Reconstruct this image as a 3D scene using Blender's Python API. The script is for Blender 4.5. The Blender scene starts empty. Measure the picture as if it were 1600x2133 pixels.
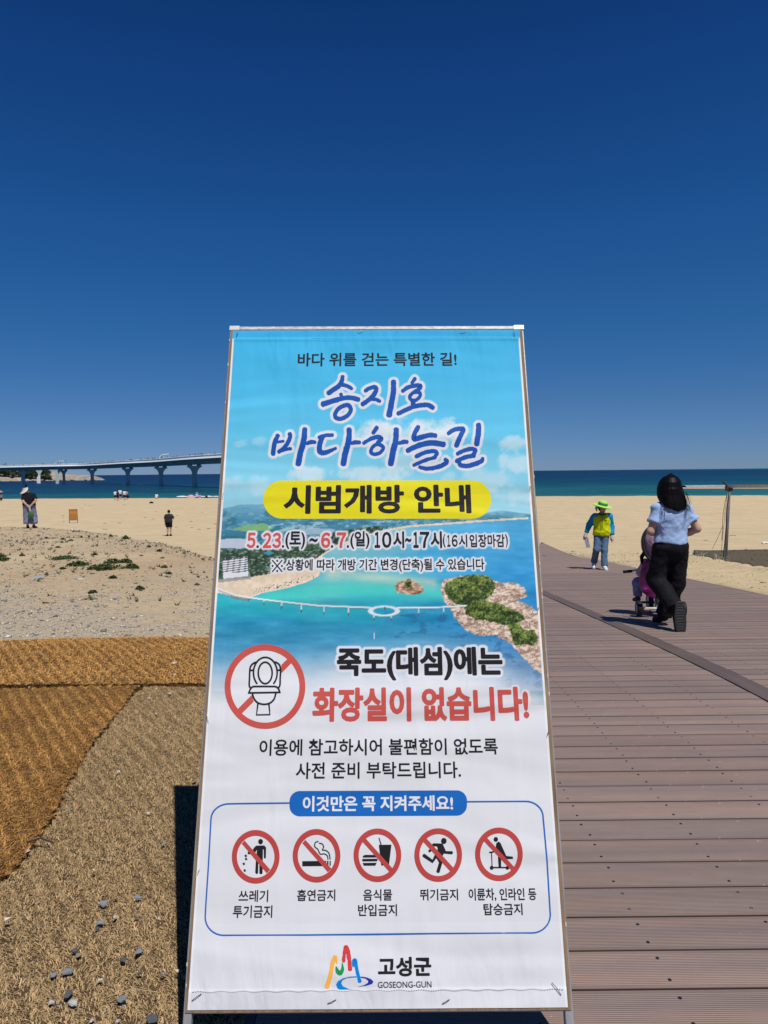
import bpy, math, random
import numpy as np
from mathutils import Matrix, Vector
from mathutils.geometry import tessellate_polygon
rad = math.radians
random.seed(7); RNG = np.random.default_rng(7)
SC = bpy.context.scene
COL = SC.collection

# ------------------------------------------------------------------ camera
CAM_H = 1.38
cam = bpy.data.cameras.new('camera'); camo = bpy.data.objects.new('camera', cam); COL.objects.link(camo)
cam.sensor_fit = 'VERTICAL'; cam.sensor_height = 36.0; cam.lens = 36.0 * 1479.0 / 2133.0
cam.clip_start = 0.05; cam.clip_end = 60000
# rows of B: world axes expressed in (right, image down, forward)
B = np.array([[9.99944842e-01, -1.05030178e-02, 0.0],
              [-5.89146955e-04, -5.60900183e-02, 9.98425542e-01],
              [-1.04864812e-02, -9.98370471e-01, -5.60931123e-02]])
rt, dn, fw = B[:, 0], B[:, 1], B[:, 2]
M = Matrix(((rt[0], -dn[0], -fw[0], 0), (rt[1], -dn[1], -fw[1], 0), (rt[2], -dn[2], -fw[2], CAM_H), (0, 0, 0, 1)))
camo.matrix_world = M
SC.camera = camo

# ------------------------------------------------------------------ sky and sun
SUN_EL, SUN_AZ = rad(63), rad(150)          # azimuth clockwise from +Y: behind the viewer's right shoulder
world = bpy.data.worlds.new('World'); SC.world = world; world.use_nodes = True
wn = world.node_tree; wn.nodes.clear()
wo = wn.nodes.new('ShaderNodeOutputWorld'); wb = wn.nodes.new('ShaderNodeBackground')
sk = wn.nodes.new('ShaderNodeTexSky'); sk.sky_type = 'NISHITA'; sk.sun_disc = False
sk.sun_elevation = SUN_EL; sk.sun_rotation = SUN_AZ
sk.altitude = 0; sk.air_density = 0.75; sk.dust_density = 0.0; sk.ozone_density = 3.0
hs = wn.nodes.new('ShaderNodeHueSaturation'); hs.inputs['Saturation'].default_value = 1.15
tcw = wn.nodes.new('ShaderNodeTexCoord'); sxyz = wn.nodes.new('ShaderNodeSeparateXYZ'); wn.links.new(tcw.outputs['Generated'], sxyz.inputs[0])
elr = wn.nodes.new('ShaderNodeValToRGB'); wn.links.new(sxyz.outputs[2], elr.inputs[0])       # clear dry air: a bluer horizon all the way round
for _k, (_p, _c) in enumerate(((0.0, (.265, .385, .72)), (.09, (.29, .45, .68)), (.188, (.23, .535, .77)), (.31, (.20, .56, .87)), (.468, (.155, .48, .84)), (.56, (.12, .39, .71)), (.8, (.12, .39, .71)))):
    _e = elr.color_ramp.elements[_k] if _k < 2 else elr.color_ramp.elements.new(_p)
    _e.position = _p; _e.color = (*_c, 1)
mxw = wn.nodes.new('ShaderNodeMix'); mxw.data_type = 'RGBA'; mxw.blend_type = 'MULTIPLY'; mxw.inputs[0].default_value = 1
wn.links.new(sk.outputs[0], hs.inputs['Color']); wn.links.new(hs.outputs[0], mxw.inputs[6]); wn.links.new(elr.outputs[0], mxw.inputs[7]); wn.links.new(mxw.outputs[2], wb.inputs[0])
wb.inputs[1].default_value = 0.085
wn.links.new(wb.outputs[0], wo.inputs[0])
sun = bpy.data.lights.new('sun', 'SUN'); sun.energy = 4.4; sun.angle = rad(0.5); sun.color = (1.0, 0.965, 0.91)
suno = bpy.data.objects.new('sun', sun); COL.objects.link(suno)
sd = Vector((math.sin(SUN_AZ) * math.cos(SUN_EL), math.cos(SUN_AZ) * math.cos(SUN_EL), math.sin(SUN_EL)))
suno.rotation_euler = sd.to_track_quat('Z', 'Y').to_euler(); suno.location = (20, -30, 60)
SC.view_settings.view_transform = 'Standard'; SC.view_settings.look = 'None'
SC.view_settings.exposure = 0.0; SC.view_settings.gamma = 1.0; SC.view_settings.use_curve_mapping = False

# ------------------------------------------------------------------ helpers
def lin(c):
    return tuple(((v / 255) / 12.92 if v / 255 <= 0.04045 else ((v / 255 + 0.055) / 1.055) ** 2.4) for v in c)

def linA(c):
    c = np.asarray(c, float) / 255
    return np.where(c <= 0.04045, c / 12.92, ((c + 0.055) / 1.055) ** 2.4)

MATS = {}
def mat(name, col, rough=0.8, noise=None, bump=None, spec=0.3, metal=0.0, attr=None, col2=None, coat=0, rnd=0, sheen=0):
    """noise=(scale, amount, detail[, stretch]) varies colour, bump=(scale, strength, distance[, stretch])"""
    if name in MATS: return MATS[name]
    m = bpy.data.materials.new(name); m.use_nodes = True; nt = m.node_tree
    p = nt.nodes['Principled BSDF']; N = nt.nodes.new; L = nt.links.new
    p.inputs['Roughness'].default_value = rough; p.inputs['Metallic'].default_value = metal
    p.inputs['Specular IOR Level'].default_value = spec
    p.inputs['Coat Weight'].default_value = coat
    p.inputs['Base Color'].default_value = (*col, 1)
    tc = N('ShaderNodeTexCoord')
    def mapped(st):
        mp = N('ShaderNodeMapping'); mp.inputs['Scale'].default_value = st; L(tc.outputs['Object'], mp.inputs[0]); return mp.outputs[0]
    src = None
    if attr:
        a = N('ShaderNodeAttribute'); a.attribute_name = attr; src = a.outputs['Color']
    if noise:
        nz = N('ShaderNodeTexNoise'); nz.inputs['Scale'].default_value = noise[0]; nz.inputs['Detail'].default_value = noise[2]
        nz.inputs['Roughness'].default_value = 0.65
        L(mapped(noise[3] if len(noise) > 3 else (1, 1, 1)), nz.inputs['Vector'])
        mx = N('ShaderNodeMix'); mx.data_type = 'RGBA'
        rp = N('ShaderNodeMapRange'); rp.inputs[1].default_value = 0.32; rp.inputs[2].default_value = 0.68
        rp.inputs[3].default_value = 0; rp.inputs[4].default_value = 1
        L(nz.outputs[0], rp.inputs[0]); L(rp.outputs[0], mx.inputs[0])
        if src is None:
            c2 = col2 if col2 else tuple(v * (1 - noise[1]) for v in col)
            mx.inputs[6].default_value = (*col, 1); mx.inputs[7].default_value = (*c2, 1)
        else:
            dk = N('ShaderNodeMix'); dk.data_type = 'RGBA'; dk.blend_type = 'MULTIPLY'; dk.inputs[0].default_value = 1
            L(src, dk.inputs[6]); dk.inputs[7].default_value = (1 - noise[1],) * 3 + (1,)
            L(src, mx.inputs[6]); L(dk.outputs[2], mx.inputs[7])
        src = mx.outputs[2]
    if rnd:
        oi = N('ShaderNodeObjectInfo'); hv = N('ShaderNodeHueSaturation')
        mr = N('ShaderNodeMapRange'); mr.inputs[3].default_value = 1 - rnd; mr.inputs[4].default_value = 1 + rnd
        L(oi.outputs['Random'], mr.inputs[0]); L(mr.outputs[0], hv.inputs['Value'])
        if src: L(src, hv.inputs['Color'])
        else: hv.inputs['Color'].default_value = (*col, 1)
        src = hv.outputs[0]
    if src: L(src, p.inputs['Base Color'])
    if bump:
        nb = N('ShaderNodeTexNoise'); nb.inputs['Scale'].default_value = bump[0]; nb.inputs['Detail'].default_value = 5
        L(mapped(bump[3] if len(bump) > 3 else (1, 1, 1)), nb.inputs['Vector'])
        bp = N('ShaderNodeBump'); bp.inputs['Strength'].default_value = bump[1]; bp.inputs['Distance'].default_value = bump[2]
        L(nb.outputs[0], bp.inputs['Height']); L(bp.outputs[0], p.inputs['Normal'])
    if sheen: p.inputs['Sheen Weight'].default_value = sheen
    MATS[name] = m
    return m

def mesh(name, V, F, mats=(), parent=None, smooth=False, mi=None, colors=None, loc=None):
    me = bpy.data.meshes.new(name)
    V = np.asarray(V, np.float32)
    if isinstance(F, np.ndarray):
        k = F.shape[1]; nf = len(F)
        me.vertices.add(len(V)); me.vertices.foreach_set('co', V.ravel())
        me.loops.add(nf * k); me.loops.foreach_set('vertex_index', F.ravel().astype(np.int32))
        me.polygons.add(nf); me.polygons.foreach_set('loop_start', (np.arange(nf) * k).astype(np.int32))
        me.update(calc_edges=True)
    else:
        me.from_pydata([tuple(map(float, v)) for v in V], [], [tuple(map(int, f)) for f in F])
    if not isinstance(mats, (tuple, list)): mats = (mats,)
    for m in mats: me.materials.append(m)
    if mi is not None: me.polygons.foreach_set('material_index', np.asarray(mi, np.int32))
    if smooth: me.polygons.foreach_set('use_smooth', np.ones(len(me.polygons), bool))
    if colors is not None:
        ca = me.color_attributes.new('col', 'FLOAT_COLOR', 'POINT')
        c4 = np.ones((len(V), 4), np.float32); c4[:, :3] = colors
        ca.data.foreach_set('color', c4.ravel())
    me.update()
    o = bpy.data.objects.new(name, me); COL.objects.link(o)
    if parent: o.parent = parent
    if loc is not None: o.location = loc
    return o

def empty(name, loc=(0, 0, 0), rz=0.0):
    o = bpy.data.objects.new(name, None); o.empty_display_size = 0.2; COL.objects.link(o)
    o.location = loc; o.rotation_euler = (0, 0, rz); return o

def tag(o, label=None, cat=None, group=None, kind=None):
    if label: o['label'] = label
    if cat: o['category'] = cat
    if group: o['group'] = group
    if kind: o['kind'] = kind
    return o

def tree_copy(o, parent=None):
    c = o.copy(); COL.objects.link(c)
    if parent: c.parent = parent; c.matrix_parent_inverse = o.matrix_parent_inverse.copy()
    for ch in [k for k in o.children]: tree_copy(ch, c)
    return c

class MB:
    """collects simple shapes into one mesh"""
    def __init__(s): s.v, s.f, s.m = [], [], []
    def add(s, v, f, m=0):
        n = len(s.v); s.v += [tuple(q) for q in v]; s.f += [tuple(i + n for i in q) for q in f]; s.m += [m] * len(f); return s
    def box(s, a, b, m=0, bev=0.0, M4=None):
        (x0, y0, z0), (x1, y1, z1) = a, b
        if bev <= 0:
            v = [(x0, y0, z0), (x1, y0, z0), (x1, y1, z0), (x0, y1, z0), (x0, y0, z1), (x1, y0, z1), (x1, y1, z1), (x0, y1, z1)]
            f = [(0, 3, 2, 1), (4, 5, 6, 7), (0, 1, 5, 4), (1, 2, 6, 5), (2, 3, 7, 6), (3, 0, 4, 7)]
        else:
            v, idx = [], {}
            cs = (((x0, x1)), ((y0, y1)), ((z0, z1)))
            for i in (0, 1):
                for j in (0, 1):
                    for k in (0, 1):
                        c = [cs[0][i], cs[1][j], cs[2][k]]; sg = [1 - 2 * i, 1 - 2 * j, 1 - 2 * k]
                        for ax in range(3):
                            q = [c[t] + (sg[t] * bev if t != ax else 0) for t in range(3)]
                            idx[(i, j, k, ax)] = len(v); v.append(tuple(q))
            f = []
            for ax in range(3):
                o1, o2 = [t for t in range(3) if t != ax]
                for s1 in (0, 1):
                    loop = []
                    for (a1, a2) in ((0, 0), (1, 0), (1, 1), (0, 1)):
                        kk = [0, 0, 0]; kk[ax] = s1; kk[o1] = a1; kk[o2] = a2
                        loop.append(idx[(*kk, ax)])
                    f.append(tuple(loop))
            for ax in range(3):   # edge chamfers
                o1, o2 = [t for t in range(3) if t != ax]
                for a1 in (0, 1):
                    for a2 in (0, 1):
                        def kx(e, face):
                            kk = [0, 0, 0]; kk[ax] = e; kk[o1] = a1; kk[o2] = a2; return idx[(*kk, face)]
                        f.append((kx(0, o1), kx(1, o1), kx(1, o2), kx(0, o2)))
            for i in (0, 1):
                for j in (0, 1):
                    for k in (0, 1): f.append((idx[(i, j, k, 0)], idx[(i, j, k, 1)], idx[(i, j, k, 2)]))
        if M4 is not None: v = [tuple(M4 @ Vector(q)) for q in v]
        return s.add(v, f, m)
    def tube(s, pts, r, n=8, m=0, cap=True, close=False):
        pts = [Vector(p) for p in pts]; k = len(pts)
        rs = r if isinstance(r, (list, tuple)) else [r] * k
        v, f = [], []; up = None
        for i, p in enumerate(pts):
            if close: d = pts[(i + 1) % k] - pts[i - 1]
            else: d = pts[min(i + 1, k - 1)] - pts[max(i - 1, 0)]
            d.normalize()
            if up is None:
                up = Vector((0, 0, 1)) if abs(d.z) < 0.9 else Vector((1, 0, 0))
            a = d.cross(up).normalized(); b = a.cross(d).normalized(); up = b
            for j in range(n):
                t = 2 * math.pi * j / n; v.append(tuple(p + (a * math.cos(t) + b * math.sin(t)) * rs[i]))
        for i in range(k if close else k - 1):
            for j in range(n):
                a0, a1 = i * n + j, i * n + (j + 1) % n; b0, b1 = ((i + 1) % k) * n + j, ((i + 1) % k) * n + (j + 1) % n
                f.append((a0, a1, b1, b0))
        if cap and not close: f += [tuple(range(n))[::-1], tuple(range((k - 1) * n, k * n))]
        return s.add(v, f, m)
    def beam(s, a, b, w, h, m=0, up=(0, 0, 1)):
        a, b = Vector(a), Vector(b); d = (b - a).normalized(); u = Vector(up)
        x = d.cross(u).normalized(); z = x.cross(d).normalized()
        v = []
        for p in (a, b):
            for sx, sz in ((-1, -1), (1, -1), (1, 1), (-1, 1)): v.append(tuple(p + x * sx * w / 2 + z * sz * h / 2))
        f = [(0, 1, 2, 3)[::-1], (4, 5, 6, 7), (0, 1, 5, 4), (1, 2, 6, 5), (2, 3, 7, 6), (3, 0, 4, 7)]
        return s.add(v, f, m)
    def lathe(s, prof, n=16, m=0, c=(0, 0, 0), axis='z'):
        v, f = [], []
        for r, z in prof:
            for j in range(n):
                t = 2 * math.pi * j / n; q = (r * math.cos(t), r * math.sin(t), z)
                if axis == 'x': q = (z, q[0], q[1])
                if axis == 'y': q = (q[0], z, q[1])
                v.append((c[0] + q[0], c[1] + q[1], c[2] + q[2]))
        for i in range(len(prof) - 1):
            for j in range(n):
                f.append((i * n + j, i * n + (j + 1) % n, (i + 1) * n + (j + 1) % n, (i + 1) * n + j))
        return s.add(v, f, m)
    def build(s, name, mats, parent=None, smooth=False):
        return mesh(name, s.v, s.f, mats, parent, smooth, s.m)

# numpy value noise
def _h(ix, iy, seed):
    n = (ix.astype(np.int64) * 374761393 + iy.astype(np.int64) * 668265263 + seed * 974634777) & 0x7fffffff
    n = (n ^ (n >> 13)) * 1274126177 & 0x7fffffff
    return ((n ^ (n >> 16)) & 0xffff) / 65535.0
def vn(x, y, seed=0):
    x, y = np.asarray(x, float), np.asarray(y, float)
    ix, iy = np.floor(x), np.floor(y); fx, fy = x - ix, y - iy
    fx = fx * fx * (3 - 2 * fx); fy = fy * fy * (3 - 2 * fy); ix = ix.astype(np.int64); iy = iy.astype(np.int64)
    return (_h(ix, iy, seed) * (1 - fx) + _h(ix + 1, iy, seed) * fx) * (1 - fy) + (_h(ix, iy + 1, seed) * (1 - fx) + _h(ix + 1, iy + 1, seed) * fx) * fy
def fbm(x, y, seed=0, o=4):
    s, a, t = 0, 1, 0
    for k in range(o): s = s + a * vn(x * 2 ** k, y * 2 ** k, seed + k * 17); t += a; a *= .55
    return s / t
def sstep(a, b, x): t = np.clip((x - a) / (b - a), 0, 1); return t * t * (3 - 2 * t)

# ------------------------------------------------------------------ ground shape
def zd(y):                                   # boardwalk surface: level, then falling gently to the beach
    y = np.minimum(np.asarray(y, float), 22.0)
    return -.072 * .6 * np.log1p(np.exp((y - 4.3) / .6))
Z22 = float(zd(22.0)); SEA_Z = -3.6
def crest(x): return 116 - .167 * np.asarray(x, float)
def gz(x, y, noise=True):
    x, y = np.broadcast_arrays(np.asarray(x, float), np.asarray(y, float))
    b = np.where(y < 22, zd(y), np.interp(y, [22, 30, 45, 60, 90, 130], [Z22, -1.75, -2.5, -2.6, -2.65, -2.65]))
    cy = crest(x); b = b - np.maximum(y - cy, 0) * .11
    # the low bank on the left: its edge runs away to the left
    ey = np.array([0, 8, 12, 16, 20, 24, 27, 30, 60.]); ex = np.array([-1.4, -1.5, -1.9, -3.2, -5.2, -8.0, -11.2, -28, -60.])
    edge = np.interp(y, ey, ex)
    P = np.interp(y, [0, 5.5, 8, 12, 16, 20, 27, 29, 36], [0, 0, -.10, -.25, -.34, -.46, -.54, -.62, -1.6])
    w = sstep(-1.2, 2.2, edge - x) * (1 - sstep(28, 33, y))
    w = np.where(y < 6, 1.0 * (x < -.3), w)
    w = np.where((y >= 6) & (y < 9) & (x < -.3), np.maximum(w, 1 - (y - 6) / 3), w)
    P = P + .10 * np.exp(-((x + 7.5) / 5) ** 2 - ((y - 18) / 4.5) ** 2)
    z = b * (1 - w) + P * w
    if noise:
        a = np.interp(y, [0, 5.8, 7, 12, 40, 200], [0, 0, .02, .05, .06, .05])
        z = z + a * (fbm(x * .9, y * .9, 3, 4) - .5) * 1.6
    deck = (x > -.32) & (x < 5.3 + np.clip((y - 9) * .05, 0, .6)) & (y < 27)
    z = np.where(deck, np.minimum(z, b) - .22, z)
    ridge = np.exp(-((x - 7.6 - (y - 14) * .12) / .45) ** 2) * (y > 11) * (y < 21) * .10
    z = z + np.where(deck, 0, ridge * (.5 + fbm(x * 3, y * 3, 9)))
    z = z + np.where((x > 5.3) & (y < 30), .05 * sstep(5.3, 6.0, x), 0) - .03
    z = np.where((x < -.25) & (y < 6.2), np.minimum(z, -.02), z)
    return z
def g1(x, y): return float(gz(x, y, False))

def terrain():
    xs = np.unique(np.concatenate([np.arange(-14, 18, .16), np.arange(-45, -14, .6), np.arange(18, 60, .6), np.arange(-300, -45, 6), np.arange(60, 330, 6)]))
    ys = np.unique(np.concatenate([np.arange(.6, 30, .16), np.arange(30, 60, .5), np.arange(60, 180, 1.2), [-30, -10, -4, 0, 190, 210, 260]]))
    X, Y = np.meshgrid(xs, ys); Z = gz(X, Y)
    nx, ny = len(xs), len(ys); i = np.arange(nx - 1); j = np.arange(ny - 1); I, J = np.meshgrid(i, j)
    a = (J * nx + I).ravel(); F = np.stack([a, a + 1, a + nx + 1, a + nx], 1)
    m = bpy.data.materials.new('beach_sand'); m.use_nodes = True; nt = m.node_tree; N = nt.nodes.new; L = nt.links.new
    p = nt.nodes['Principled BSDF']; p.inputs['Roughness'].default_value = .95; p.inputs['Specular IOR Level'].default_value = .1
    tc = N('ShaderNodeTexCoord')
    def noi(sc, det, st=(1, 1, 1), ro=.6):
        mp = N('ShaderNodeMapping'); mp.inputs['Scale'].default_value = st; L(tc.outputs['Object'], mp.inputs[0])
        n = N('ShaderNodeTexNoise'); n.inputs['Scale'].default_value = sc; n.inputs['Detail'].default_value = det; n.inputs['Roughness'].default_value = ro
        L(mp.outputs[0], n.inputs['Vector']); return n.outputs[0]
    def rng(s, a, b, c=0, d=1):
        r = N('ShaderNodeMapRange'); r.inputs[1].default_value = a; r.inputs[2].default_value = b; r.inputs[3].default_value = c; r.inputs[4].default_value = d
        L(s, r.inputs[0]); return r.outputs[0]
    def mixc(f, a, b):
        x = N('ShaderNodeMix'); x.data_type = 'RGBA'; L(f, x.inputs[0])
        for k, v in ((6, a), (7, b)):
            if isinstance(v, tuple): x.inputs[k].default_value = (*v, 1)
            else: L(v, x.inputs[k])
        return x.outputs[2]
    base = mixc(rng(noi(.7, 6), .35, .65), (.56, .45, .275), (.50, .39, .24))
    at = N('ShaderNodeAttribute'); at.attribute_name = 'col'
    sp = N('ShaderNodeSeparateColor'); L(at.outputs['Color'], sp.inputs[0])
    soil = mixc(rng(noi(9, 8, ro=.75), .35, .62), (.52, .405, .25), (.38, .29, .185))
    c = mixc(sp.outputs[0], base, soil)
    orange = mixc(rng(noi(2.5, 5), .3, .7), (.42, .28, .16), (.36, .27, .17)); c = mixc(sp.outputs[2], c, orange)
    grav = mixc(rng(noi(42, 6, ro=.8), .4, .6), (.52, .43, .30), (.30, .27, .21)); c = mixc(sp.outputs[1], c, grav)
    speck = rng(noi(60, 3, ro=.7), .63, .70); c = mixc(rng(speck, 0, 1, 0, .45), c, (.12, .10, .07))
    wet = mixc(rng(noi(.18, 3, (1, 3.5, 1)), .56, .7, 0, .35), c, (.33, .26, .17))
    L(wet, p.inputs['Base Color'])
    b1 = N('ShaderNodeBump'); b1.inputs['Strength'].default_value = .7; b1.inputs['Distance'].default_value = .09
    L(noi(2.6, 7, ro=.62), b1.inputs['Height'])
    vo = N('ShaderNodeTexVoronoi'); vo.feature = 'SMOOTH_F1'; vo.inputs['Scale'].default_value = 2.6; vo.inputs['Smoothness'].default_value = .35; L(tc.outputs['Object'], vo.inputs['Vector'])
    fr = rng(vo.outputs['Distance'], .12, .34, 0, 1); bf = N('ShaderNodeBump'); bf.inputs['Distance'].default_value = .045
    L(rng(noi(.22, 3), .45, .62, 0, .8), bf.inputs['Strength']); L(fr, bf.inputs['Height']); L(b1.outputs[0], bf.inputs['Normal'])
    b2 = N('ShaderNodeBump'); b2.inputs['Strength'].default_value = .8; b2.inputs['Distance'].default_value = .012
    L(noi(38, 6, ro=.75), b2.inputs['Height']); L(bf.outputs[0], b2.inputs['Normal']); L(b2.outputs[0], p.inputs['Normal'])
    ex = np.interp(Y, [0, 8, 12, 16, 20, 24, 27, 30, 60.], [-1.4, -1.5, -1.9, -3.2, -5.2, -8.0, -11.2, -28, -60.])
    n1 = fbm(X * .35, Y * .35, 21); n2 = fbm(X * .6, Y * .25, 33)
    soilw = sstep(-1.5, 1.2, ex - X) * (1 - sstep(27, 31, Y)) * sstep(.25, .5, n1 + .12)
    gravw = np.where(X < -.3, .75 * sstep(5.5, 6.2, Y) * (1 - sstep(7.5, 11.2, Y + (n2 - .5) * 3)) * sstep(.3, .6, fbm(X * 1.1, Y * .8, 44) + .02), 0)
    gravw = np.maximum(gravw, .35 * sstep(-1, 1, ex - X) * sstep(.55, .72, n2) * (Y < 27))
    orw = np.exp(-((X + 4.6) / 1.6) ** 2 - ((Y - 14.5) / 3.2) ** 2) * .8 * sstep(.3, .6, n1 + .1)
    cols = np.stack([soilw.ravel(), gravw.ravel(), orw.ravel()], 1)
    o = mesh('beach', np.stack([X.ravel(), Y.ravel(), Z.ravel()], 1), F, m, smooth=True, colors=cols)
    tag(o, kind='structure')
terrain()

def sea():
    m = bpy.data.materials.new('sea_water'); m.use_nodes = True; nt = m.node_tree; N = nt.nodes.new; L = nt.links.new
    p = nt.nodes['Principled BSDF']; p.inputs['Roughness'].default_value = .35; p.inputs['Specular IOR Level'].default_value = .10
    tc = N('ShaderNodeTexCoord'); se = N('ShaderNodeSeparateXYZ'); L(tc.outputs['Object'], se.inputs[0])
    nz = N('ShaderNodeTexNoise'); nz.inputs['Scale'].default_value = .018; nz.inputs['Detail'].default_value = 5
    mp = N('ShaderNodeMapping'); mp.inputs['Scale'].default_value = (.35, 1, 1); L(tc.outputs['Object'], mp.inputs[0]); L(mp.outputs[0], nz.inputs['Vector'])
    def math_(op, a, b):
        q = N('ShaderNodeMath'); q.operation = op
        for k, v in ((0, a), (1, b)):
            if isinstance(v, (int, float)): q.inputs[k].default_value = v
            else: L(v, q.inputs[k])
        return q.outputs[0]
    lg = math_('LOGARITHM', se.outputs[1], 10)
    v = math_('ADD', lg, math_('MULTIPLY', math_('SUBTRACT', nz.outputs[0], .5), .55))
    v = math_('ADD', v, math_('MULTIPLY', se.outputs[0], -.0006))
    mr = N('ShaderNodeMapRange'); mr.inputs[1].default_value = 2.0; mr.inputs[2].default_value = 3.4; L(v, mr.inputs[0])
    cr = N('ShaderNodeValToRGB'); L(mr.outputs[0], cr.inputs[0])
    e = cr.color_ramp.elements
    e[0].position = 0; e[0].color = (.032, .165, .145, 1); e[1].position = 1; e[1].color = (.002, .015, .055, 1)
    for ps, c in ((.13, (.012, .100, .100)), (.27, (.003, .050, .078)), (.45, (.002, .028, .064))):
        k = e.new(ps); k.color = (*c, 1)
    # white caps: scarce
    wc = N('ShaderNodeTexNoise'); wc.inputs['Scale'].default_value = .30; wc.inputs['Detail'].default_value = 3
    mp2 = N('ShaderNodeMapping'); mp2.inputs['Scale'].default_value = (.35, 1, 1); L(tc.outputs['Object'], mp2.inputs[0]); L(mp2.outputs[0], wc.inputs['Vector'])
    wr = N('ShaderNodeMapRange'); wr.inputs[1].default_value = .735; wr.inputs[2].default_value = .765; L(wc.outputs[0], wr.inputs[0])
    mx = N('ShaderNodeMix'); mx.data_type = 'RGBA'; L(wr.outputs[0], mx.inputs[0]); L(cr.outputs[0], mx.inputs[6]); mx.inputs[7].default_value = (.7, .75, .78, 1)
    dn_ = N('ShaderNodeTexNoise'); dn_.inputs['Scale'].default_value = .16; dn_.inputs['Detail'].default_value = 6
    mp3 = N('ShaderNodeMapping'); mp3.inputs['Scale'].default_value = (.3, 1, 1); L(tc.outputs['Object'], mp3.inputs[0]); L(mp3.outputs[0], dn_.inputs['Vector'])
    dr = N('ShaderNodeMapRange'); dr.inputs[1].default_value = .35; dr.inputs[2].default_value = .65; dr.inputs[3].default_value = .72; dr.inputs[4].default_value = 1.25; L(dn_.outputs[0], dr.inputs[0])
    ml = N('ShaderNodeVectorMath'); ml.operation = 'SCALE'; L(mx.outputs[2], ml.inputs[0]); L(dr.outputs[0], ml.inputs['Scale'])
    L(ml.outputs[0], p.inputs['Base Color'])
    bn = N('ShaderNodeTexNoise'); bn.inputs['Scale'].default_value = .9; bn.inputs['Detail'].default_value = 6
    mp4 = N('ShaderNodeMapping'); mp4.inputs['Scale'].default_value = (.5, 1, 1); L(tc.outputs['Object'], mp4.inputs[0]); L(mp4.outputs[0], bn.inputs['Vector'])
    bp = N('ShaderNodeBump'); bp.inputs['Strength'].default_value = 1; bp.inputs['Distance'].default_value = .5
    L(bn.outputs[0], bp.inputs['Height']); L(bp.outputs[0], p.inputs['Normal'])
    ys = [100, 200, 400, 900, 2000, 5000, 12000, 40000]; V = []; F = []
    for y in ys:
        for k in range(5): V.append(((-1 + k / 2) * (y * 1.2 + 400), y, SEA_Z))
    for j in range(len(ys) - 1):
        for k in range(4): a = j * 5 + k; F.append((a, a + 1, a + 6, a + 5))
    o = mesh('sea', V, F, m); tag(o, kind='structure')
    # sandbar with a grey wet strip behind it
    sm = mat('sandbar_sand', (.50, .33, .19), .95, (1.5, .15, 4))
    V, F = [], []; n = 60
    for i in range(n + 1):
        t = i / n; x = 76 + 146 * t; w = 17 * min(1, (t * 7) ** .6) * (.85 + .3 * float(vn(t * 9, .5, 4)))
        yc = 178 - 4 * t + 3 * float(vn(t * 6, 3.3, 5)); 
        for (d, z) in ((-1, -.25), (-.7, .03), (0, .30), (.5, .12), (1, -.25)): V.append((x, yc + d * w / 2, SEA_Z + z))
    for i in range(n):
        for k in range(4): a = i * 5 + k; F.append((a, a + 5, a + 6, a + 1))
    o = mesh('sandbar', V, F, sm, smooth=True); tag(o, kind='structure')
    gm = mat('surf_grey', (.36, .37, .38), .8, (.8, .4, 3, (1, 4, 1)))
    V, F = [], []
    for i in range(61):
        x = 82 + 144 * i / 60; yb = 193 + 2.0 * float(vn(i * .4, 1.1, 8))
        for (d, z) in ((-1, .06), (-.3, .42), (.3, .42), (1, -.1)): V.append((x, yb + d * 2.2, SEA_Z + z * (1 + .3 * float(vn(i * .9, 2, 2)))))
    for i in range(60):
        for k in range(3): a = i * 4 + k; F.append((a, a + 4, a + 5, a + 1))
    o = mesh('breaking_wave', V, F, gm, smooth=True); tag(o, kind='structure')
    # foam line at the water's edge on the left
    fm = mat('foam', (.72, .76, .78), .7)
    V, F = [], []
    for i in range(41):
        x = -46 + 15 * i / 40; yb = float(crest(x)) + 34; h = -.68 + .17 * float(vn(i * .5, 1, 3))
        V += [(x, yb - .8, SEA_Z - .1), (x, yb, SEA_Z + h + .75), (x, yb + 1, SEA_Z - .1)]
    for i in range(40):
        for k in range(2): a = i * 3 + k; F.append((a, a + 3, a + 4, a + 1))
    o = mesh('shore_wave', V, F, fm, smooth=True); tag(o, kind='structure')
sea()

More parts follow.
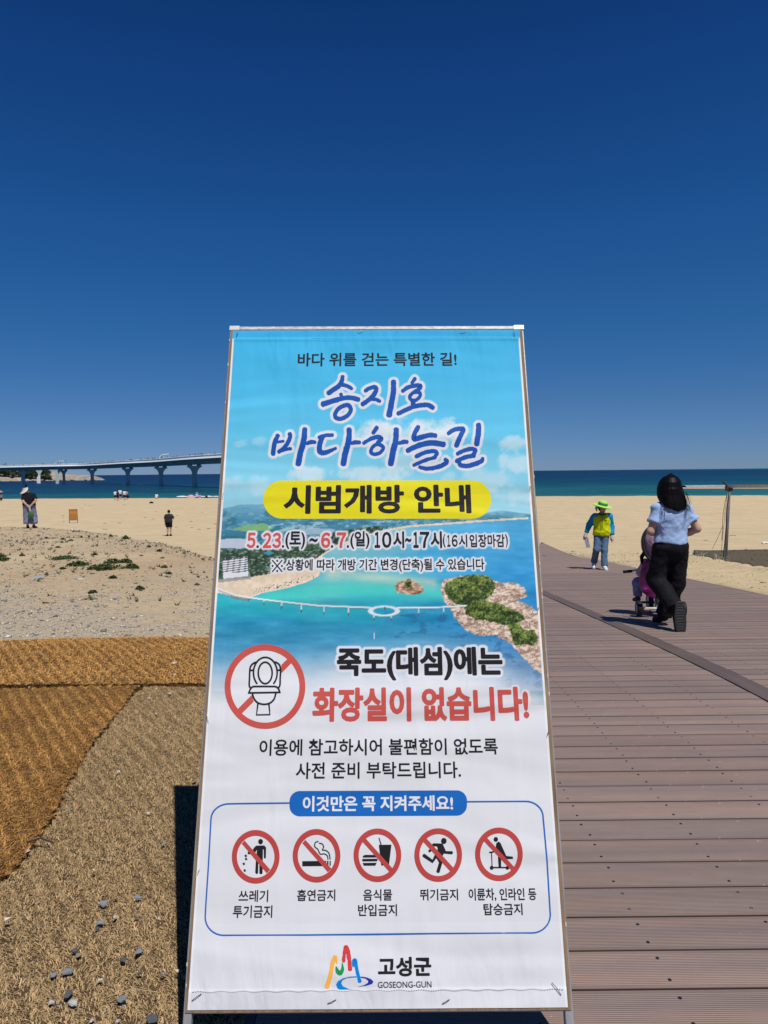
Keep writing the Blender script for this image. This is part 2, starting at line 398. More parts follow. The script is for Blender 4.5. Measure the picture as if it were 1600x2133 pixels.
# ------------------------------------------------------------------ boardwalk
def plank_material():
    m = bpy.data.materials.new('composite_plank'); m.use_nodes = True; nt = m.node_tree; N = nt.nodes.new; L = nt.links.new
    p = nt.nodes['Principled BSDF']; p.inputs['Roughness'].default_value = .62; p.inputs['Specular IOR Level'].default_value = .35
    tc = N('ShaderNodeTexCoord'); se = N('ShaderNodeSeparateXYZ'); L(tc.outputs['Object'], se.inputs[0])
    def mth(op, a, b=0.0):
        q = N('ShaderNodeMath'); q.operation = op
        for k, v in ((0, a), (1, b)):
            if isinstance(v, (int, float)): q.inputs[k].default_value = v
            else: L(v, q.inputs[k])
        return q.outputs[0]
    yy = mth('ADD', mth('MULTIPLY', mth('FRACT', mth('ADD', mth('DIVIDE', se.outputs[1], .15344), .5)), .15344), -.07672)  # works joined too
    g = mth('SINE', mth('MULTIPLY', yy, 2 * math.pi / .0066))
    msk = mth('LESS_THAN', mth('ABSOLUTE', yy), .0625)
    gm = mth('MULTIPLY', mth('MULTIPLY', mth('ADD', g, 1.0), .5), msk)
    oi = N('ShaderNodeObjectInfo'); wv = N('ShaderNodeTexNoise'); wv.noise_dimensions = '4D'; wv.inputs['Scale'].default_value = 2.2; wv.inputs['Detail'].default_value = 5
    mp = N('ShaderNodeMapping'); mp.inputs['Scale'].default_value = (.55, 7, 1); L(tc.outputs['Object'], mp.inputs[0]); L(mp.outputs[0], wv.inputs['Vector'])
    L(mth('MULTIPLY', oi.outputs['Random'], 37), wv.inputs['W'])
    cr = N('ShaderNodeValToRGB'); L(wv.outputs[0], cr.inputs[0]); e = cr.color_ramp.elements
    e[0].position = .3; e[0].color = (.195, .150, .138, 1); e[1].position = .74; e[1].color = (.305, .198, .155, 1)
    k = e.new(.5); k.color = (.235, .172, .146, 1)
    hv = N('ShaderNodeHueSaturation'); L(cr.outputs[0], hv.inputs['Color'])
    mr = N('ShaderNodeMapRange'); mr.inputs[3].default_value = .9; mr.inputs[4].default_value = 1.1; L(oi.outputs['Random'], mr.inputs[0])
    ds = N('ShaderNodeTexNoise'); ds.inputs['Scale'].default_value = 3; ds.inputs['Detail'].default_value = 8; ds.inputs['Roughness'].default_value = .8
    L(tc.outputs['Object'], ds.inputs['Vector'])
    dr = N('ShaderNodeMapRange'); dr.inputs[1].default_value = .3; dr.inputs[2].default_value = .7; dr.inputs[3].default_value = .85; dr.inputs[4].default_value = 1.12; L(ds.outputs[0], dr.inputs[0])
    L(mth('MULTIPLY', mth('MULTIPLY', mr.outputs[0], dr.outputs[0]), mth('ADD', mth('MULTIPLY', msk, .30), .86)), hv.inputs['Value'])
    # grooves coloured darker than the ribs
    mx = N('ShaderNodeMix'); mx.data_type = 'RGBA'; mx.blend_type = 'MULTIPLY'
    L(mth('SUBTRACT', mth('MULTIPLY', msk, .38), mth('MULTIPLY', gm, .38)), mx.inputs[0]); L(hv.outputs[0], mx.inputs[6]); mx.inputs[7].default_value = (.35, .3, .28, 1)
    sn = N('ShaderNodeTexNoise'); sn.inputs['Scale'].default_value = 55; sn.inputs['Detail'].default_value = 2; L(tc.outputs['Object'], sn.inputs['Vector'])
    sr = N('ShaderNodeMapRange'); sr.inputs[1].default_value = .735; sr.inputs[2].default_value = .76; L(sn.outputs[0], sr.inputs[0])
    m2 = N('ShaderNodeMix'); m2.data_type = 'RGBA'; L(sr.outputs[0], m2.inputs[0]); L(mx.outputs[2], m2.inputs[6]); m2.inputs[7].default_value = (.55, .47, .36, 1)
    L(m2.outputs[2], p.inputs['Base Color'])
    bp = N('ShaderNodeBump'); bp.inputs['Strength'].default_value = .9; bp.inputs['Distance'].default_value = .0016
    L(mth('ADD', gm, mth('MULTIPLY', ds.outputs[0], .4)), bp.inputs['Height']); L(bp.outputs[0], p.inputs['Normal'])
    return m

def boardwalk():
    root = empty('boardwalk', (0, 0, 0)); tag(root, kind='structure')
    PM = plank_material(); P = .15344; y0 = 1.7375 - P * 3        # first joint in view at y 1.814
    pl = MB(); pl.box((-.5, -.0741, -.024), (.5, .0741, 0), bev=.0012); SG = mat('plank_side_dark', (.055, .042, .036), .95)  # sides darker than the tops, so the joints read dark
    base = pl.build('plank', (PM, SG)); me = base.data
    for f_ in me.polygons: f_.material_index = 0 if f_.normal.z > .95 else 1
    first = True; far = MB(); sc = MB()
    def bays(y): return ((-.34, 2.300), (2.462, 5.30 + min(max((y - 9) * .05, 0), .5)))
    for k in range(160):
        y = y0 + P * k
        if y > 26.2: break
        z = float(zd(y)); sl = math.atan((float(zd(y + .07)) - float(zd(y - .07))) / .14)
        for (x0, x1) in bays(y):
            jx = random.uniform(-.003, .003)
            if y < 14.5:
                o = base if first else base.copy()
                if not first: COL.objects.link(o)
                first = False
                o.parent = root; o.location = ((x0 + x1) / 2 + jx, y, z + random.uniform(-.0008, .0008)); o.scale = (x1 - x0, 1, 1); o.rotation_euler = (sl, 0, 0)
            else:
                far.box((x0, y - .0741, z - .024), (x1, y + .0741, z))
        # screws: two per joist and board
        if y < 11:
            for kx in range(-3, 13):
                x = .763 + .3835 * kx
                if x < -.2 or x > 5.2 or 2.26 < x < 2.5: continue
                for dy in (-.042, .042):
                    xx = x + random.uniform(-.006, .006); yy = y + dy + random.uniform(-.004, .004); zz = float(zd(yy)) + .0012
                    n = 8; r = .0052
                    v = [(xx + r * math.cos(t * 2 * math.pi / n), yy + r * math.sin(t * 2 * math.pi / n), zz) for t in range(n)]
                    v += [(xx + r * .45 * math.cos(t * 2 * math.pi / n), yy + r * .45 * math.sin(t * 2 * math.pi / n), zz - .0006) for t in range(n)]
                    sc.add(v, [(t, (t + 1) % n, n + (t + 1) % n, n + t) for t in range(n)], 0); sc.add(v[n:], [tuple(range(n))], 1)
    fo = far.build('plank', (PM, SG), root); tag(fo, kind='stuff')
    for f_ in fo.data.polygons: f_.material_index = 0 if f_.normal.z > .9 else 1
    so = sc.build('screw', (mat('screw_head', (.018, .018, .020), .35, spec=.6, metal=.4), mat('screw_glint', (.45, .45, .45), .3, metal=1)), root); tag(so, kind='stuff')
    # trim boards running down the walk
    tm = mat('trim_board', (.135, .100, .088), .6, (2.5, .25, 5, (8, .6, 1)), (60, .3, .002, (1, .1, 1)), rnd=.06)
    y = 1.3
    while y < 26:
        L_ = 2.9 if y > 1.4 else 2.75
        y2 = min(y + L_, 26.2); b = MB(); ys = np.linspace(y, y2 - .004, 6)
        for i in range(5):
            a, c = ys[i], ys[i + 1]
            za, zc = float(zd(a)) + .004, float(zd(c)) + .004
            v = [(2.308, a, za), (2.454, a, za), (2.454, c, zc), (2.308, c, zc), (2.308, a, za - .03), (2.454, a, za - .03), (2.454, c, zc - .03), (2.308, c, zc - .03)]
            b.add(v, [(0, 1, 2, 3), (0, 3, 7, 4), (1, 5, 6, 2)] + ([(0, 4, 5, 1)] if i == 0 else []))
        b.build('trim_board', tm, root); y = y2
    # joists and fascia under the planks
    fr = MB()
    for kx in range(-3, 13):
        x = .763 + .3835 * kx
        if x < -.3 or x > 5.25: continue
        for i in range(8):
            a, c = 1.2 + 3.1 * i, 1.2 + 3.1 * (i + 1)
            fr.beam((x, a, float(zd(a)) - .06), (x, c, float(zd(c)) - .06), .045, .05)
    fr.build('joist', mat('joist_steel', (.10, .095, .09), .7), root)
    fb = MB()
    for i in range(25):
        a, c = 1.2 + i, 2.2 + i
        xa = 5.302 + min(max((a - 9) * .05, 0), .5); xc = 5.302 + min(max((c - 9) * .05, 0), .5)
        fb.beam((xa + .012, a, float(zd(a)) - .055), (xc + .012, c, float(zd(c)) - .055), .022, .11)
        fb.beam((-.352, a, float(zd(a)) - .055), (-.352, c, float(zd(c)) - .055), .022, .11)
    fb.build('fascia', tm, root)
boardwalk()

# ------------------------------------------------------------------ coir mats
def coir(name, label, poly, zt, colA, colB, dens, lay_ang, seed, flen=.022, near=True):
    """poly: corner points (x, y); the mat follows the ground at height zt"""
    rng = np.random.default_rng(seed); poly = np.array(poly, float)
    # ragged outline
    pts = []
    for i in range(len(poly)):
        a, b = poly[i], poly[(i + 1) % len(poly)]; n = max(2, int(np.hypot(*(b - a)) / .06))
        t = np.arange(n)[:, None] / n; q = a + (b - a) * t
        nr = np.array([b[1] - a[1], a[0] - b[0]]); nr /= np.hypot(*nr) + 1e-9
        w = (fbm(q[:, 0] * 3, q[:, 1] * 3, seed, 3) - .5) * .06 + rng.uniform(-.006, .006, n)
        w[0] = 0; pts.append(q + nr * w[:, None])
    out = np.concatenate(pts)
    def inside(P):
        x, y = P[:, 0], P[:, 1]; c = np.zeros(len(P), bool); n = len(out)
        for i in range(n):
            x1, y1 = out[i]; x2, y2 = out[(i + 1) % n]
            k = (y1 > y) != (y2 > y)
            c ^= k & (x < (x2 - x1) * (y - y1) / (y2 - y1 + 1e-12) + x1)
        return c
    def zmat(x, y):
        return zt + np.minimum(gz(x, y, False) + .03, .02) * (np.asarray(y) > 5) + .012 * (fbm(np.asarray(x) * 2.2, np.asarray(y) * 2.2, seed + 5, 3) - .5) + .006 * (fbm(np.asarray(x) * 11, np.asarray(y) * 11, seed + 6, 3) - .5)
    V = [(x, y, float(zmat(x, y)) - .004) for x, y in out]; n = len(V)
    V += [(x, y, float(zmat(x, y)) - .045) for x, y in out]
    tris = tessellate_polygon([[Vector((x, y, 0)) for x, y in out]])
    # an inner grid keeps the mat following its own swells
    x0, y0 = out.min(0); x1, y1 = out.max(0); st = .045
    gx, gy = np.meshgrid(np.arange(x0, x1 + st, st), np.arange(y0, y1 + st, st)); G = np.stack([gx.ravel(), gy.ravel()], 1)
    ins = inside(G).reshape(gx.shape); gzv = zmat(gx, gy)
    nx = gx.shape[1]; I, J = np.meshgrid(np.arange(nx - 1), np.arange(gx.shape[0] - 1))
    ok = ins[:-1, :-1] & ins[1:, :-1] & ins[:-1, 1:] & ins[1:, 1:]
    a = (J * nx + I)[ok]; q = np.stack([a, a + 1, a + nx + 1, a + nx], 1)
    V2 = np.stack([gx.ravel(), gy.ravel(), gzv.ravel()], 1)
    root = empty(name, (float(out[:, 0].mean()), float(out[:, 1].mean()), 0)); ctr = np.array([root.location.x, root.location.y, 0])
    allV = np.concatenate([np.array(V), V2]) - ctr
    F = [tuple(t) for t in tris] + [(i, i + n, (i + 1) % n + n, (i + 1) % n) for i in range(n)]
    F += [tuple(r + 2 * n) for r in q]
    bm = mat('coir_base_' + name + str(seed), tuple(v * .42 for v in colA), .95, (30, .55, 6), (70, 1, .02))
    mesh('backing', allV, F, bm, root)
    # fibre tufts: curved strips in clumps
    A = (x1 - x0) * (y1 - y0); N = int(dens * A)
    P = rng.uniform((x0, y0), (x1, y1), (N, 2)); P = P[inside(P)]
    edge = out[rng.integers(0, len(out), int(len(out) * (26 if near else 8)))] + rng.normal(0, .006, (int(len(out) * (26 if near else 8)), 2)); P = np.concatenate([P, edge]); N = len(P)
    # lay direction swirls slowly
    ang = lay_ang + (fbm(P[:, 0] * 5, P[:, 1] * 5, seed + 1, 3) - .5) * 3.5 + 1.0 * np.sin((P[:, 0] * .82 + P[:, 1] * .57) * 2 * np.pi / .068) + rng.normal(0, .55, N)
    ph = (P[:, 0] * .82 + P[:, 1] * .57) * 2 * np.pi / .034 + 9 * fbm(P[:, 0] * 7, P[:, 1] * 7, seed + 3, 2)
    clump = .64 * fbm(P[:, 0] * 48, P[:, 1] * 40, seed + 2, 2) + .36 * (.5 + .5 * np.sin(ph))
    Ls = flen * rng.uniform(.5, 1.6, N); hgt = .002 + .008 * clump * rng.uniform(.5, 1.2, N); wd = rng.uniform(.0007, .0015, N) * (1 if near else 1.9)
    cur = rng.normal(0, 1.3, N); zb_ = zmat(P[:, 0], P[:, 1]) + rng.uniform(-.003, .002, N)
    V = np.zeros((N, 6, 3)); 
    for s_, (t, hh) in enumerate(((0, 0), (.5, 1), (1, .55))):
        aa = ang + cur * t
        cxp = P[:, 0] + Ls * t * np.cos(aa); cyp = P[:, 1] + Ls * t * np.sin(aa); cz = zb_ + hgt * hh
        ww = wd * (1, 1, .45)[s_]
        V[:, s_ * 2] = np.stack([cxp - np.sin(aa) * ww, cyp + np.cos(aa) * ww, cz], 1)
        V[:, s_ * 2 + 1] = np.stack([cxp + np.sin(aa) * ww, cyp - np.cos(aa) * ww, cz], 1)
    V = V.reshape(-1, 3) - ctr; b0 = np.arange(N) * 6
    F = np.concatenate([np.stack([b0, b0 + 1, b0 + 3, b0 + 2], 1), np.stack([b0 + 2, b0 + 3, b0 + 5, b0 + 4], 1)])
    tone = np.clip(rng.normal(1, .22, N) * (.76 + .46 * clump), .35, 1.6)
    mixv = np.clip(rng.uniform(0, 1, N) * .6 + .5 * fbm(P[:, 0] * 2.1, P[:, 1] * 2.1, seed + 9, 3), 0, 1)[:, None]
    c = (np.array(colA) * (1 - mixv) + np.array(colB) * mixv) * tone[:, None]
    fo = mesh('fibre', V, F, mat('coir_fibre', (.3, .2, .1), .85, attr='col', spec=.15), root, colors=np.repeat(c, 6, 0))
    tag(fo, kind='stuff'); tag(root, label, 'coir mat', 'coir mats laid on the sand')
ORA, ORB = (.365, .180, .048), (.515, .278, .088)
PAA, PAB = (.290, .190, .090), (.440, .305, .155)
coir('coir_mat', 'pale sandy brown coir mat beside the banner stand, dotted with grey stones',
     [(-.36, 1.2), (-.37, 4.62), (-1.56, 4.60), (-1.58, 4.40), (-1.48, 3.45), (-1.33, 2.70), (-1.30, 2.33), (-1.72, 2.28), (-1.85, 1.2)], .0, PAA, PAB, 34000, 2.2, 11, .0135)
coir('coir_mat', 'orange brown coir mat at the left edge with a dark frayed seam',
     [(-1.31, 2.36), (-1.34, 2.70), (-1.49, 3.45), (-1.60, 4.52), (-3.6, 4.44), (-3.4, 2.30)], .018, ORA, ORB, 24000, .15, 12, .0135)
coir('coir_mat', 'orange brown coir mat farthest from the camera, lying crosswise along the gravel',
     [(-.36, 4.47), (-.36, 5.88), (-1.5, 5.90), (-2.2, 5.98), (-3.2, 5.88), (-4.6, 5.75), (-4.6, 4.50), (-3.0, 4.55), (-1.6, 4.56)], .022, ORA, ORB, 11000, 1.2, 13, .018, False)

# ------------------------------------------------------------------ banner stand
SR = np.array([[0.9999662, -0.00673503, 0.00471578], [0.00463978, 0.93576344, 0.35259786], [-0.00678761, -0.35256406, 0.93576306]])
ST = np.array([-0.02522798, 1.60279248, 0.10804926]); SW, SH = .92, 1.84815
CAMP = np.array([0, 0, CAM_H])
def to_sheet(px, py):
    """a point measured on the sheet in the photograph (pixels) -> sheet coordinates u (across), v (up), metres"""
    px, py = np.asarray(px, float), np.asarray(py, float)
    d = np.stack([(px - 800) / 1479, (py - 1066.5) / 1479, np.ones_like(px)], -1) @ B.T
    o = (CAMP - ST) @ SR; dl = d @ SR
    t = -o[1] / dl[..., 1]
    return o[0] + dl[..., 0] * t, o[2] + dl[..., 2] * t
def to_px(u, v):
    P = np.stack([u, np.zeros_like(u), v], -1) @ SR.T + ST - CAMP
    c = P @ B
    return 800 + 1479 * c[..., 0] / c[..., 2], 1066.5 + 1479 * c[..., 1] / c[..., 2]
def cloth_n(u, v):
    """how far the sheet bulges from the board's plane (towards the viewer), metres"""
    e = np.clip((.452 - np.abs(u)) / .10, 0, 1) * np.clip((v - .0) / .08, 0, 1) * np.clip((1.835 - v) / .08, 0, 1)
    w = .0022 * (fbm(u * 3.1 + v * 1.7, v * 2.3 - u * 1.1, 41, 2) - .35)
    w = w + .0012 * np.sin((u * .8 + v) * 17 + 2 * fbm(u * 3, v * 3, 43, 2)) * np.clip((.5 - v) / .5, 0, 1)
    return .0015 + e * (w + .0008)

def cloth_bump(nt, p, weave=True):
    """soft folds and the weave of the fabric, the same field on the sheet and on everything printed on it"""
    N = nt.nodes.new; L = nt.links.new
    tc = N('ShaderNodeTexCoord')
    def nz(sc, st, rot=0, det=3, dist=0):
        mp = N('ShaderNodeMapping'); mp.inputs['Scale'].default_value = st; mp.inputs['Rotation'].default_value = (0, rot, 0)
        L(tc.outputs['Object'], mp.inputs[0]); n = N('ShaderNodeTexNoise'); n.inputs['Scale'].default_value = sc; n.inputs['Detail'].default_value = det
        n.inputs['Distortion'].default_value = dist; n.inputs['Roughness'].default_value = .45
        L(mp.outputs[0], n.inputs['Vector']); return n.outputs[0]
    b = N('ShaderNodeBump'); b.inputs['Strength'].default_value = 1; b.inputs['Distance'].default_value = .024
    L(nz(2.4, (.45, 1, 2.2), .75, 2, .6), b.inputs['Height'])
    b2 = N('ShaderNodeBump'); b2.inputs['Strength'].default_value = 1; b2.inputs['Distance'].default_value = .006
    L(nz(4.5, (2.0, 1, .5), .55, 2, .8), b2.inputs['Height']); L(b.outputs[0], b2.inputs['Normal'])
    # creases gathering at the bottom and top seams
    se = N('ShaderNodeSeparateXYZ'); L(tc.outputs['Object'], se.inputs[0])
    mr = N('ShaderNodeMapRange'); mr.inputs[1].default_value = .05; mr.inputs[2].default_value = .19; mr.inputs[3].default_value = 1; mr.inputs[4].default_value = 0; L(se.outputs[2], mr.inputs[0])
    mr2 = N('ShaderNodeMapRange'); mr2.inputs[1].default_value = 1.66; mr2.inputs[2].default_value = 1.79; mr2.inputs[3].default_value = 0; mr2.inputs[4].default_value = .8; L(se.outputs[2], mr2.inputs[0])
    ad = N('ShaderNodeMath'); ad.operation = 'ADD'; L(mr.outputs[0], ad.inputs[0]); L(mr2.outputs[0], ad.inputs[1])
    ml = N('ShaderNodeMath'); ml.operation = 'MULTIPLY'; L(ad.outputs[0], ml.inputs[0]); L(nz(7, (1.6, 1, .55), .3, 3, .5), ml.inputs[1])
    b3 = N('ShaderNodeBump'); b3.inputs['Strength'].default_value = 1; b3.inputs['Distance'].default_value = .014
    L(ml.outputs[0], b3.inputs['Height']); L(b2.outputs[0], b3.inputs['Normal'])
    last = b3
    if weave:
        b4 = N('ShaderNodeBump'); b4.inputs['Strength'].default_value = .35; b4.inputs['Distance'].default_value = .0004
        L(nz(420, (1, 1, .25), 0, 1), b4.inputs['Height']); L(b3.outputs[0], b4.inputs['Normal']); last = b4
    L(last.outputs[0], p.inputs['Normal'])
def print_mat(name, col, attr=False):
    if name in MATS: return MATS[name]
    m = bpy.data.materials.new(name); m.use_nodes = True; nt = m.node_tree; p = nt.nodes['Principled BSDF']
    p.inputs['Base Color'].default_value = (*col, 1); p.inputs['Roughness'].default_value = .62; p.inputs['Specular IOR Level'].default_value = .12
    if attr:
        a = nt.nodes.new('ShaderNodeAttribute'); a.attribute_name = 'col'; nt.links.new(a.outputs['Color'], p.inputs['Base Color'])
    cloth_bump(nt, p, weave=True)
    MATS[name] = m; return m

INK = (.014, .013, .016); REDP = (.50, .080, .065); REDT = (.55, .08, .07); REDI = (.42, .055, .05)
stand = empty('banner_stand', tuple(ST)); stand.rotation_euler = Matrix([list(r) for r in SR]).to_euler()
tag(stand, 'tall A-frame banner stand with blue and white notice in Korean, leaning back on the boardwalk', 'banner stand')

HALO = []       # (triangles in px, radius px) white outlines round lettering, painted on the sheet below it
class Decal:
    def __init__(s, base=.0007): s.v, s.f, s.m, s.k, s.base, s.mats, s.tri = [], [], [], 0, base, [], []
    def mi(s, mt):
        if mt not in s.mats: s.mats.append(mt)
        return s.mats.index(mt)
    def put(s, uv, faces, mt):
        n = len(s.v); off = s.base + s.k * .000015; s.k += 1
        uv = np.asarray(uv, float); w = cloth_n(uv[:, 0], uv[:, 1]) + off
        s.v += [(a, -c, b) for (a, b), c in zip(uv, w)]
        i = s.mi(mt)
        for f in faces: s.f.append(tuple(j + n for j in f)); s.m.append(i)
    def pxput(s, P, faces, mt):
        P = np.asarray(P, float); u, v = to_sheet(P[:, 0], P[:, 1]); s.put(np.stack([u, v], 1), faces, mt)
        for f in faces:
            for k in range(1, len(f) - 1): s.tri.append((P[f[0]], P[f[k]], P[f[k + 1]]))
    def poly(s, P, mt):
        s.pxput(P, [tuple(t) for t in tessellate_polygon([[Vector((x, y, 0)) for x, y in P]])], mt)
    def pill(s, x0, x1, y0, y1, r, mt, tilt=0.0):
        xs = np.unique(np.concatenate([x0 + r * (1 - np.cos(np.linspace(0, math.pi / 2, 12))), np.linspace(x0 + r, x1 - r, 60), x1 - r + r * np.sin(np.linspace(0, math.pi / 2, 12))])); P, f = [], []; nr = 8
        for x in xs:
            e = min(x - x0, x1 - x, r); h = (y1 - y0) / 2 - r + math.sqrt(max(r * r - (r - e) ** 2, 0)); c = (y0 + y1) / 2 + tilt * (x - (x0 + x1) / 2)
            P += [(x, c + h * (2 * j / nr - 1)) for j in range(nr + 1)]
        for i in range(len(xs) - 1):
            for j in range(nr): a = i * (nr + 1) + j; f.append((a, a + 1, a + nr + 2, a + nr + 1))
        s.pxput(P, f, mt)
    def ell(s, c, rx, ry, mt, n=28): s.poly([(c[0] + rx * math.cos(t * 2 * math.pi / n), c[1] + ry * math.sin(t * 2 * math.pi / n)) for t in range(n)], mt)
    def ring(s, c, rx, ry, w, mt, n=72):
        P = [(c[0] + (rx - q) * math.cos(t * 2 * math.pi / n), c[1] + (ry - q * ry / rx) * math.sin(t * 2 * math.pi / n)) for q in (0, w) for t in range(n)]
        s.pxput(P, [(t, (t + 1) % n, n + (t + 1) % n, n + t) for t in range(n)], mt)
    def stroke(s, pts, w, mt, smooth=True, rough=0, close=False, cap=True, seed=1):
        pts = np.array(pts, float); k = len(pts)
        ws = np.full(k, w, float) if np.isscalar(w) else np.interp(np.linspace(0, 1, k), np.linspace(0, 1, len(w)), w)
        if smooth and k > 2:
            Q, W = [], []
            idx = range(k if close else k - 1)
            for i in idx:
                g = (lambda j: pts[j % k]) if close else (lambda j: pts[min(max(j, 0), k - 1)])
                p0, p1, p2, p3 = g(i - 1), g(i), g(i + 1), g(i + 2)
                for t in np.linspace(0, 1, 7)[:-1]:
                    Q.append(.5 * ((2 * p1) + (-p0 + p2) * t + (2 * p0 - 5 * p1 + 4 * p2 - p3) * t * t + (-p0 + 3 * p1 - 3 * p2 + p3) * t ** 3)); W.append(ws[i] * (1 - t) + ws[(i + 1) % k] * t)
            if not close: Q.append(pts[-1]); W.append(ws[-1])
            pts, ws = np.array(Q), np.array(W)
        k = len(pts)
        if close: d = np.roll(pts, -1, 0) - np.roll(pts, 1, 0)
        else: d = np.gradient(pts, axis=0)
        d /= np.hypot(d[:, 0], d[:, 1])[:, None] + 1e-9; nrm = np.stack([-d[:, 1], d[:, 0]], 1)
        if rough:
            rr = np.random.default_rng(seed); h1, h2 = ws / 2 + rr.normal(0, rough, k), ws / 2 + rr.normal(0, rough, k)
        else: h1 = h2 = ws / 2
        A, C = pts + nrm * h1[:, None], pts - nrm * h2[:, None]
        P = np.concatenate([A, C]); f = [(i, i + 1, k + i + 1, k + i) for i in range(k - 1)]
        if close: f.append((k - 1, 0, k, 2 * k - 1))
        elif cap:
            for e, sg in ((0, -1), (k - 1, 1)):
                c = [pts[e] + nrm[e] * math.cos(t) * ws[e] / 2 + d[e] * sg * math.sin(t) * ws[e] / 2 * .75 for t in np.linspace(0, math.pi, 7)[1:-1]]
                n0 = len(P); P = np.concatenate([P, np.array(c)]); f.append(tuple([e] + list(range(n0, n0 + len(c))) + [k + e]))
        s.pxput(P, f, mt)
    def text(s, body, x0, x1, y0, y1, mt, bold=.012, extra=0.0, shear=0.0):
        """body set so that its ink fills the box measured in the photograph"""
        cu = bpy.data.curves.new('t', 'FONT'); cu.body = body; cu.offset = bold; cu.resolution_u = 3
        ob = bpy.data.objects.new('t', cu); COL.objects.link(ob)
        dg = bpy.context.evaluated_depsgraph_get(); me = bpy.data.meshes.new_from_object(ob.evaluated_get(dg))
        P = np.array([v.co[:2] for v in me.vertices]); F = [tuple(p.vertices) for p in me.polygons]
        bpy.data.objects.remove(ob); bpy.data.curves.remove(cu); bpy.data.meshes.remove(me)
        lo, hi = P.min(0), P.max(0); q = (P - lo) / (hi - lo)
        ym, xm = (y0 + y1) / 2, (x0 + x1) / 2
        ua, _ = to_sheet(x0, ym); ub, _ = to_sheet(x1, ym); _, va = to_sheet(xm, y1); _, vb = to_sheet(xm, y0)
        ex = extra * (vb - va)
        shifts = [(0, 0)] if extra == 0 else [(-ex, 0), (ex, 0), (0, ex * .8), (0, -ex * .8)]
        ua, ub, va, vb = float(ua) + ex, float(ub) - ex, float(va) + ex * .8, float(vb) - ex * .8
        for (sx, sy) in shifts:
            uv = np.stack([ua + (ub - ua) * q[:, 0] + sx, va + (vb - va) * q[:, 1] + sy], 1)
            s.put(uv, F, mt)
            X, Y = to_px(uv[:, 0], uv[:, 1]); PP = np.stack([X, Y], 1)
            for f in F:
                for k in range(1, len(f) - 1): s.tri.append((PP[f[0]], PP[f[k]], PP[f[k + 1]]))
    def halo(s, r): HALO.append((np.array(s.tri), r)); return s
    def build(s, name, parent, label=None):
        o = mesh(name, s.v, s.f, s.mats, parent, mi=s.m)
        # face the viewer
        me = o.data
        import bmesh
        bm = bmesh.new(); bm.from_mesh(me); bm.normal_update()
        fl = [f for f in bm.faces if f.normal.y > 0]
        bmesh.ops.reverse_faces(bm, faces=fl); bm.to_mesh(me); bm.free()
        if label: o['label'] = label
        return o

ink, redt, redp, redi = print_mat('ink_black', INK), print_mat('ink_red_text', REDT), print_mat('ink_red_large', REDP), print_mat('ink_red_small', REDI)
blu, yel, pblue = print_mat('ink_title_blue', (.006, .075, .36)), print_mat('ink_yellow', (.66, .60, .012)), print_mat('ink_panel_blue', (.008, .115, .42))
wht = print_mat('ink_white', (.63, .65, .70))
DEC = []        # (decal, name, label) built after the sheet
def dec(name, label, base=.0007): d = Decal(base); DEC.append((d, name, label)); return d

d = dec('lettering', 'small dark heading line at the top'); d.text('바다 위를 걷는 특별한 길!', 620.7, 951, 735.6, 763.5, ink, .004, .016)
# brush-written title: strokes traced as centre lines with their widths
S7 = lambda P: [(550 + .15625 * x, 770 + .15625 * y) for x, y in P]
S8 = lambda P: [(780 + .15625 * x, 770 + .15625 * y) for x, y in P]
d = dec('title_lettering', 'large blue brush lettering with white outline')
K = .15625
T7 = [([(1050, 95), (1038, 160), (1000, 218), (940, 262), (858, 318)], (52, 66, 60)), ([(1045, 205), (1110, 222), (1172, 258)], (52, 46)),
      ([(1025, 330), (1045, 385)], (48, 48)), ([(785, 465), (900, 428), (1040, 388), (1160, 378), (1262, 405)], (74, 62, 60)),
      ([(1350, 288), (1410, 252), (1478, 238), (1498, 268), (1468, 335), (1400, 405), (1312, 468)], (50, 56, 62, 58)), ([(1430, 398), (1495, 402), (1545, 428)], (48, 44)),
      ([(188, 880), (150, 965), (130, 1060), (125, 1130)], (56, 62, 60)), ([(345, 858), (350, 905), (312, 990), (262, 1050), (198, 1100)], (58, 56, 52)), ([(165, 972), (262, 958)], (40, 38)), ([(205, 1098), (285, 1068), (360, 1058)], (44, 42)),
      ([(545, 798), (532, 950), (488, 1110), (458, 1262)], (70, 80, 78)), ([(572, 988), (635, 968), (685, 972)], (44, 58, 44)),
      ([(735, 908), (830, 880), (918, 876)], (50, 46)), ([(782, 905), (748, 990), (742, 1080), (775, 1112), (850, 1100), (960, 1052)], (60, 72, 66, 36)),
      ([(1135, 800), (1130, 950), (1088, 1110), (1058, 1262)], (68, 80, 78)), ([(1168, 988), (1225, 972), (1280, 976)], (42, 58, 44)),
      ([(1505, 775), (1455, 850)], (56, 48)), ([(1328, 985), (1420, 930), (1515, 902), (1565, 925), (1520, 975)], (46, 60, 58)),
      ]
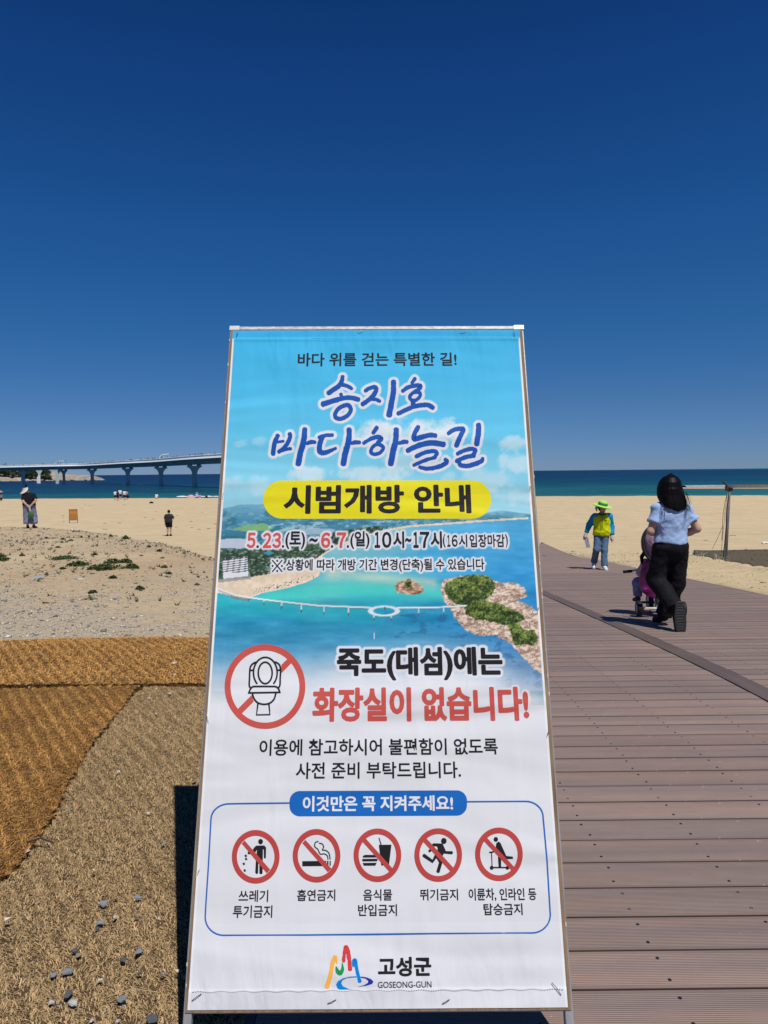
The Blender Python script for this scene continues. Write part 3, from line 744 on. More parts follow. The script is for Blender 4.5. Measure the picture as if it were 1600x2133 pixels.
T8 = [([(255, 165), (255, 300), (226, 450), (196, 612)], (70, 74, 80)), ([(540, 125), (498, 182)], (52, 40)), ([(375, 292), (440, 245), (540, 218), (615, 225), (590, 268), (535, 300)], (50, 56, 50)),
      ([(512, 425), (520, 480)], (58, 70)), ([(315, 592), (400, 550), (520, 500), (640, 478), (720, 478), (782, 515)], (54, 58, 60, 58)),
      ([(290, 800), (285, 950), (250, 1090), (218, 1262)], (70, 80, 78)), ([(325, 985), (385, 968), (440, 970)], (42, 58, 46)),
      ([(585, 768), (535, 860), (532, 930), (625, 905), (740, 878), (818, 885)], (56, 66, 66, 56)), ([(442, 1085), (600, 1012), (760, 982), (925, 1002)], (64, 72, 72)),
      ([(555, 1162), (680, 1108), (790, 1090), (832, 1118), (800, 1180)], (52, 52, 52)), ([(810, 1175), (700, 1205), (600, 1245), (522, 1280)], (44, 46, 40)), ([(600, 1302), (700, 1325), (850, 1300), (950, 1252), (965, 1222), (940, 1200)], (44, 54, 60, 46)),
      ([(985, 855), (1060, 808), (1160, 792), (1185, 815), (1140, 900), (1092, 1018)], (52, 58, 66)), ([(1388, 738), (1385, 850), (1362, 1000)], (66, 70, 70)),
      ([(1105, 1128), (1180, 1088), (1290, 1062), (1348, 1082), (1315, 1135)], (50, 52, 50)), ([(1330, 1150), (1210, 1172), (1090, 1225)], (56, 56, 48)), ([(1130, 1228), (1140, 1272), (1230, 1288), (1350, 1258), (1435, 1215), (1438, 1185)], (50, 56, 62, 42))]
OV7 = [([(1052, 490), (1125, 478), (1160, 540), (1120, 610), (1040, 655), (968, 650), (948, 600), (990, 530)], 54), ([(1500, 1000), (1560, 1012), (1592, 1050), (1550, 1110), (1480, 1132), (1428, 1108), (1440, 1050)], 46)]
OV8 = [([(545, 305), (600, 312), (610, 355), (560, 408), (500, 412), (470, 370), (500, 325)], 44)]
for i, (P, w) in enumerate(T7): d.stroke(S7(P), [q * K for q in w], blu, rough=.28, seed=i)
for i, (P, w) in enumerate(T8): d.stroke(S8(P), [q * K for q in w], blu, rough=.28, seed=i + 50)
for P, w in OV7: d.stroke(S7(P), w * K, blu, close=True, rough=.2)
for P, w in OV8: d.stroke(S8(P), w * K, blu, close=True, rough=.2)
d.halo(6.4)
def pill(x0, x1, y0, y1, n=14, tilt=0):
    r = (y1 - y0) / 2; c = (y0 + y1) / 2
    P = [(x1 - r + r * math.cos(t), c + r * math.sin(t) + tilt) for t in np.linspace(-math.pi / 2, math.pi / 2, n)]
    return P + [(x0 + r + r * math.cos(t), c + r * math.sin(t) - tilt) for t in np.linspace(math.pi / 2, 3 * math.pi / 2, n)]
d = dec('title_panel', 'yellow rounded panel under the heading', .0004); d.pill(548.5, 1023.2, 1001.4, 1081.2, 39.9, yel)
d = dec('lettering', 'heavy black heading on the yellow panel'); d.text('시범개방 안내', 591, 981, 1010.8, 1070.6, ink, .02, .022)
d = dec('date_lettering', 'dates and opening hours in red and black with white outline')
for tx, a, b, c, e, m_, bd, ex in (('\uff15', 515, 533, 1110, 1142, redt, .02, .016), ('.', 534.5, 540, 1136.5, 1142, ink, .02, 0), ('\uff12', 548, 566, 1110, 1142, redt, .02, .016), ('\uff13', 568, 586, 1110, 1142, redt, .02, .016), ('.', 587.5, 592.5, 1136, 1141.5, ink, .02, 0),
                               ('(토)', 595, 636, 1107.5, 1144, ink, .018, .008), ('~', 645, 662, 1121, 1130, ink, .02, .02), ('\uff16', 669, 688.5, 1109.5, 1141.5, redt, .02, .016), ('.', 689.5, 694.5, 1136, 1141.5, ink, .02, 0),
                               ('\uff17', 702, 721.5, 1109.5, 1141.5, redt, .02, .016), ('.', 722.5, 727.5, 1136, 1141.5, ink, .02, 0), ('(일)', 730, 770, 1107, 1143.5, ink, .018, .004),
                               ('\uff11', 780.5, 792, 1108.5, 1141.5, ink, .02, .010), ('\uff10', 796, 815.5, 1108.5, 1141.5, ink, .02, .010), ('시', 819, 842, 1107.5, 1142, ink, .02, .008), ('~', 844, 857, 1121, 1130, ink, .02, .02), ('\uff11', 861, 872, 1108.5, 1141.5, ink, .02, .010), ('\uff17', 875, 894.5, 1108.5, 1141.5, ink, .02, .010), ('시', 897, 920.5, 1107.5, 1142, ink, .02, .008),
                               ('(', 922.5, 928, 1113, 1141, ink, .014, 0), ('\uff11', 931.5, 938, 1115, 1139, ink, .016, 0), ('\uff16', 941, 953, 1115, 1139, ink, .016, 0), ('시', 955.5, 973, 1114, 1140, ink, .014, 0), ('입장마감', 978, 1051, 1113.5, 1140, ink, .012, 0), (')', 1052.5, 1057.5, 1113, 1141, ink, .014, 0)):
    d.text(tx, a, b, c, e, m_, bd, ex)
d.halo(4.6)
d = dec('lettering', 'small note line starting with a reference mark'); d.text('상황에 따라 개방 기간 변경(단축)될 수 있습니다', 596, 1009, 1164.5, 1192, ink, .008, .010)
for P in ([(568, 1167.5), (588, 1191)], [(588, 1167.5), (568, 1191)]): d.stroke(P, 2.4, ink, smooth=False)
for c in ((578, 1168.5), (578, 1189.8), (568.3, 1179.2), (587.8, 1179.2)): d.ell(c, 2.1, 2.2, ink, 10)
d.halo(4.4)
d = dec('lettering', 'heavy black line naming the island'); d.text('죽도(대섬)에는', 702, 1046.7, 1348, 1417, ink, .02, .02); d.halo(6)
d = dec('warning_lettering', 'heavy red warning line'); d.text('화장실이 없습니다!', 651, 1101, 1431.5, 1502.5, redp, .02, .02); d.halo(5)
d = dec('lettering', 'upper dark line of the two-line request'); d.text('이용에 참고하시어 불편함이 없도록', 541, 1036.5, 1538.5, 1573, ink, .017)
d = dec('lettering', 'lower dark line of the two-line request'); d.text('사전 준비 부탁드립니다.', 616.6, 960, 1587, 1621.5, ink, .017)
# no toilet sign
d = dec('prohibition_sign', 'large red ring with a toilet outline, no toilets', .0007)
tq = lambda P: [(460 + .11875 * x, 1330 + .11875 * y) for x, y in P]
wt = print_mat('sheet_white_print', (.60, .61, .635))
d.ring((552.4, 1430.2), 84, 88, 12.2, redp)
d.poly(tq([(290, 1250), (548, 990), (572, 1080), (585, 1100), (362, 1325)]), redp); d.poly(tq([(1066, 465), (1180, 350), (1252, 420), (1066, 608)]), redp)
toil = [(500, 860), (512, 560), (520, 480), (600, 405), (660, 405), (720, 340), (790, 322), (860, 345), (930, 400), (990, 405), (1060, 500), (1050, 850), (1048, 960), (975, 965), (930, 1080), (860, 1140), (875, 1350), (620, 1350), (650, 1140), (590, 1080), (555, 965), (485, 960)]
lw = 30 * .11875
d.stroke([(460 + .11875 * (785 + 208 * math.cos(t)), 1330 + .11875 * (600 + 268 * math.sin(t))) for t in np.linspace(2.35, 2 * math.pi + .79, 40)], lw, ink, smooth=False)
d.stroke([(460 + .11875 * (783 + 122 * math.cos(t)), 1330 + .11875 * (605 + 188 * math.sin(t))) for t in np.linspace(0, 2 * math.pi, 40)[:-1]], lw, ink, smooth=False, close=True)
for P in ([(640, 418), (600, 425), (540, 470), (515, 540), (508, 700), (503, 820), (522, 865)], [(945, 415), (985, 425), (1035, 470), (1052, 560), (1045, 700), (1042, 810), (1022, 860)], [(520, 560), (578, 558)], [(992, 556), (1045, 556)],
          [(500, 955), (515, 905), (560, 850), (640, 842), (900, 842), (975, 848), (1020, 890), (1038, 948)], [(490, 955), (1045, 945)], [(560, 968), (585, 1050), (650, 1125), (760, 1155), (870, 1130), (940, 1060), (968, 965)], [(655, 1150), (630, 1340), (865, 1335), (848, 1150)]):
    d.stroke(tq(P), lw, ink, smooth=len(P) > 4)
# rules panel
d = dec('panel_outline', 'thin blue rounded frame round the five signs')
cor = lambda c, r, a0, a1: [(c[0] + r[0] * math.cos(t), c[1] + r[1] * math.sin(t)) for t in np.linspace(a0, a1, 9)]
P = [(609, 1672.3), (500, 1673.6)] + cor((478, 1707), (38, 33), -math.pi / 2, -math.pi)[0:] + [(435, 1800), (429, 1890)] + cor((466, 1910), (38, 37.5), math.pi, math.pi / 2) + [(640, 1946.5), (900, 1944)] + cor((1108, 1905), (38, 37.5), math.pi / 2, 0) + [(1139, 1790)] + cor((1095, 1702), (36, 33), 0, -math.pi / 2) + [(967, 1669.8)]
d.stroke(P, 3.1, pblue, smooth=False)
d = dec('panel_heading', 'blue rounded tab heading the rules', .0006)
R_ = 20
PP = cor((603.5 + R_ + 2, 1667), (22, 20), math.pi, 3 * math.pi / 2) + cor((950.5, 1665.5), (22, 19.5), -math.pi / 2, 0) + cor((950.5, 1677), (22, 21), 0, math.pi / 2) + cor((625.5, 1678.5), (22, 21), math.pi / 2, math.pi)
d.pill(603.5, 972.6, 1646.8, 1699.3, 21.5, pblue, -.004); d.k += 30; d.text('이것만은 꼭 지켜주세요!', 631, 943.5, 1657, 1689.5, wht, .02, .01)
pa = lambda P: [(470 + .2 * x, 1715 + .2 * y) for x, y in P]
pb = lambda P: [(780 + .2 * x, 1715 + .2 * y) for x, y in P]
def sign5(label, c):
    d = dec('prohibition_sign', label, .0007); return d
def close5(d, c, slash):
    d.ring(c, 49.6, 55.6, 10.6, redi); d.poly(slash, redi)
d = sign5('red ring crossing out a person dropping litter', (533.3, 1784))
d.ell((470 + .2 * 367, 1715 + .2 * 188), 5.0, 5.5, ink)
d.poly(pa([(322, 230), (405, 228), (425, 250), (422, 360), (402, 362), (400, 268), (392, 268), (388, 515), (378, 525), (362, 525), (355, 515), (355, 385), (345, 385), (342, 515), (332, 524), (318, 520), (312, 505), (320, 360), (330, 270), (312, 300), (290, 318), (238, 318), (232, 300), (240, 290), (275, 290), (300, 250)]), ink)
for x, y in ((214, 335), (217, 368), (194, 418), (203, 487)): d.poly(pa([(x - 14, y - 6), (x + 4, y - 15), (x + 14, y + 6), (x - 5, y + 15)]), ink)
close5(d, (533.3, 1784), pa([(172, 208), (200, 176), (466, 478), (432, 516)]))
d = sign5('red ring crossing out a smoking cigarette', (659.7, 1782))
d.poly(pa([(800, 392), (1050, 388), (1050, 442), (800, 444)]), ink); d.poly(pa([(1058, 388), (1073, 388), (1073, 440), (1058, 440)]), ink); d.poly(pa([(1084, 388), (1097, 388), (1097, 438), (1084, 438)]), ink)
for P in ([(966, 186), (935, 200), (930, 240), (960, 266), (972, 290), (990, 318), (1030, 316), (1060, 335), (1068, 372)], [(978, 204), (1010, 215), (1022, 245), (1010, 275), (1045, 280), (1078, 310), (1090, 372)]): d.stroke(pa(P), 2.3, ink)
close5(d, (659.7, 1782), pa([(802, 204), (832, 170), (1102, 468), (1066, 504)]))
d = sign5('red ring crossing out a burger and a drink', (786.3, 1781))
d.poly(pa([(1450, 326), (1560, 326), (1580, 352), (1428, 354), (1432, 338)]), ink); d.stroke(pa([(1432, 381), (1574, 379)]), 5.2, ink); d.poly(pa([(1428, 410), (1574, 408), (1560, 438), (1440, 438)]), ink)
d.poly(pb([(46, 222), (178, 220), (152, 430), (72, 436)]), ink); d.stroke(pb([(49, 152), (70, 222)]), 2.2, ink)
close5(d, (786.3, 1781), pa([(1430, 192), (1462, 158), (1736, 464), (1704, 500)]))
d = sign5('red ring crossing out a running person', (912.7, 1780.6))
d.ell((780 + .2 * 722, 1715 + .2 * 182), 5.8, 6.3, ink)
for P, w in (([(615, 222), (700, 222), (735, 300), (805, 304)], 6.4), ([(612, 222), (600, 262), (572, 288)], 5.2), ([(700, 240), (645, 330), (605, 395), (515, 332)], 7.2), ([(660, 350), (690, 405), (662, 500)], 7.2)): d.stroke(pb(P), w, ink, smooth=False)
d.poly(pb([(640, 214), (700, 212), (735, 290), (690, 370), (640, 350), (625, 330), (660, 262)]), ink)
close5(d, (912.7, 1780.6), pb([(508, 190), (540, 154), (824, 462), (790, 498)]))
d = sign5('red ring crossing out a person on a kick scooter', (1039, 1779))
d.ell((780 + .2 * 1263, 1715 + .2 * 165), 4.6, 5.0, ink)
d.poly(pb([(1268, 205), (1290, 188), (1310, 200), (1372, 338), (1440, 345), (1442, 368), (1368, 370), (1318, 345), (1318, 450), (1292, 450), (1285, 350), (1300, 320), (1262, 250)]), ink)
d.stroke(pb([(1275, 268), (1232, 296), (1198, 300)]), 3.0, ink); d.stroke(pb([(1218, 300), (1224, 452)]), 1.9, ink); d.stroke(pb([(1224, 458), (1382, 458)]), 2.8, ink)
d.ell((780 + .2 * 1220, 1715 + .2 * 460), 4, 4.2, ink); d.ell((780 + .2 * 1384, 1715 + .2 * 460), 3.8, 4.0, ink)
close5(d, (1039, 1779), pb([(1138, 182), (1170, 148), (1454, 452), (1424, 486)]))
for lb, rows in (('two-line caption under the litter sign', (('쓰레기', 498, 559.4, 1853, 1878), ('투기금지', 486, 568, 1885, 1911))), ('caption under the smoking sign', (('흡연금지', 619.3, 698.8, 1852, 1876),)),
                 ('two-line caption under the food sign', (('음식물', 756.7, 817, 1851.6, 1875.5), ('반입금지', 746, 827, 1883, 1907.5))), ('caption under the running sign', (('뛰기금지', 874.6, 954, 1851, 1875),)),
                 ('two-line caption under the scooter sign', (('이륜차, 인라인 등', 976, 1117, 1849.4, 1876), ('탑승금지', 1007, 1088, 1881, 1905.5)))):
    d = dec('caption', lb)
    for r in rows: d.text(*r, ink, .006, .013)
# emblem
d = dec('emblem', 'brush-stroke mountain and lake emblem in yellow, green, red and blue')
lg = lambda P: [(670 + .15 * x, 1950 + .15 * y) for x, y in P]
oy, gr, rd, b1, b2 = print_mat('ink_orange', (.80, .40, .07)), print_mat('ink_green', (.01, .27, .07)), print_mat('ink_red_logo', (.56, .045, .05)), print_mat('ink_blue_logo', (.0, .20, .60)), print_mat('ink_navy_logo', (.012, .03, .32))
d.stroke(lg([(75, 695), (105, 600), (135, 480), (155, 360), (185, 285), (205, 300), (215, 370)]), [10.5, 9, 8.5, 9, 7, 2], oy, rough=.3)
d.stroke(lg([(205, 420), (225, 480), (262, 505), (292, 450), (288, 360)]), [3, 9, 9, 7, 1], gr)
d.stroke(lg([(308, 340), (315, 250), (335, 140), (365, 200), (385, 320), (398, 455)]), [7, 7, 8, 9, 8.5, 8.5], rd, rough=.35)
d.stroke(lg([(440, 415), (445, 345), (465, 330), (485, 430), (510, 540), (532, 620)]), [3, 7, 9, 7, 7, 8], b1, rough=.3)
d.poly(lg([(490, 548), (400, 552), (300, 575), (225, 620), (202, 665), (225, 720), (300, 765), (412, 822), (500, 780), (598, 738), (500, 742), (380, 725), (300, 690), (275, 650), (290, 605), (350, 575), (430, 565), (490, 564)]), b1)
d.poly(lg([(545, 552), (620, 562), (690, 590), (722, 625), (700, 655), (620, 680), (495, 696), (590, 672), (645, 640), (648, 610), (610, 580), (545, 568)]), b2)
d = dec('lettering', 'county name in dark letters beside the emblem'); d.text('고성군', 787.5, 898.5, 1992.3, 2033, ink, .02, .02)
d = dec('lettering', 'county name in small Latin capitals'); d.text('GOSEONG-GUN', 787, 898.8, 2043.5, 2056.8, ink, .008)

# rasterise the white outlines
def halo_mask(tris, r):
    lo = tris.reshape(-1, 2).min(0) - r - 2; hi = tris.reshape(-1, 2).max(0) + r + 2; s = 1.0
    W, H = int((hi[0] - lo[0]) * s) + 1, int((hi[1] - lo[1]) * s) + 1; Bm = np.zeros((H, W), bool)
    for T in tris:
        t = (T - lo) * s; x0, y0 = np.floor(t.min(0)).astype(int); x1, y1 = np.ceil(t.max(0)).astype(int)
        gx, gy = np.meshgrid(np.arange(x0, x1 + 1), np.arange(y0, y1 + 1))
        def e(a, b): return (b[0] - a[0]) * (gy - a[1]) - (b[1] - a[1]) * (gx - a[0])
        a, b, c = e(t[0], t[1]), e(t[1], t[2]), e(t[2], t[0])
        k = ((a >= -.01) & (b >= -.01) & (c >= -.01)) | ((a <= .01) & (b <= .01) & (c <= .01))
        Bm[gy[k], gx[k]] = True
    D = np.full((H, W), 99.0); R = int(r) + 2
    for dy in range(-R, R + 1):
        for dx in range(-R, R + 1):
            q = math.hypot(dx, dy)
            if q > R: continue
            ys, xs = slice(max(dy, 0), H + min(dy, 0)), slice(max(dx, 0), W + min(dx, 0))
            yt, xt = slice(max(-dy, 0), H + min(-dy, 0)), slice(max(-dx, 0), W + min(-dx, 0))
            D[yt, xt] = np.minimum(D[yt, xt], np.where(Bm[ys, xs], q, 99))
    return lo, sstep(r + .9, r - .9, D) if False else np.clip((r + .9 - D) / 1.8, 0, 1)
def inpoly(X, Y, P):
    c = np.zeros(X.shape, bool); n = len(P)
    for i in range(n):
        x1, y1 = P[i]; x2, y2 = P[(i + 1) % n]
        if y1 == y2: continue
        c ^= ((y1 > Y) != (y2 > Y)) & (X < (x2 - x1) * (Y - y1) / (y2 - y1) + x1)
    return c
def seg_d(X, Y, P):
    D = np.full(X.shape, 1e9)
    for (x1, y1), (x2, y2) in zip(P[:-1], P[1:]):
        L2 = (x2 - x1) ** 2 + (y2 - y1) ** 2 + 1e-9; t = np.clip(((X - x1) * (x2 - x1) + (Y - y1) * (y2 - y1)) / L2, 0, 1)
        D = np.minimum(D, np.hypot(X - x1 - t * (x2 - x1), Y - y1 - t * (y2 - y1)))
    return D

def paint(X, Y):
    """the printed picture, in sRGB 0..255 as printed"""
    C = np.zeros(X.shape + (3,)); f = lambda s, k, o=4, sx=1., sy=1.: fbm(X * s * sx, Y * s * sy, k, o)
    def lay(m, col):
        m = np.clip(m, 0, 1)[..., None]; C[:] = C * (1 - m) + np.asarray(col, float) * m
    def ramp(v, ks, cs): return np.stack([np.interp(v, ks, [c[i] for c in cs]) for i in range(3)], -1)
    C[:] = ramp(Y, [690, 800, 900, 980, 1040, 1070], [(62, 186, 236), (76, 190, 235), (98, 198, 234), (128, 206, 232), (150, 212, 230), (160, 214, 228)])
    for cx_, cy_, rx, ry, a in ((785, 905, 50, 30, 1), (835, 905, 60, 34, .8), (905, 888, 52, 22, .95), (940, 900, 50, 22, .8), (640, 990, 40, 18, .8), (780, 990, 90, 20, .75), (850, 960, 60, 20, .5), (1075, 925, 40, 18, .75), (1080, 965, 45, 22, .7), (500, 925, 18, 10, .4), (545, 920, 20, 12, .4), (520, 1010, 60, 22, .45), (1000, 1000, 80, 26, .5), (1080, 1030, 60, 24, .5)):
        q = ((X - cx_) / rx) ** 2 + ((Y - cy_) / ry) ** 2; n = f(.045, 51, 5)
        lay(a * .82 * sstep(1.2, .05, q + (n - .5) * 2.4) * np.where(Y < cy_, sstep(1.2, .9, q + (n - .5) * 1.6), 1), (226, 232, 236))
    # hills
    hz_ = np.interp(X, [440, 467, 500, 560, 640, 700, 800, 900, 1000, 1050, 1103, 1150], [1058, 1060, 1052, 1050, 1060, 1066, 1072, 1076, 1072, 1064, 1071, 1074]) + 5 * (f(.03, 61) - .5)
    hill = sstep(-1, 1, Y - hz_); lay(hill, ramp(Y, [1050, 1085, 1130], [(118, 178, 206), (74, 140, 172), (52, 116, 140)]))
    lay(hill * sstep(.5, .62, f(.05, 63, 4, 1, 2)) * .5, (46, 104, 122)); lay(hill * sstep(.60, .66, f(.09, 64, 3, 1, 2.5)) * (Y < 1140) * .5, (140, 190, 190))
    lay(.85 * inpoly(X, Y, [(478, 1104), (515, 1094), (550, 1090), (572, 1100), (560, 1106), (520, 1108)]), (132, 184, 120))
    lay(.5 * sstep(.55, .65, f(.08, 65, 3, 1, 3)) * inpoly(X, Y, [(560, 1090), (1000, 1080), (1000, 1100), (700, 1120), (560, 1110)]), (214, 226, 226))
    lay(inpoly(X, Y, [(440, 1124), (500, 1122), (540, 1130), (545, 1140), (500, 1143), (440, 1141)]), (186, 198, 214)); lay(.8 * inpoly(X, Y, [(610, 1104), (650, 1100), (700, 1103), (690, 1114), (630, 1114)]), (170, 192, 210))
    woods = inpoly(X, Y, [(440, 1141), (500, 1145), (560, 1140), (640, 1122), (720, 1104), (790, 1096), (800, 1106), (700, 1148), (660, 1168), (600, 1195), (520, 1210), (440, 1214)])
    lay(woods, ramp(f(.16, 67), [.3, .7], [(36, 58, 46), (70, 100, 74)])); lay(woods * sstep(.62, .68, f(.2, 68, 3, 1, 1.6)) * .7, (176, 186, 178)); lay(.8 * inpoly(X, Y, [(548, 1152), (560, 1148), (572, 1152), (560, 1158)]), (70, 160, 200))
    # water
    sh = [(1160, 1077), (1103, 1081), (1000, 1088), (920, 1094), (860, 1098), (800, 1108), (760, 1119), (705, 1138), (672, 1158), (668, 1190), (664, 1200), (640, 1213), (600, 1225), (545, 1236), (532, 1242), (512, 1249), (485, 1243), (440, 1232), (440, 1440), (1160, 1440)]
    w = inpoly(X, Y, sh); wc = ramp(Y, [1080, 1140, 1200, 1245, 1290, 1340, 1400], [(104, 188, 222), (78, 172, 214), (72, 180, 206), (50, 178, 196), (40, 146, 184), (66, 150, 190), (120, 172, 205)])
    wr = ramp(Y, [1080, 1200, 1300, 1400], [(84, 176, 222), (52, 150, 208), (36, 128, 190), (110, 150, 190)]); t = sstep(760, 1090, X)[..., None]; wc = wc * (1 - t) + wr * t
    wc = wc + ((f(.05, 70, 5, .35, 1.6) - .5) * 46)[..., None]; lay(w, wc)
    sd_ = seg_d(X, Y, sh[5:17]); lay(w * np.exp(-(sd_ / 60) ** 2) * np.clip((X - 600) / 100, 0, 1) * .75, (150, 200, 200)); lay(w * np.exp(-(seg_d(X, Y, [(560, 1245), (700, 1225), (860, 1232), (960, 1240)]) / 16) ** 2) * .75, (74, 208, 190))
    lay(w * np.exp(-(seg_d(X, Y, [(690, 1195), (800, 1205), (900, 1215)]) / 13) ** 2) * .6 * (.5 + f(.05, 71, 4, .5, 2)), (206, 214, 186)); lay(w * inpoly(X, Y, [(430, 1235), (540, 1245), (800, 1275), (800, 1300), (430, 1280)]) * .25, (30, 190, 190))
    lay(w * sstep(.6, .68, f(.05, 72, 4, 1, 2.2)) * sstep(1262, 1280, Y) * (X > 820) * .45, (36, 92, 140))
    # sand
    sand = inpoly(X, Y, [(440, 1212), (480, 1206), (520, 1203), (560, 1196), (600, 1186), (640, 1178), (664, 1160), (700, 1136), (755, 1117), (800, 1104), (850, 1095), (920, 1090), (1000, 1084), (1100, 1078)] + sh[1:18])
    lay(sand, ramp(f(.1, 73), [.3, .7], [(222, 202, 176), (238, 222, 200)])); lay(sand * sstep(7, 3, np.abs(seg_d(X, Y, [(530, 1232), (590, 1219), (650, 1202)]))) * (vn(X * .8, Y * .8, 5) > .72), (80, 84, 92))
    # hotel
    hb = inpoly(X, Y, [(463, 1167), (515, 1160), (518, 1200), (466, 1208)]); lay(hb, (226, 230, 232)); lay(hb * (np.mod(Y - .13 * (490 - X), 4.6) < 2.1) * (Y < 1193), (70, 78, 92)); lay(inpoly(X, Y, [(470, 1160), (480, 1159), (480, 1167), (470, 1168)]) + 0., (60, 66, 70)); lay(inpoly(X, Y, [(494, 1157), (506, 1156), (506, 1162), (494, 1163)]) + 0., (60, 66, 70))
    lay(inpoly(X, Y, [(440, 1208), (520, 1200), (525, 1206), (440, 1216)]) * .8, (150, 150, 150))
    # islet and island
    def rocks(P, seed, cols=((150, 124, 106), (238, 216, 198))):
        m = inpoly(X + 5 * (f(.14, seed) - .5), Y + 5 * (f(.14, seed + 1) - .5), P); v = f(.16, seed + 2, 5, .8, 1.5); lay(m, ramp(v, [.30, .5, .64], (cols[0], tuple((a + b) / 2 for a, b in zip(*cols)), cols[1])))
        lay(m * sstep(.028, .0, np.abs(f(.11, seed + 3, 3, .6, 1.6) - .5)) * .8, (84, 66, 58)); lay(m * sstep(.6, .7, f(.3, seed + 4, 2)) * .4, (246, 232, 216))
    def green(P, seed):
        m = inpoly(X + 5 * (f(.2, seed) - .5), Y + 5 * (f(.2, seed + 1) - .5), P); v = .5 * f(.13, seed + 2, 5) + .5 * f(.4, seed + 8, 3); yy = (Y - min(p[1] for p in P)) / (max(p[1] for p in P) - min(p[1] for p in P))
        lay(m, ramp(v - yy * .12, [.30, .46, .62], [(32, 50, 26), (78, 100, 44), (150, 164, 84)]))
    rocks([(820, 1222), (838, 1210), (852, 1206), (868, 1215), (884, 1224), (880, 1236), (852, 1240), (828, 1234)], 81, ((120, 84, 62), (214, 178, 150))); green([(844, 1214), (850, 1206), (858, 1214), (860, 1226), (846, 1226)], 83)
    rocks([(917, 1226), (923, 1208), (960, 1200), (1025, 1208), (1045, 1215), (1070, 1212), (1092, 1224), (1098, 1242), (1076, 1250), (1105, 1262), (1119, 1274), (1122, 1300), (1126, 1340), (1132, 1404), (1112, 1392), (1088, 1368), (1068, 1345), (1050, 1333), (1035, 1326), (1060, 1310), (1040, 1322), (1000, 1325), (972, 1314), (958, 1300), (945, 1285), (938, 1268), (924, 1252)], 85)
    green([(924, 1226), (930, 1216), (948, 1205), (975, 1199), (1000, 1196), (1018, 1201), (1032, 1217), (1028, 1234), (1012, 1248), (984, 1262), (952, 1260), (934, 1248)], 87)
    green([(968, 1266), (985, 1252), (1010, 1250), (1040, 1258), (1070, 1272), (1090, 1282), (1094, 1292), (1070, 1300), (1050, 1303), (1020, 1294), (990, 1290), (970, 1280)], 89)
    green([(1056, 1300), (1078, 1296), (1090, 1312), (1112, 1312), (1122, 1328), (1112, 1345), (1092, 1342), (1072, 1344), (1066, 1326)], 91)
    # footbridge
    br = [(455, 1227), (490, 1240), (520, 1245), (548, 1249), (590, 1254), (665, 1262), (772, 1266)]; lay(sstep(2.3, 1.2, seg_d(X, Y, br)), (222, 230, 232)); lay(sstep(1.1, .5, seg_d(X, Y + -2.6, br)) * .6, (70, 110, 130))
    lay(sstep(2.0, 1.1, seg_d(X, Y, [(828, 1266.5), (900, 1266), (970, 1262)])), (228, 234, 236)); el = np.abs(np.hypot((X - 800) / 28., (Y - 1273) / 9.3) - 1) * 9.3; lay(sstep(2.5, 1.2, el) , (226, 232, 235))
    for x, a, b in ((518, 1248, 1252), (550, 1251, 1260), (587, 1256, 1268), (628, 1260, 1275), (675, 1264, 1280), (726, 1268, 1282), (779, 1279, 1292), (815, 1280, 1293), (802, 1263, 1270), (872, 1268, 1282), (924, 1267, 1281)):
        lay(sstep(1.7, .7, seg_d(X, Y, [(x, a), (x, b)])), (214, 222, 226)); lay(sstep(1.8, .8, seg_d(X, Y, [(x, b - 4), (x, b)])) * .8, (44, 66, 80))
    lay(sstep(1.6, .6, seg_d(X, Y, [(779.5, 1320), (779.5, 1330)])), (225, 225, 228))
    lay(inpoly(X, Y, [(460, 1235), (490, 1243), (525, 1249), (515, 1252), (490, 1249)]) * .7, (130, 120, 110))
    # fade to white
    yf = np.interp(X, [440, 520, 700, 900, 1000, 1080, 1140], [1420, 1435, 1400, 1380, 1392, 1432, 1452]) + 22 * (f(.02, 95) - .5)
    t = np.clip((Y - (yf - 75)) / 125, 0, 1); t = t * t * (3 - 2 * t); lay(t, (224, 226, 231))
    lay((Y > 1470) * 1., (224, 226, 231)); lay(np.clip((1 - np.hypot((X - 552.4) / 80., (Y - 1430.2) / 84.)) * 30, 0, 1), (226, 228, 233))
    for tr, r in HALO:
        lo, Dm = halo_mask(tr, r); xi, yi = np.clip((X - lo[0]), 0, Dm.shape[1] - 1.001), np.clip((Y - lo[1]), 0, Dm.shape[0] - 1.001)
        x0, y0 = xi.astype(int), yi.astype(int); fx, fy = xi - x0, yi - y0
        mm = (Dm[y0, x0] * (1 - fx) + Dm[y0, x0 + 1] * fx) * (1 - fy) + (Dm[y0 + 1, x0] * (1 - fx) + Dm[y0 + 1, x0 + 1] * fx) * fy
        mm = mm * (X > lo[0]) * (X < lo[0] + Dm.shape[1] - 1) * (Y > lo[1]) * (Y < lo[1] + Dm.shape[0] - 1); lay(mm, (222, 226, 234))
    return linA(C) * .83

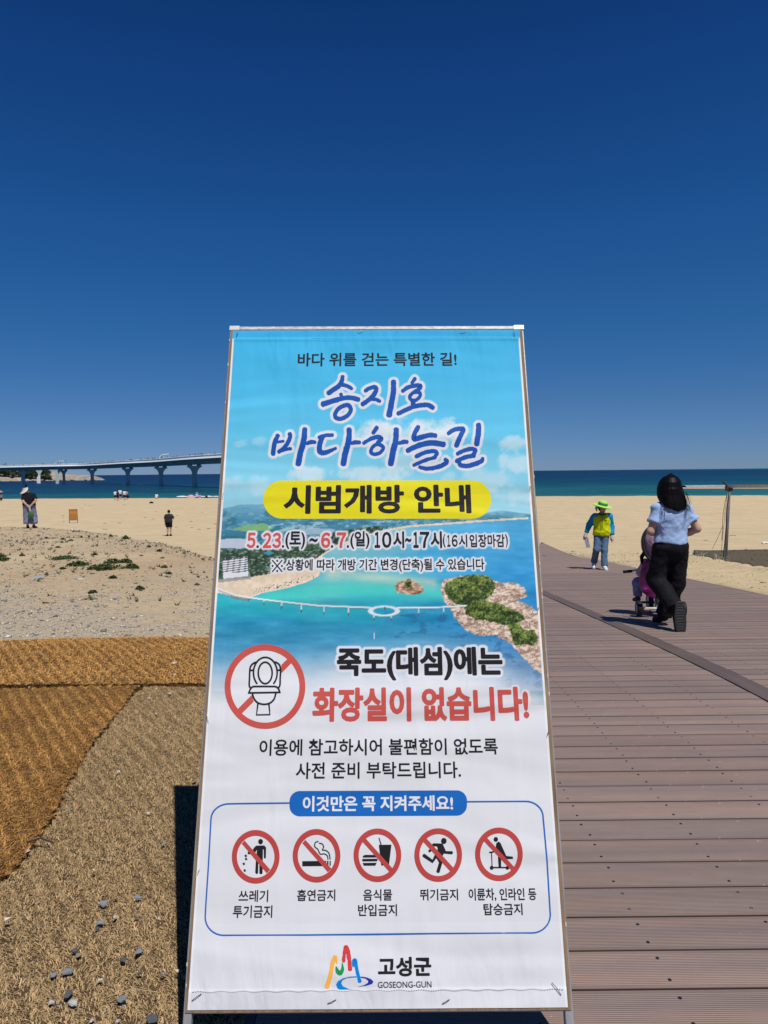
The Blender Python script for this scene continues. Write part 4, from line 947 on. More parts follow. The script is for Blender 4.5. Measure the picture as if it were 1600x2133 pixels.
def sheet():
    nu, nv = 410, 850; u = np.linspace(-.4495, .4465, nu); v = np.linspace(.010, 1.832, nv); U, V_ = np.meshgrid(u, v)
    X, Y = to_px(U, V_); C = paint(X, Y)
    # white selvedge down both sides, and the top hem's shading painted into its colour
    edge = (np.minimum(U + .4495, .4465 - U) < .006) & (V_ < 1.80); C[edge] = (.70, .71, .73)
    C[V_ > 1.808] *= np.array([.72, .86, .93]); hem = V_ < .046
    n = cloth_n(U, V_) + .0018 * np.exp(-((V_ - 1.800) / .006) ** 2) + .0014 * sstep(.054, .046, V_) + .002 * (fbm(U * 9, V_ * 9, 7, 2) - .5) * sstep(.06, .0, V_)
    Vv = np.stack([U.ravel(), -n.ravel(), V_.ravel()], 1)
    I, J = np.meshgrid(np.arange(nu - 1), np.arange(nv - 1)); a = (J * nu + I).ravel(); F = np.stack([a, a + 1, a + nu + 1, a + nu], 1)
    o = mesh('banner_sheet', Vv, F, print_mat('sheet_print', (.7, .7, .7), True), stand, smooth=True, colors=C.reshape(-1, 3))
    for dc, name, lb in DEC: dc.build(name, o, lb)
    st = MB(); st2 = MB()
    for i in range(150):
        x = -.44 + .88 * i / 150; v0 = .047 + .0012 * math.sin(i * .7)
        st.box((x, -.0050, v0), (x + .0035, -.0042, v0 + .0011))
    for i in range(90):
        x = -.20 + .62 * i / 90; st.box((x, -.0056, 1.8035), (x + .003, -.0046, 1.8045))
    tag(st.build('seam_stitching', mat('thread_grey', (.30, .29, .28), .9), o), kind='stuff')
    return o
sheet_o = sheet()

def frame():
    gal = mat('galvanised_steel', (.40, .41, .41), .38, (14, .4, 6, (1, 1, .4)), (60, .25, .002), metal=.3, spec=.5)
    ply = mat('plywood_edge', (.30, .205, .12), .85, (10, .6, 6, (6, 1, .5)), (50, .5, .003), col2=(.13, .085, .055))
    hw = SW / 2; t = .020
    def bar(name, a, b, lb=None):
        m = MB(); m.box(a, b, bev=.002); o = m.build(name, gal, stand); 
        if lb: o['label'] = lb
    v0 = -.1150
    bar('upright', (-hw, .002, v0), (-hw + t, .024, SH), 'left upright of square steel tube'); bar('upright', (hw - t, .002, v0 - .0), (hw, .024, SH), 'right upright of square steel tube')
    m = MB(); m.box((-hw + t + .0005, -.0015, SH - t + .006), (hw - t - .0005, .023, SH - .001), bev=.002); o = m.build('crossbar', mat('chipped_sunlit_white', (.72, .72, .72), .4, (45, .6, 6, (1, 1, 3)), spec=.4), stand); o['label'] = 'top crossbar with brown chips, its sunlit sheen coloured white'; bar('crossbar', (-hw + t + .0005, .003, .0), (hw - t - .0005, .023, t), 'bottom crossbar')  # sunlit sheen of the top bar put into its white base colour
    b = MB(); b.box((-hw + .0045, -.0012, .004), (hw - .0045, .0015, SH - .0145)); b.build('backing_board', ply, stand)
    for sx in (-1, 1):
        c = MB(); x0, x1 = (sx * hw - (.0 if sx < 0 else .030)), (sx * hw + (.030 if sx < 0 else 0))
        c.box((x0 - .001, -.002, SH - .014), (x1 + .001, .026, SH + .0015), bev=.001)
        c.build('corner_bracket', mat('white_metal', (.75, .76, .77), .35, (30, .2, 4), metal=.2, spec=.5), stand)
    # paint drips and chips on the steel
    w = MB(); rr = random.Random(3)
    for i in range(26):
        sx = rr.choice((-1, 1)); z = rr.uniform(.02, 1.8); l = rr.uniform(.003, .012) ** 1.0; x = sx * (hw - rr.uniform(.001, .006))
        w.box((x - .0012, .0006, z), (x + .0012, .0022, z + l), bev=.0004)
    tag(w.build('paint_chips', mat('chip_white', (.62, .60, .52), .8), stand), kind='stuff')
    # tie wires holding the sheet
    for (x, z, dx, dz, tone) in ((-.440, .030, .022, .014, 0), (-.12, .022, .020, .008, 0), (.15, .020, .018, .009, 0), (.432, .036, -.020, .026, 0), (-.436, 1.806, .004, .018, 0), (-.06, 1.826, .018, .003, 1), (.26, 1.824, .02, .003, 1), (.430, 1.806, -.004, .018, 0), (.4435, 1.30, .002, .018, 1), (-.446, 1.28, .002, .02, 1), (.4425, .62, .006, .016, 0), (-.444, .66, -.006, .02, 1), (-.446, .30, .004, .012, 1), (.442, .95, .003, .012, 1)):
        m = MB(); m.tube([(x, -.0055, z), (x + dx * .5, -.0085, z + dz * .6), (x + dx, -.0055, z + dz)], .0008, 5)
        m.build('tie_wire', mat('wire_dark', (.05, .045, .045), .4, metal=.7) if tone == 0 else mat('wire_pale', (.5, .5, .46), .5, metal=.4), stand)
    # rear legs, hinged near the top, standing on the ground behind
    Rt = SR.T
    def loc(p): return tuple(Rt @ (np.array(p, float) - ST))
    top = [np.array([s * .40, .030, 1.66]) for s in (-1, 1)]
    for s, tp in zip((-1, 1), top):
        wld = SR @ tp + ST; foot = np.array([wld[0], wld[1] + .42, .012])
        m = MB(); m.beam(tuple(tp), loc(foot), .02, .02, up=(1, 0, 0)); m.build('rear_leg', gal, stand)
    a = SR @ np.array([-.40, .03, 1.66]) + ST; bq = SR @ np.array([.40, .03, 1.66]) + ST
    m = MB(); m.beam(loc((a[0], a[1] + .34, .33)), loc((bq[0], bq[1] + .34, .33)), .018, .018); m.build('rear_crossbar', gal, stand)
    m = MB(); m.box((-.03, .0, .0), (.02, .003, .035)); 
frame()

# ------------------------------------------------------------------ implicit-surface modelling for figures
def smin(a, b, k): h = np.clip(.5 + .5 * (b - a) / k, 0, 1); return b * (1 - h) + a * h - k * h * (1 - h)
class Pts:
    def __init__(s, lo, hi, h):
        s.lo, s.h = np.array(lo, float), h; n = np.ceil((np.array(hi) - s.lo) / h).astype(int) + 1
        s.x, s.y, s.z = np.meshgrid(*[s.lo[i] + h * np.arange(n[i]) for i in range(3)], indexing='ij')
def cap(p, a, b, ra, rb=None, sq=(1, 1, 1)):
    rb = ra if rb is None else rb; a, b = np.array(a, float), np.array(b, float); d = b - a; L2 = d.dot(d) + 1e-12
    x, y, z = p.x - a[0], p.y - a[1], p.z - a[2]; t = np.clip((x * d[0] + y * d[1] + z * d[2]) / L2, 0, 1)
    return np.sqrt(((x - t * d[0]) / sq[0]) ** 2 + ((y - t * d[1]) / sq[1]) ** 2 + ((z - t * d[2]) / sq[2]) ** 2) - (ra + (rb - ra) * t)
def ell(p, c, r, rot=0.0):
    x, y, z = p.x - c[0], p.y - c[1], p.z - c[2]
    if rot: cs, sn = math.cos(rot), math.sin(rot); y, z = y * cs + z * sn, -y * sn + z * cs
    q = np.sqrt((x / r[0]) ** 2 + (y / r[1]) ** 2 + (z / r[2]) ** 2); return (q - 1) * min(r)
def boxd(p, c, r, rd=0.01):
    q = [np.abs(v - cc) - rr + rd for v, cc, rr in ((p.x, c[0], r[0]), (p.y, c[1], r[1]), (p.z, c[2], r[2]))]
    return np.sqrt(sum(np.maximum(v, 0) ** 2 for v in q)) + np.minimum(np.maximum(np.maximum(q[0], q[1]), q[2]), 0) - rd
def plane(p, c, n): n = np.array(n, float); n /= np.linalg.norm(n); return (p.x - c[0]) * n[0] + (p.y - c[1]) * n[1] + (p.z - c[2]) * n[2]
def n3(p, f, seed=0):
    return (fbm((p.x + p.y * .7) * f, (p.z + p.y * .4) * f, seed, 3) + fbm((p.y - p.x * .5) * f, (p.z - p.x * .6) * f, seed + 7, 3)) / 2 - .5
def snet(name, p, F, m, parent=None, colors=None):
    S = F < 0; n = F.shape; h = p.h
    cx_ = [(i, j, k) for i in (0, 1) for j in (0, 1) for k in (0, 1)]
    sub = lambda A, o: A[o[0]:n[0] - 1 + o[0], o[1]:n[1] - 1 + o[1], o[2]:n[2] - 1 + o[2]]
    cnt = sum(sub(S, o).astype(int) for o in cx_); act = (cnt > 0) & (cnt < 8)
    acc = np.zeros(act.shape + (3,)); num = np.zeros(act.shape)
    for ax in range(3):
        for o in cx_:
            if o[ax]: continue
            q = list(o); q[ax] = 1; a, b = sub(F, o), sub(F, tuple(q)); cr = (a < 0) != (b < 0)
            t = np.where(cr, a / np.where(cr, a - b, 1), 0)
            for d in range(3): acc[..., d] += np.where(cr, (t if d == ax else o[d]), 0)
            num += cr
    idx = np.full(act.shape, -1); idx[act] = np.arange(act.sum()); I = np.argwhere(act)
    V = (I + acc[act] / num[act][:, None]) * h + p.lo
    Q = []
    for ax in range(3):
        o1, o2 = (ax + 1) % 3, (ax + 2) % 3; a = S
        sl0 = [slice(1, n[d] - 1) for d in range(3)]; sl0[ax] = slice(0, n[ax] - 1); sl1 = list(sl0); sl1[ax] = slice(1, n[ax])
        A, Bv = S[tuple(sl0)], S[tuple(sl1)]; cr = np.argwhere(A != Bv)
        if not len(cr): continue
        base = cr.copy(); base[:, o1] += 1; base[:, o2] += 1
        inside = A[tuple(cr.T)]
        def id_(d1, d2): q = base.copy(); q[:, o1] -= d1; q[:, o2] -= d2; return idx[tuple(q.T)]
        f = np.stack([id_(0, 0), id_(1, 0), id_(1, 1), id_(0, 1)], 1); f[~inside] = f[~inside][:, ::-1]; Q.append(f)
    Fq = np.concatenate(Q); Fq = Fq[(Fq >= 0).all(1)]
    return mesh(name, V, Fq, m, parent, smooth=True, colors=None if colors is None else colors(V))

SKIN = mat('skin', (.40, .235, .165), .55, (18, .15, 3), spec=.35)
SKIN2 = mat('skin_light', (.50, .31, .225), .55, (18, .12, 3), spec=.35)
HAIRM = mat('black_hair', (.005, .0045, .005), .46, (60, .5, 3, (3, 3, .15)), (60, .25, .003, (2, 2, .3)), spec=.10)
def fab(name, col, rough=.9, am=.12, b=.9, sc=9, sheen=0): return mat(name, col, rough, (16, am, 4), (sc, b, .02), spec=.15, sheen=sheen)

def joints(s=1.0, **kw):
    J = dict(pelvis=(0, 0, .86), waist=(0, .0, 1.0), chest=(0, -.005, 1.17), neck=(0, -.01, 1.33), head=(0, .015, 1.475),
             Ls=(-.165, -.01, 1.285), Le=(-.215, -.03, 1.03), Lw=(-.225, .02, .82), Rs=(.165, -.01, 1.285), Re=(.215, -.03, 1.03), Rw=(.225, .02, .82),
             Lh=(-.08, 0, .83), Lk=(-.09, .02, .46), La=(-.095, -.02, .075), Lt=(-.105, .12, .025), Rh=(.08, 0, .83), Rk=(.09, .02, .46), Ra=(.095, -.02, .075), Rt=(.105, .12, .025),
             Lf=None, Rf=None, look=(0, 1, 0))
    J.update(kw)
    return {k: (np.array(v, float) * (s if k not in ('look', 'Lf', 'Rf') else 1) if v is not None else None) for k, v in J.items()}
def bounds(L, pad): A = np.array([q for q in L if q is not None]); return A.min(0) - pad, A.max(0) + pad
def lerp(a, b, t): return a + (b - a) * t
def body(name, J, s, h, m, parent, fat=1.0, eyes=True):
    lo, hi = bounds([v for k, v in J.items() if k not in ('look', 'Lf', 'Rf')], .22 * s); p = Pts(lo, hi, h)
    d = ell(p, J['pelvis'], (.15 * s * fat, .105 * s * fat, .11 * s)); d = smin(d, ell(p, J['waist'], (.125 * s * fat, .09 * s * fat, .13 * s)), .06 * s); d = smin(d, ell(p, J['chest'], (.15 * s * fat, .095 * s * fat, .16 * s)), .06 * s)
    d = smin(d, cap(p, J['Ls'], J['Rs'], .052 * s), .05 * s); d = smin(d, cap(p, J['neck'], J['head'], .05 * s, .046 * s), .03 * s)
    H = J['head']; lk = J['look'] / np.linalg.norm(J['look']); sd_ = np.array([lk[1], -lk[0], 0])
    d = smin(d, ell(p, H, (.074 * s, .084 * s, .108 * s)), .02 * s); d = smin(d, cap(p, H + lk * .045 * s - np.array([0, 0, .06 * s]), H + lk * .03 * s - np.array([0, 0, .03 * s]), .035 * s, .05 * s), .02 * s)
    d = smin(d, cap(p, H + lk * .08 * s + np.array([0, 0, .012 * s]), H + lk * .098 * s - np.array([0, 0, .018 * s]), .008 * s, .013 * s), .012 * s)
    for e in (-1, 1): d = smin(d, ell(p, H + sd_ * e * .075 * s, (.018 * s, .018 * s, .03 * s)), .008 * s)
    for q in 'LR':
        S_, E_, W_ = J[q + 's'], J[q + 'e'], J[q + 'w']; d = smin(d, cap(p, S_, E_, .047 * s, .038 * s), .03 * s); d = smin(d, cap(p, E_, lerp(E_, W_, .35), .037 * s, .038 * s), .02 * s); d = smin(d, cap(p, lerp(E_, W_, .3), W_, .038 * s, .025 * s), .02 * s)
        dr = J[q + 'f'] if J[q + 'f'] is not None else (W_ - E_); dr = dr / np.linalg.norm(dr); sx = np.cross(dr, (1, 0, 0) if abs(dr[0]) < .8 else (0, 1, 0)); sx /= np.linalg.norm(sx); cu = np.cross(dr, sx) * (1 if q == 'L' else -1)
        pm = W_ + dr * .05 * s; d = smin(d, cap(p, W_, pm + dr * .015 * s, .024 * s, .033 * s), .015 * s)
        for i, (off, ln) in enumerate(((-.027, .062), (-.009, .074), (.009, .070), (.026, .054))):
            b0 = pm + sx * off * s + dr * .02 * s; b1 = b0 + dr * ln * .5 * s + cu * .006 * s; b2 = b1 + dr * ln * .42 * s + cu * .022 * s
            fr = max(.0085 * s, h * .62); d = np.minimum(d, smin(cap(p, b0, b1, fr * 1.05, fr), cap(p, b1, b2, fr, fr * .85), .006))
        t0 = W_ + dr * .025 * s - sx * .024 * s; d = smin(d, cap(p, t0, t0 + dr * .045 * s - sx * .028 * s + cu * .01 * s, .012 * s, max(.009 * s, h * .6)), .01 * s)
        Hh, K_, A_, T_ = J[q + 'h'], J[q + 'k'], J[q + 'a'], J[q + 't']
        d = smin(d, cap(p, Hh, K_, .082 * s * fat, .055 * s), .04 * s); mid = lerp(K_, A_, .3); d = smin(d, cap(p, K_, mid, .052 * s, .055 * s), .03 * s); d = smin(d, cap(p, mid, A_, .054 * s, .034 * s), .02 * s)
        d = smin(d, cap(p, A_, T_, .036 * s, .028 * s), .02 * s)
    o = snet(name, p, d, m, parent)
    if eyes:
        for e in (-1, 1):
            mb = MB(); c = H + lk * .076 * s + sd_ * e * .030 * s + np.array([0, 0, .012 * s]); mb.lathe([(0, -.008 * s), (.009 * s, -.004 * s), (.009 * s, .004 * s), (0, .008 * s)], 8, 0, c)
            mb.build('eye', mat('eye_dark', (.02, .015, .012), .3), parent)
        mb = MB(); c = H + lk * .082 * s - np.array([0, 0, .048 * s]); mb.tube([c - sd_ * .022 * s, c + lk * .006 * s, c + sd_ * .022 * s], .0055 * s, 6); mb.build('mouth', mat('lips', (.30, .10, .09), .5), parent)
    return o
def top(name, J, s, h, m, parent, sleeve=.6, hem=None, ease=.022, fat=1.0, folds=.012, flare=1.3, seed=1, vcut=None, chest=1.0):
    lo, hi = bounds([J[k] for k in ('pelvis', 'chest', 'neck', 'Ls', 'Rs', 'Le', 'Re', 'Lw', 'Rw')], .26 * s); p = Pts(lo, hi, h)
    d = ell(p, J['waist'], (.135 * s * fat + ease, .10 * s * fat + ease, .17 * s)); d = smin(d, ell(p, J['chest'], (.155 * s * fat * chest + ease, .10 * s * fat * chest + ease, .17 * s)), .07 * s); d = smin(d, ell(p, J['pelvis'], (.15 * s * fat + ease * 1.2, .115 * s * fat + ease, .16 * s)), .07 * s)
    d = smin(d, cap(p, J['Ls'], J['Rs'], .056 * s + ease * .4), .045 * s)
    d = smin(d, cap(p, J['neck'] - np.array([0, 0, .06 * s]), J['neck'] - np.array([0, 0, .012 * s]), .09 * s, .058 * s), .03 * s)
    for q in 'LR': d = smin(d, cap(p, J['neck'] - np.array([0, 0, .045 * s]), J[q + 's'] + np.array([0, 0, .004 * s]), .05 * s, .044 * s), .04 * s)
    if hem is not None: d = np.maximum(d, hem - p.z + .012 * np.sin(p.x * 14 + seed) * s)
    for q in 'LR':
        S_, E_, W_ = J[q + 's'], J[q + 'e'], J[q + 'w']
        if sleeve <= 0: continue
        if sleeve <= 1:
            e = lerp(S_, E_, sleeve); a = cap(p, S_ - np.array([0, 0, .012 * s]), lerp(S_, E_, sleeve + .35), .046 * s + ease * .3, (.054 * s + ease * .5) * flare * 1.08); a = np.maximum(a, plane(p, e, E_ - S_))
        else:
            a = cap(p, S_, E_, .058 * s + ease * .6, .05 * s + ease * .8); e = lerp(E_, W_, sleeve - 1); f_ = cap(p, E_, lerp(E_, W_, sleeve - .8), .05 * s + ease * .8, .042 * s + ease * .5); f_ = np.maximum(f_, plane(p, e, W_ - E_)); a = smin(a, f_, .02 * s)
        d = smin(d, a, .045 * s)
    d = d + folds * .35 * (fbm((p.x + p.z * .8 + p.y * .3) * 16 / s, (p.z - p.x) * 3.5 / s, seed + 21, 3) - .5) + folds * n3(p, 9 / s, seed) + folds * .6 * n3(p, 22 / s, seed + 3)
    return snet(name, p, d, m, parent)
def trousers(name, J, s, h, m, parent, length=2.0, w=(.10, .078, .07), topz=None, fat=1.0, folds=.014, seed=5, skirt=False):
    """length counts from the hip: 1 = knee, 2 = ankle"""
    lo, hi = bounds([J[k] for k in ('pelvis', 'Lh', 'Rh', 'Lk', 'Rk', 'La', 'Ra')], .22 * s); p = Pts(lo, hi, h); P_ = J['pelvis']
    d = ell(p, P_ + np.array([0, -.01, -.015]) * s, (.172 * s * fat, .13 * s * fat, .15 * s)); tz = P_[2] + (.11 * s if topz is None else topz)
    d = smin(d, cap(p, P_, J['waist'], .12 * s * fat), .05 * s)
    for q in 'LR':
        Hh, K_, A_ = J[q + 'h'], J[q + 'k'], J[q + 'a']
        if length <= 1.2:
            e = lerp(Hh, K_, length); a = cap(p, Hh, lerp(Hh, K_, length + .2), w[0] * s, w[1] * s); a = np.maximum(a, plane(p, e, K_ - Hh)); d = smin(d, a, .035 * s)
        else:
            a = cap(p, Hh, K_, w[0] * s, w[1] * s); e = lerp(K_, A_, length - 1); b = cap(p, K_, lerp(K_, A_, length - .9), w[1] * s, w[2] * s); b = np.maximum(b, plane(p, e, A_ - K_)); d = smin(d, smin(a, b, .03 * s), .035 * s)
    d = np.maximum(d, p.z - tz) + folds * n3(p, 10 / s, seed) + folds * .5 * n3(p, 26 / s, seed + 3)
    return snet(name, p, d, m, parent)
def shoes(J, s, h, m, parent, sole=None, name='shoe', big=1.0):
    for q in 'LR':
        A_, T_ = J[q + 'a'], J[q + 't']; dr = (T_ - A_); dr /= np.linalg.norm(dr); lo, hi = bounds([A_, T_], .11 * s); p = Pts(lo, hi, h)
        up = np.array([0, 0, 1.]) if abs(dr[2]) < .8 else np.array([0, 1., 0]); heel = A_ - dr * .03 * s
        d = smin(cap(p, heel, T_, .044 * s * big, .040 * s * big), cap(p, A_ + np.array([0, 0, .02 * s]) * (abs(dr[2]) < .8), heel, .046 * s * big), .02 * s)
        if abs(dr[2]) < .8: d = np.maximum(d, (T_[2] - .026 * s) - p.z)
        snet(name, p, d, m, parent)
def hair_short(J, s, h, m, parent):
    H = J['head']; lk = J['look'] / np.linalg.norm(J['look']); p = Pts(H - .16 * s, H + .16 * s, h)
    d = ell(p, H + np.array([0, 0, .016 * s]) - lk * .008 * s, (.086 * s, .096 * s, .112 * s)); cut = plane(p, H + lk * .035 * s + np.array([0, 0, .03 * s]), lk * 1.0 + np.array([0, 0, -.75]))
    d = np.maximum(d, cut * .9); d = np.maximum(d, (H[2] - .075 * s) - p.z) + .006 * s * n3(p, 60, 3); return snet('hair', p, d, m, parent)

# ---- woman in a pale blue shirt, seen from behind, in mid stride
def woman():
    s = .945; root = empty('person', (2.86, 7.06, float(zd(7.06))), rad(3)); tag(root, 'person with long black hair, pale blue shirt and black trousers, pushing the purple tricycle', 'person')
    J = joints(s, Ls=(-.150, -.012, 1.25), Rs=(.150, -.012, 1.25), Le=(-.235, -.035, 1.02), Lw=(-.11, .16, .98), Re=(.262, -.045, 1.04), Rw=(.10, .13, .93),
               Lh=(-.082, 0, .84), Lk=(-.135, .045, .50), La=(-.065, -.285, .235), Lt=(-.062, -.335, .055), Rh=(.088, 0, .84), Rk=(.085, .05, .46), Ra=(-.035, .10, .085), Rt=(-.04, .235, .028), head=(0, .03, 1.465), Lf=(.35, 1, .1), Rf=(-.35, 1, .15))
    body('body', J, s, .0105, SKIN2, root)
    top('shirt', J, s, .0095, fab('pale_blue_cotton', (.34, .47, .72), .92, .08, .5, 14), root, sleeve=.60, hem=.895 * s, ease=.024, folds=.026, flare=1.25, seed=4)
    trousers('trousers', J, s, .010, fab('black_trouser', (.0085, .0085, .011), .8, .2, .9, 12, .0), root, 1.96, (.104, .094, .086), fat=.97, folds=.030, seed=8, topz=.04)
    blk = fab('black_shoe', (.014, .014, .015), .7); shoes(J, s, .008, blk, root, big=1.12)
    # tread on the raised sole, facing back
    A_, T_ = J['La'], J['Lt']; heel = A_ + np.array([0, -.03, .05]) * s; toe = T_ + np.array([0, -.0, .002]) * s
    p = Pts(np.minimum(heel, toe) - .09, np.maximum(heel, toe) + .09, .006)
    ax = (toe - heel) / np.linalg.norm(toe - heel); L_ = np.linalg.norm(toe - heel); nrm = np.cross((1, 0, 0), ax); nrm /= np.linalg.norm(nrm)
    if nrm[1] > 0: nrm = -nrm
    c0 = heel + nrm * .036; al = (p.x - c0[0]) * ax[0] + (p.y - c0[1]) * ax[1] + (p.z - c0[2]) * ax[2]; th = (p.x - c0[0]) * nrm[0] + (p.y - c0[1]) * nrm[1] + (p.z - c0[2]) * nrm[2]
    t = np.clip(al / L_, 0, 1); wd = .046 + .012 * np.sin(t * 3.0 - .2) * (t > .1); lat = (p.x - (heel[0] + (toe[0] - heel[0]) * t)); rr = np.sqrt(lat ** 2 + (al - t * L_) ** 2) - wd
    groove = .0035 * (np.sin(al * 2 * np.pi / .026) > .2) * (np.abs(lat) < .032); d = np.maximum(rr, np.abs(th) - .013 + groove)
    snet('sole', p, d, mat('rubber_sole', (.030, .030, .031), .6, (20, .3, 3)), root)
    # long hair: one mass with strands, ends uneven
    H = J['head']; p = Pts(H - np.array([.19, .28, .34]), H + np.array([.19, .16, .18]), .0075); dz = H[2] + .137 - p.z
    hw = np.interp(dz, [-.02, 0, .024, .071, .14, .22, .275, .32, .365, .40], [.002, .030, .074, .104, .120, .132, .128, .112, .080, .04]); hd = np.interp(dz, [-.02, 0, .024, .071, .14, .20, .26, .33, .40], [.002, .030, .076, .110, .122, .112, .085, .058, .035])
    cyv = np.interp(dz, [0, .12, .20, .26, .33, .40], [.0, -.004, -.028, -.072, -.112, -.125]) + H[1]; hx = p.x + .012 * np.sin(dz * 9) - .004; hy = p.y - cyv; an = np.arctan2(hx, -hy)
    q = np.sqrt((hx / hw) ** 2 + (hy / hd) ** 2); d = (q - 1) * np.minimum(hw, hd) * .75; d = np.maximum(d, p.y - H[1] - .055)
    d = np.maximum(d, dz - (.352 - .06 * (np.abs(hx) / .12) ** 2 * (hx < 0) - .028 * (np.abs(hx) / .12) ** 2 + .022 * (vn(hx * 95 + 3, 0 * hx, 4) - .5) + .012 * (vn(hx * 260, 0 * hx, 8) - .5)))
    d = d + (.0045 * (vn(an * 8 + dz * 2, dz * 3, 5) - .5) + .002 * (vn(an * 26 + dz * 3, dz * 4, 6) - .5)) * np.clip(dz * 8, 0, 1)
    snet('hair', p, d, HAIRM, root)
    mb = MB(); rr = random.Random(5)
    for k in range(44):
        sd_ = rr.choice((-1, 1, 1)); x0 = sd_ * rr.uniform(.085, .118); z0 = H[2] - rr.uniform(.02, .2); y0 = H[1] - .07 - rr.uniform(0, .05); l = rr.uniform(.10, .2); z1 = max(z0 - l, H[2] - .20 - rr.uniform(0, .03))
        mb.tube([(x0, y0, z0), (x0 + sd_ * rr.uniform(0, .02), y0 - .05, (z0 + z1) / 2), (x0 + sd_ * rr.uniform(-.01, .035), y0 - .07 - rr.uniform(0, .03), z1)], [.0018, .0016, .0006], 4)
    so = mb.build('hair_strands', HAIRM, root); tag(so, kind='stuff')
    return root
woman()

# ---- tricycle with canopy, and the child on it
def tricycle():
    x0, y0 = 3.05, 7.78; root = empty('tricycle', (x0, y0, float(zd(7.62)) - .005), rad(2)); root.rotation_euler = (math.atan(-.06), 0, -.14)
    tag(root, "child's push tricycle with purple seat shell, pink patterned canopy and white frame", 'tricycle')
    pur = mat('purple_plastic', (.16, .004, .11), .28, (5, .1, 3), spec=.5, coat=.3); wh = mat('white_frame', (.66, .70, .66), .4, spec=.5); blk = mat('black_rubber', (.012, .012, .013), .6); gry = mat('grey_hub', (.33, .36, .40), .5)
    r = .085
    def wheel(x, y, rad_=r, w=.055):
        t = MB(); t.lathe([(rad_ * .62, -w / 2), (rad_ * .93, -w / 2), (rad_, -w * .3), (rad_, w * .3), (rad_ * .93, w / 2), (rad_ * .62, w / 2)], 28, 0, (0, 0, 0), 'x'); o = t.build('wheel', blk, root, True); o.location = (x, y, rad_)
        hb = MB(); hb.lathe([(0, -w * .54), (rad_ * .25, -w * .54), (rad_ * .60, -w * .44), (rad_ * .68, -w * .46), (rad_ * .68, w * .46), (rad_ * .60, w * .44), (rad_ * .25, w * .54), (0, w * .54)], 28, 0, (0, 0, 0), 'x'); hb.build('hub', gry, o, True)
    wheel(-.235, -.02); wheel(.225, -.02); wheel(-.0, .52, .105, .05)
    f = MB(); f.tube([(-.20, -.02, .085), (.19, -.02, .085)], .015, 10); f.tube([(.0, -.02, .09), (0, .18, .19), (0, .42, .27)], .017, 10); f.tube([(0, .42, .40), (0, .49, .12)], .015, 10); f.tube([(.055, .0, .09), (.03, .10, .20)], .011, 8); f.tube([(-.055, 0, .09), (-.03, .1, .2)], .011, 8); f.build('frame', wh, root, True)
    rf = MB(); rf.box((-.185, -.048, .058), (-.135, -.030, .082), bev=.003); rf.build('reflector', mat('red_reflector', (.75, .22, .15), .25, spec=.6), root)
    # seat shell, a tall rounded back
    p = Pts((-.24, -.14, .16), (.14, .28, .68), .009); cx = -.055
    w = .125 + .03 * np.sin(np.clip((p.z - .2) / .44, 0, 1) * 3.0); yb = .03 - .05 * np.clip((p.z - .3) / .35, 0, 1) + ((p.x - cx) / .15) ** 2 * .045
    d = np.maximum(np.abs(p.y - yb) - .019, np.sqrt(((p.x - cx) / w) ** 2 + (np.maximum(np.abs(p.z - .42) - .11, 0) / .115) ** 2) * .11 - .11); d = smin(d, boxd(p, (cx, .12, .285), (.135, .11, .022), .02), .03)
    snet('seat', p, d, pur, root)
    tr = MB(); tr.tube([(cx + .135 * math.cos(t), -.028, .50 + .15 * math.sin(t)) for t in np.linspace(.0, math.pi, 14)], .009, 6); tr.build('seat_rim', mat('dark_purple', (.08, .003, .06), .4), root, True)
    # canopy: pink quilted panel with a black rim
    cm = fab('pink_pattern', (.52, .33, .42), .9, .45, .6, 20); q = Pts((-.22, -.16, .62), (.13, .32, 1.06), .010)
    sh = np.abs(np.sqrt(((q.x + .045) / .135) ** 2 + ((q.y - .08) / .19) ** 2 + ((q.z - .80) / .20) ** 2) - 1) * .14 - .008; sh = np.maximum(sh, plane(q, (0, .12, .80), (0, 1, -.35))); snet('canopy', q, sh, cm, root)
    b = MB(); b.tube([(-.045 + .142 * math.cos(t), -.02 + .035 * math.sin(t), .80 + .205 * math.sin(t)) for t in np.linspace(-math.pi * .5, math.pi * 1.5, 31)[:-1]], .016, 8, close=True); b.tube([(-.05, -.02, .62), (-.05, -.02, .52)], .014, 8); b.build('canopy_rim', blk, root, True)
    # push bar, held by the person behind
    pb_ = MB(); pb_.tube([(0.03, -.0, .12), (.03, -.20, .58), (.03, -.46, .92)], .013, 8); pb_.build('push_bar', wh, root, True)
    gp = MB(); gp.tube([(-.10, -.47, .93), (.17, -.47, .93)], .017, 10); gp.build('push_grip', blk, root, True)
    hb = MB(); hb.tube([(0, .40, .42), (0, .36, .50)], .016, 8); hb.tube([(-.27, .26, .475), (-.10, .36, .50), (.10, .36, .50), (.24, .28, .475)], .011, 8); hb.build('handlebar', wh, root, True)
    for sx in (-1, 1):
        g = MB(); g.tube([(sx * .20 - .06 * 1, .24, .478), (sx * .20 - .155 if sx < 0 else .33, .22, .470)], .017, 12); g.build('grip', blk, root, True)
    ft = MB(); ft.box((-.17, .28, .105), (.17, .38, .120), bev=.004); ft.tube([(0, .36, .11), (0, .4, .25)], .012, 8); ft.build('footrest', blk, root)
    bg = MB(); p = Pts((-.06, -.10, .08), (.16, .14, .34), .01); snet('basket', p, boxd(p, (.05, .02, .20), (.085, .085, .095), .03) + .012 * n3(p, 16, 3), fab('beige_bag', (.25, .24, .18), .9), root)
    # child
    c = empty('person', (x0 - .055 * math.cos(.3) + .10 * math.sin(.3), y0 + .10 * math.cos(.3) + .055 * math.sin(.3), root.location.z), -.14); tag(c, 'small child with a black ponytail and lilac trousers, seated on the purple tricycle', 'person')
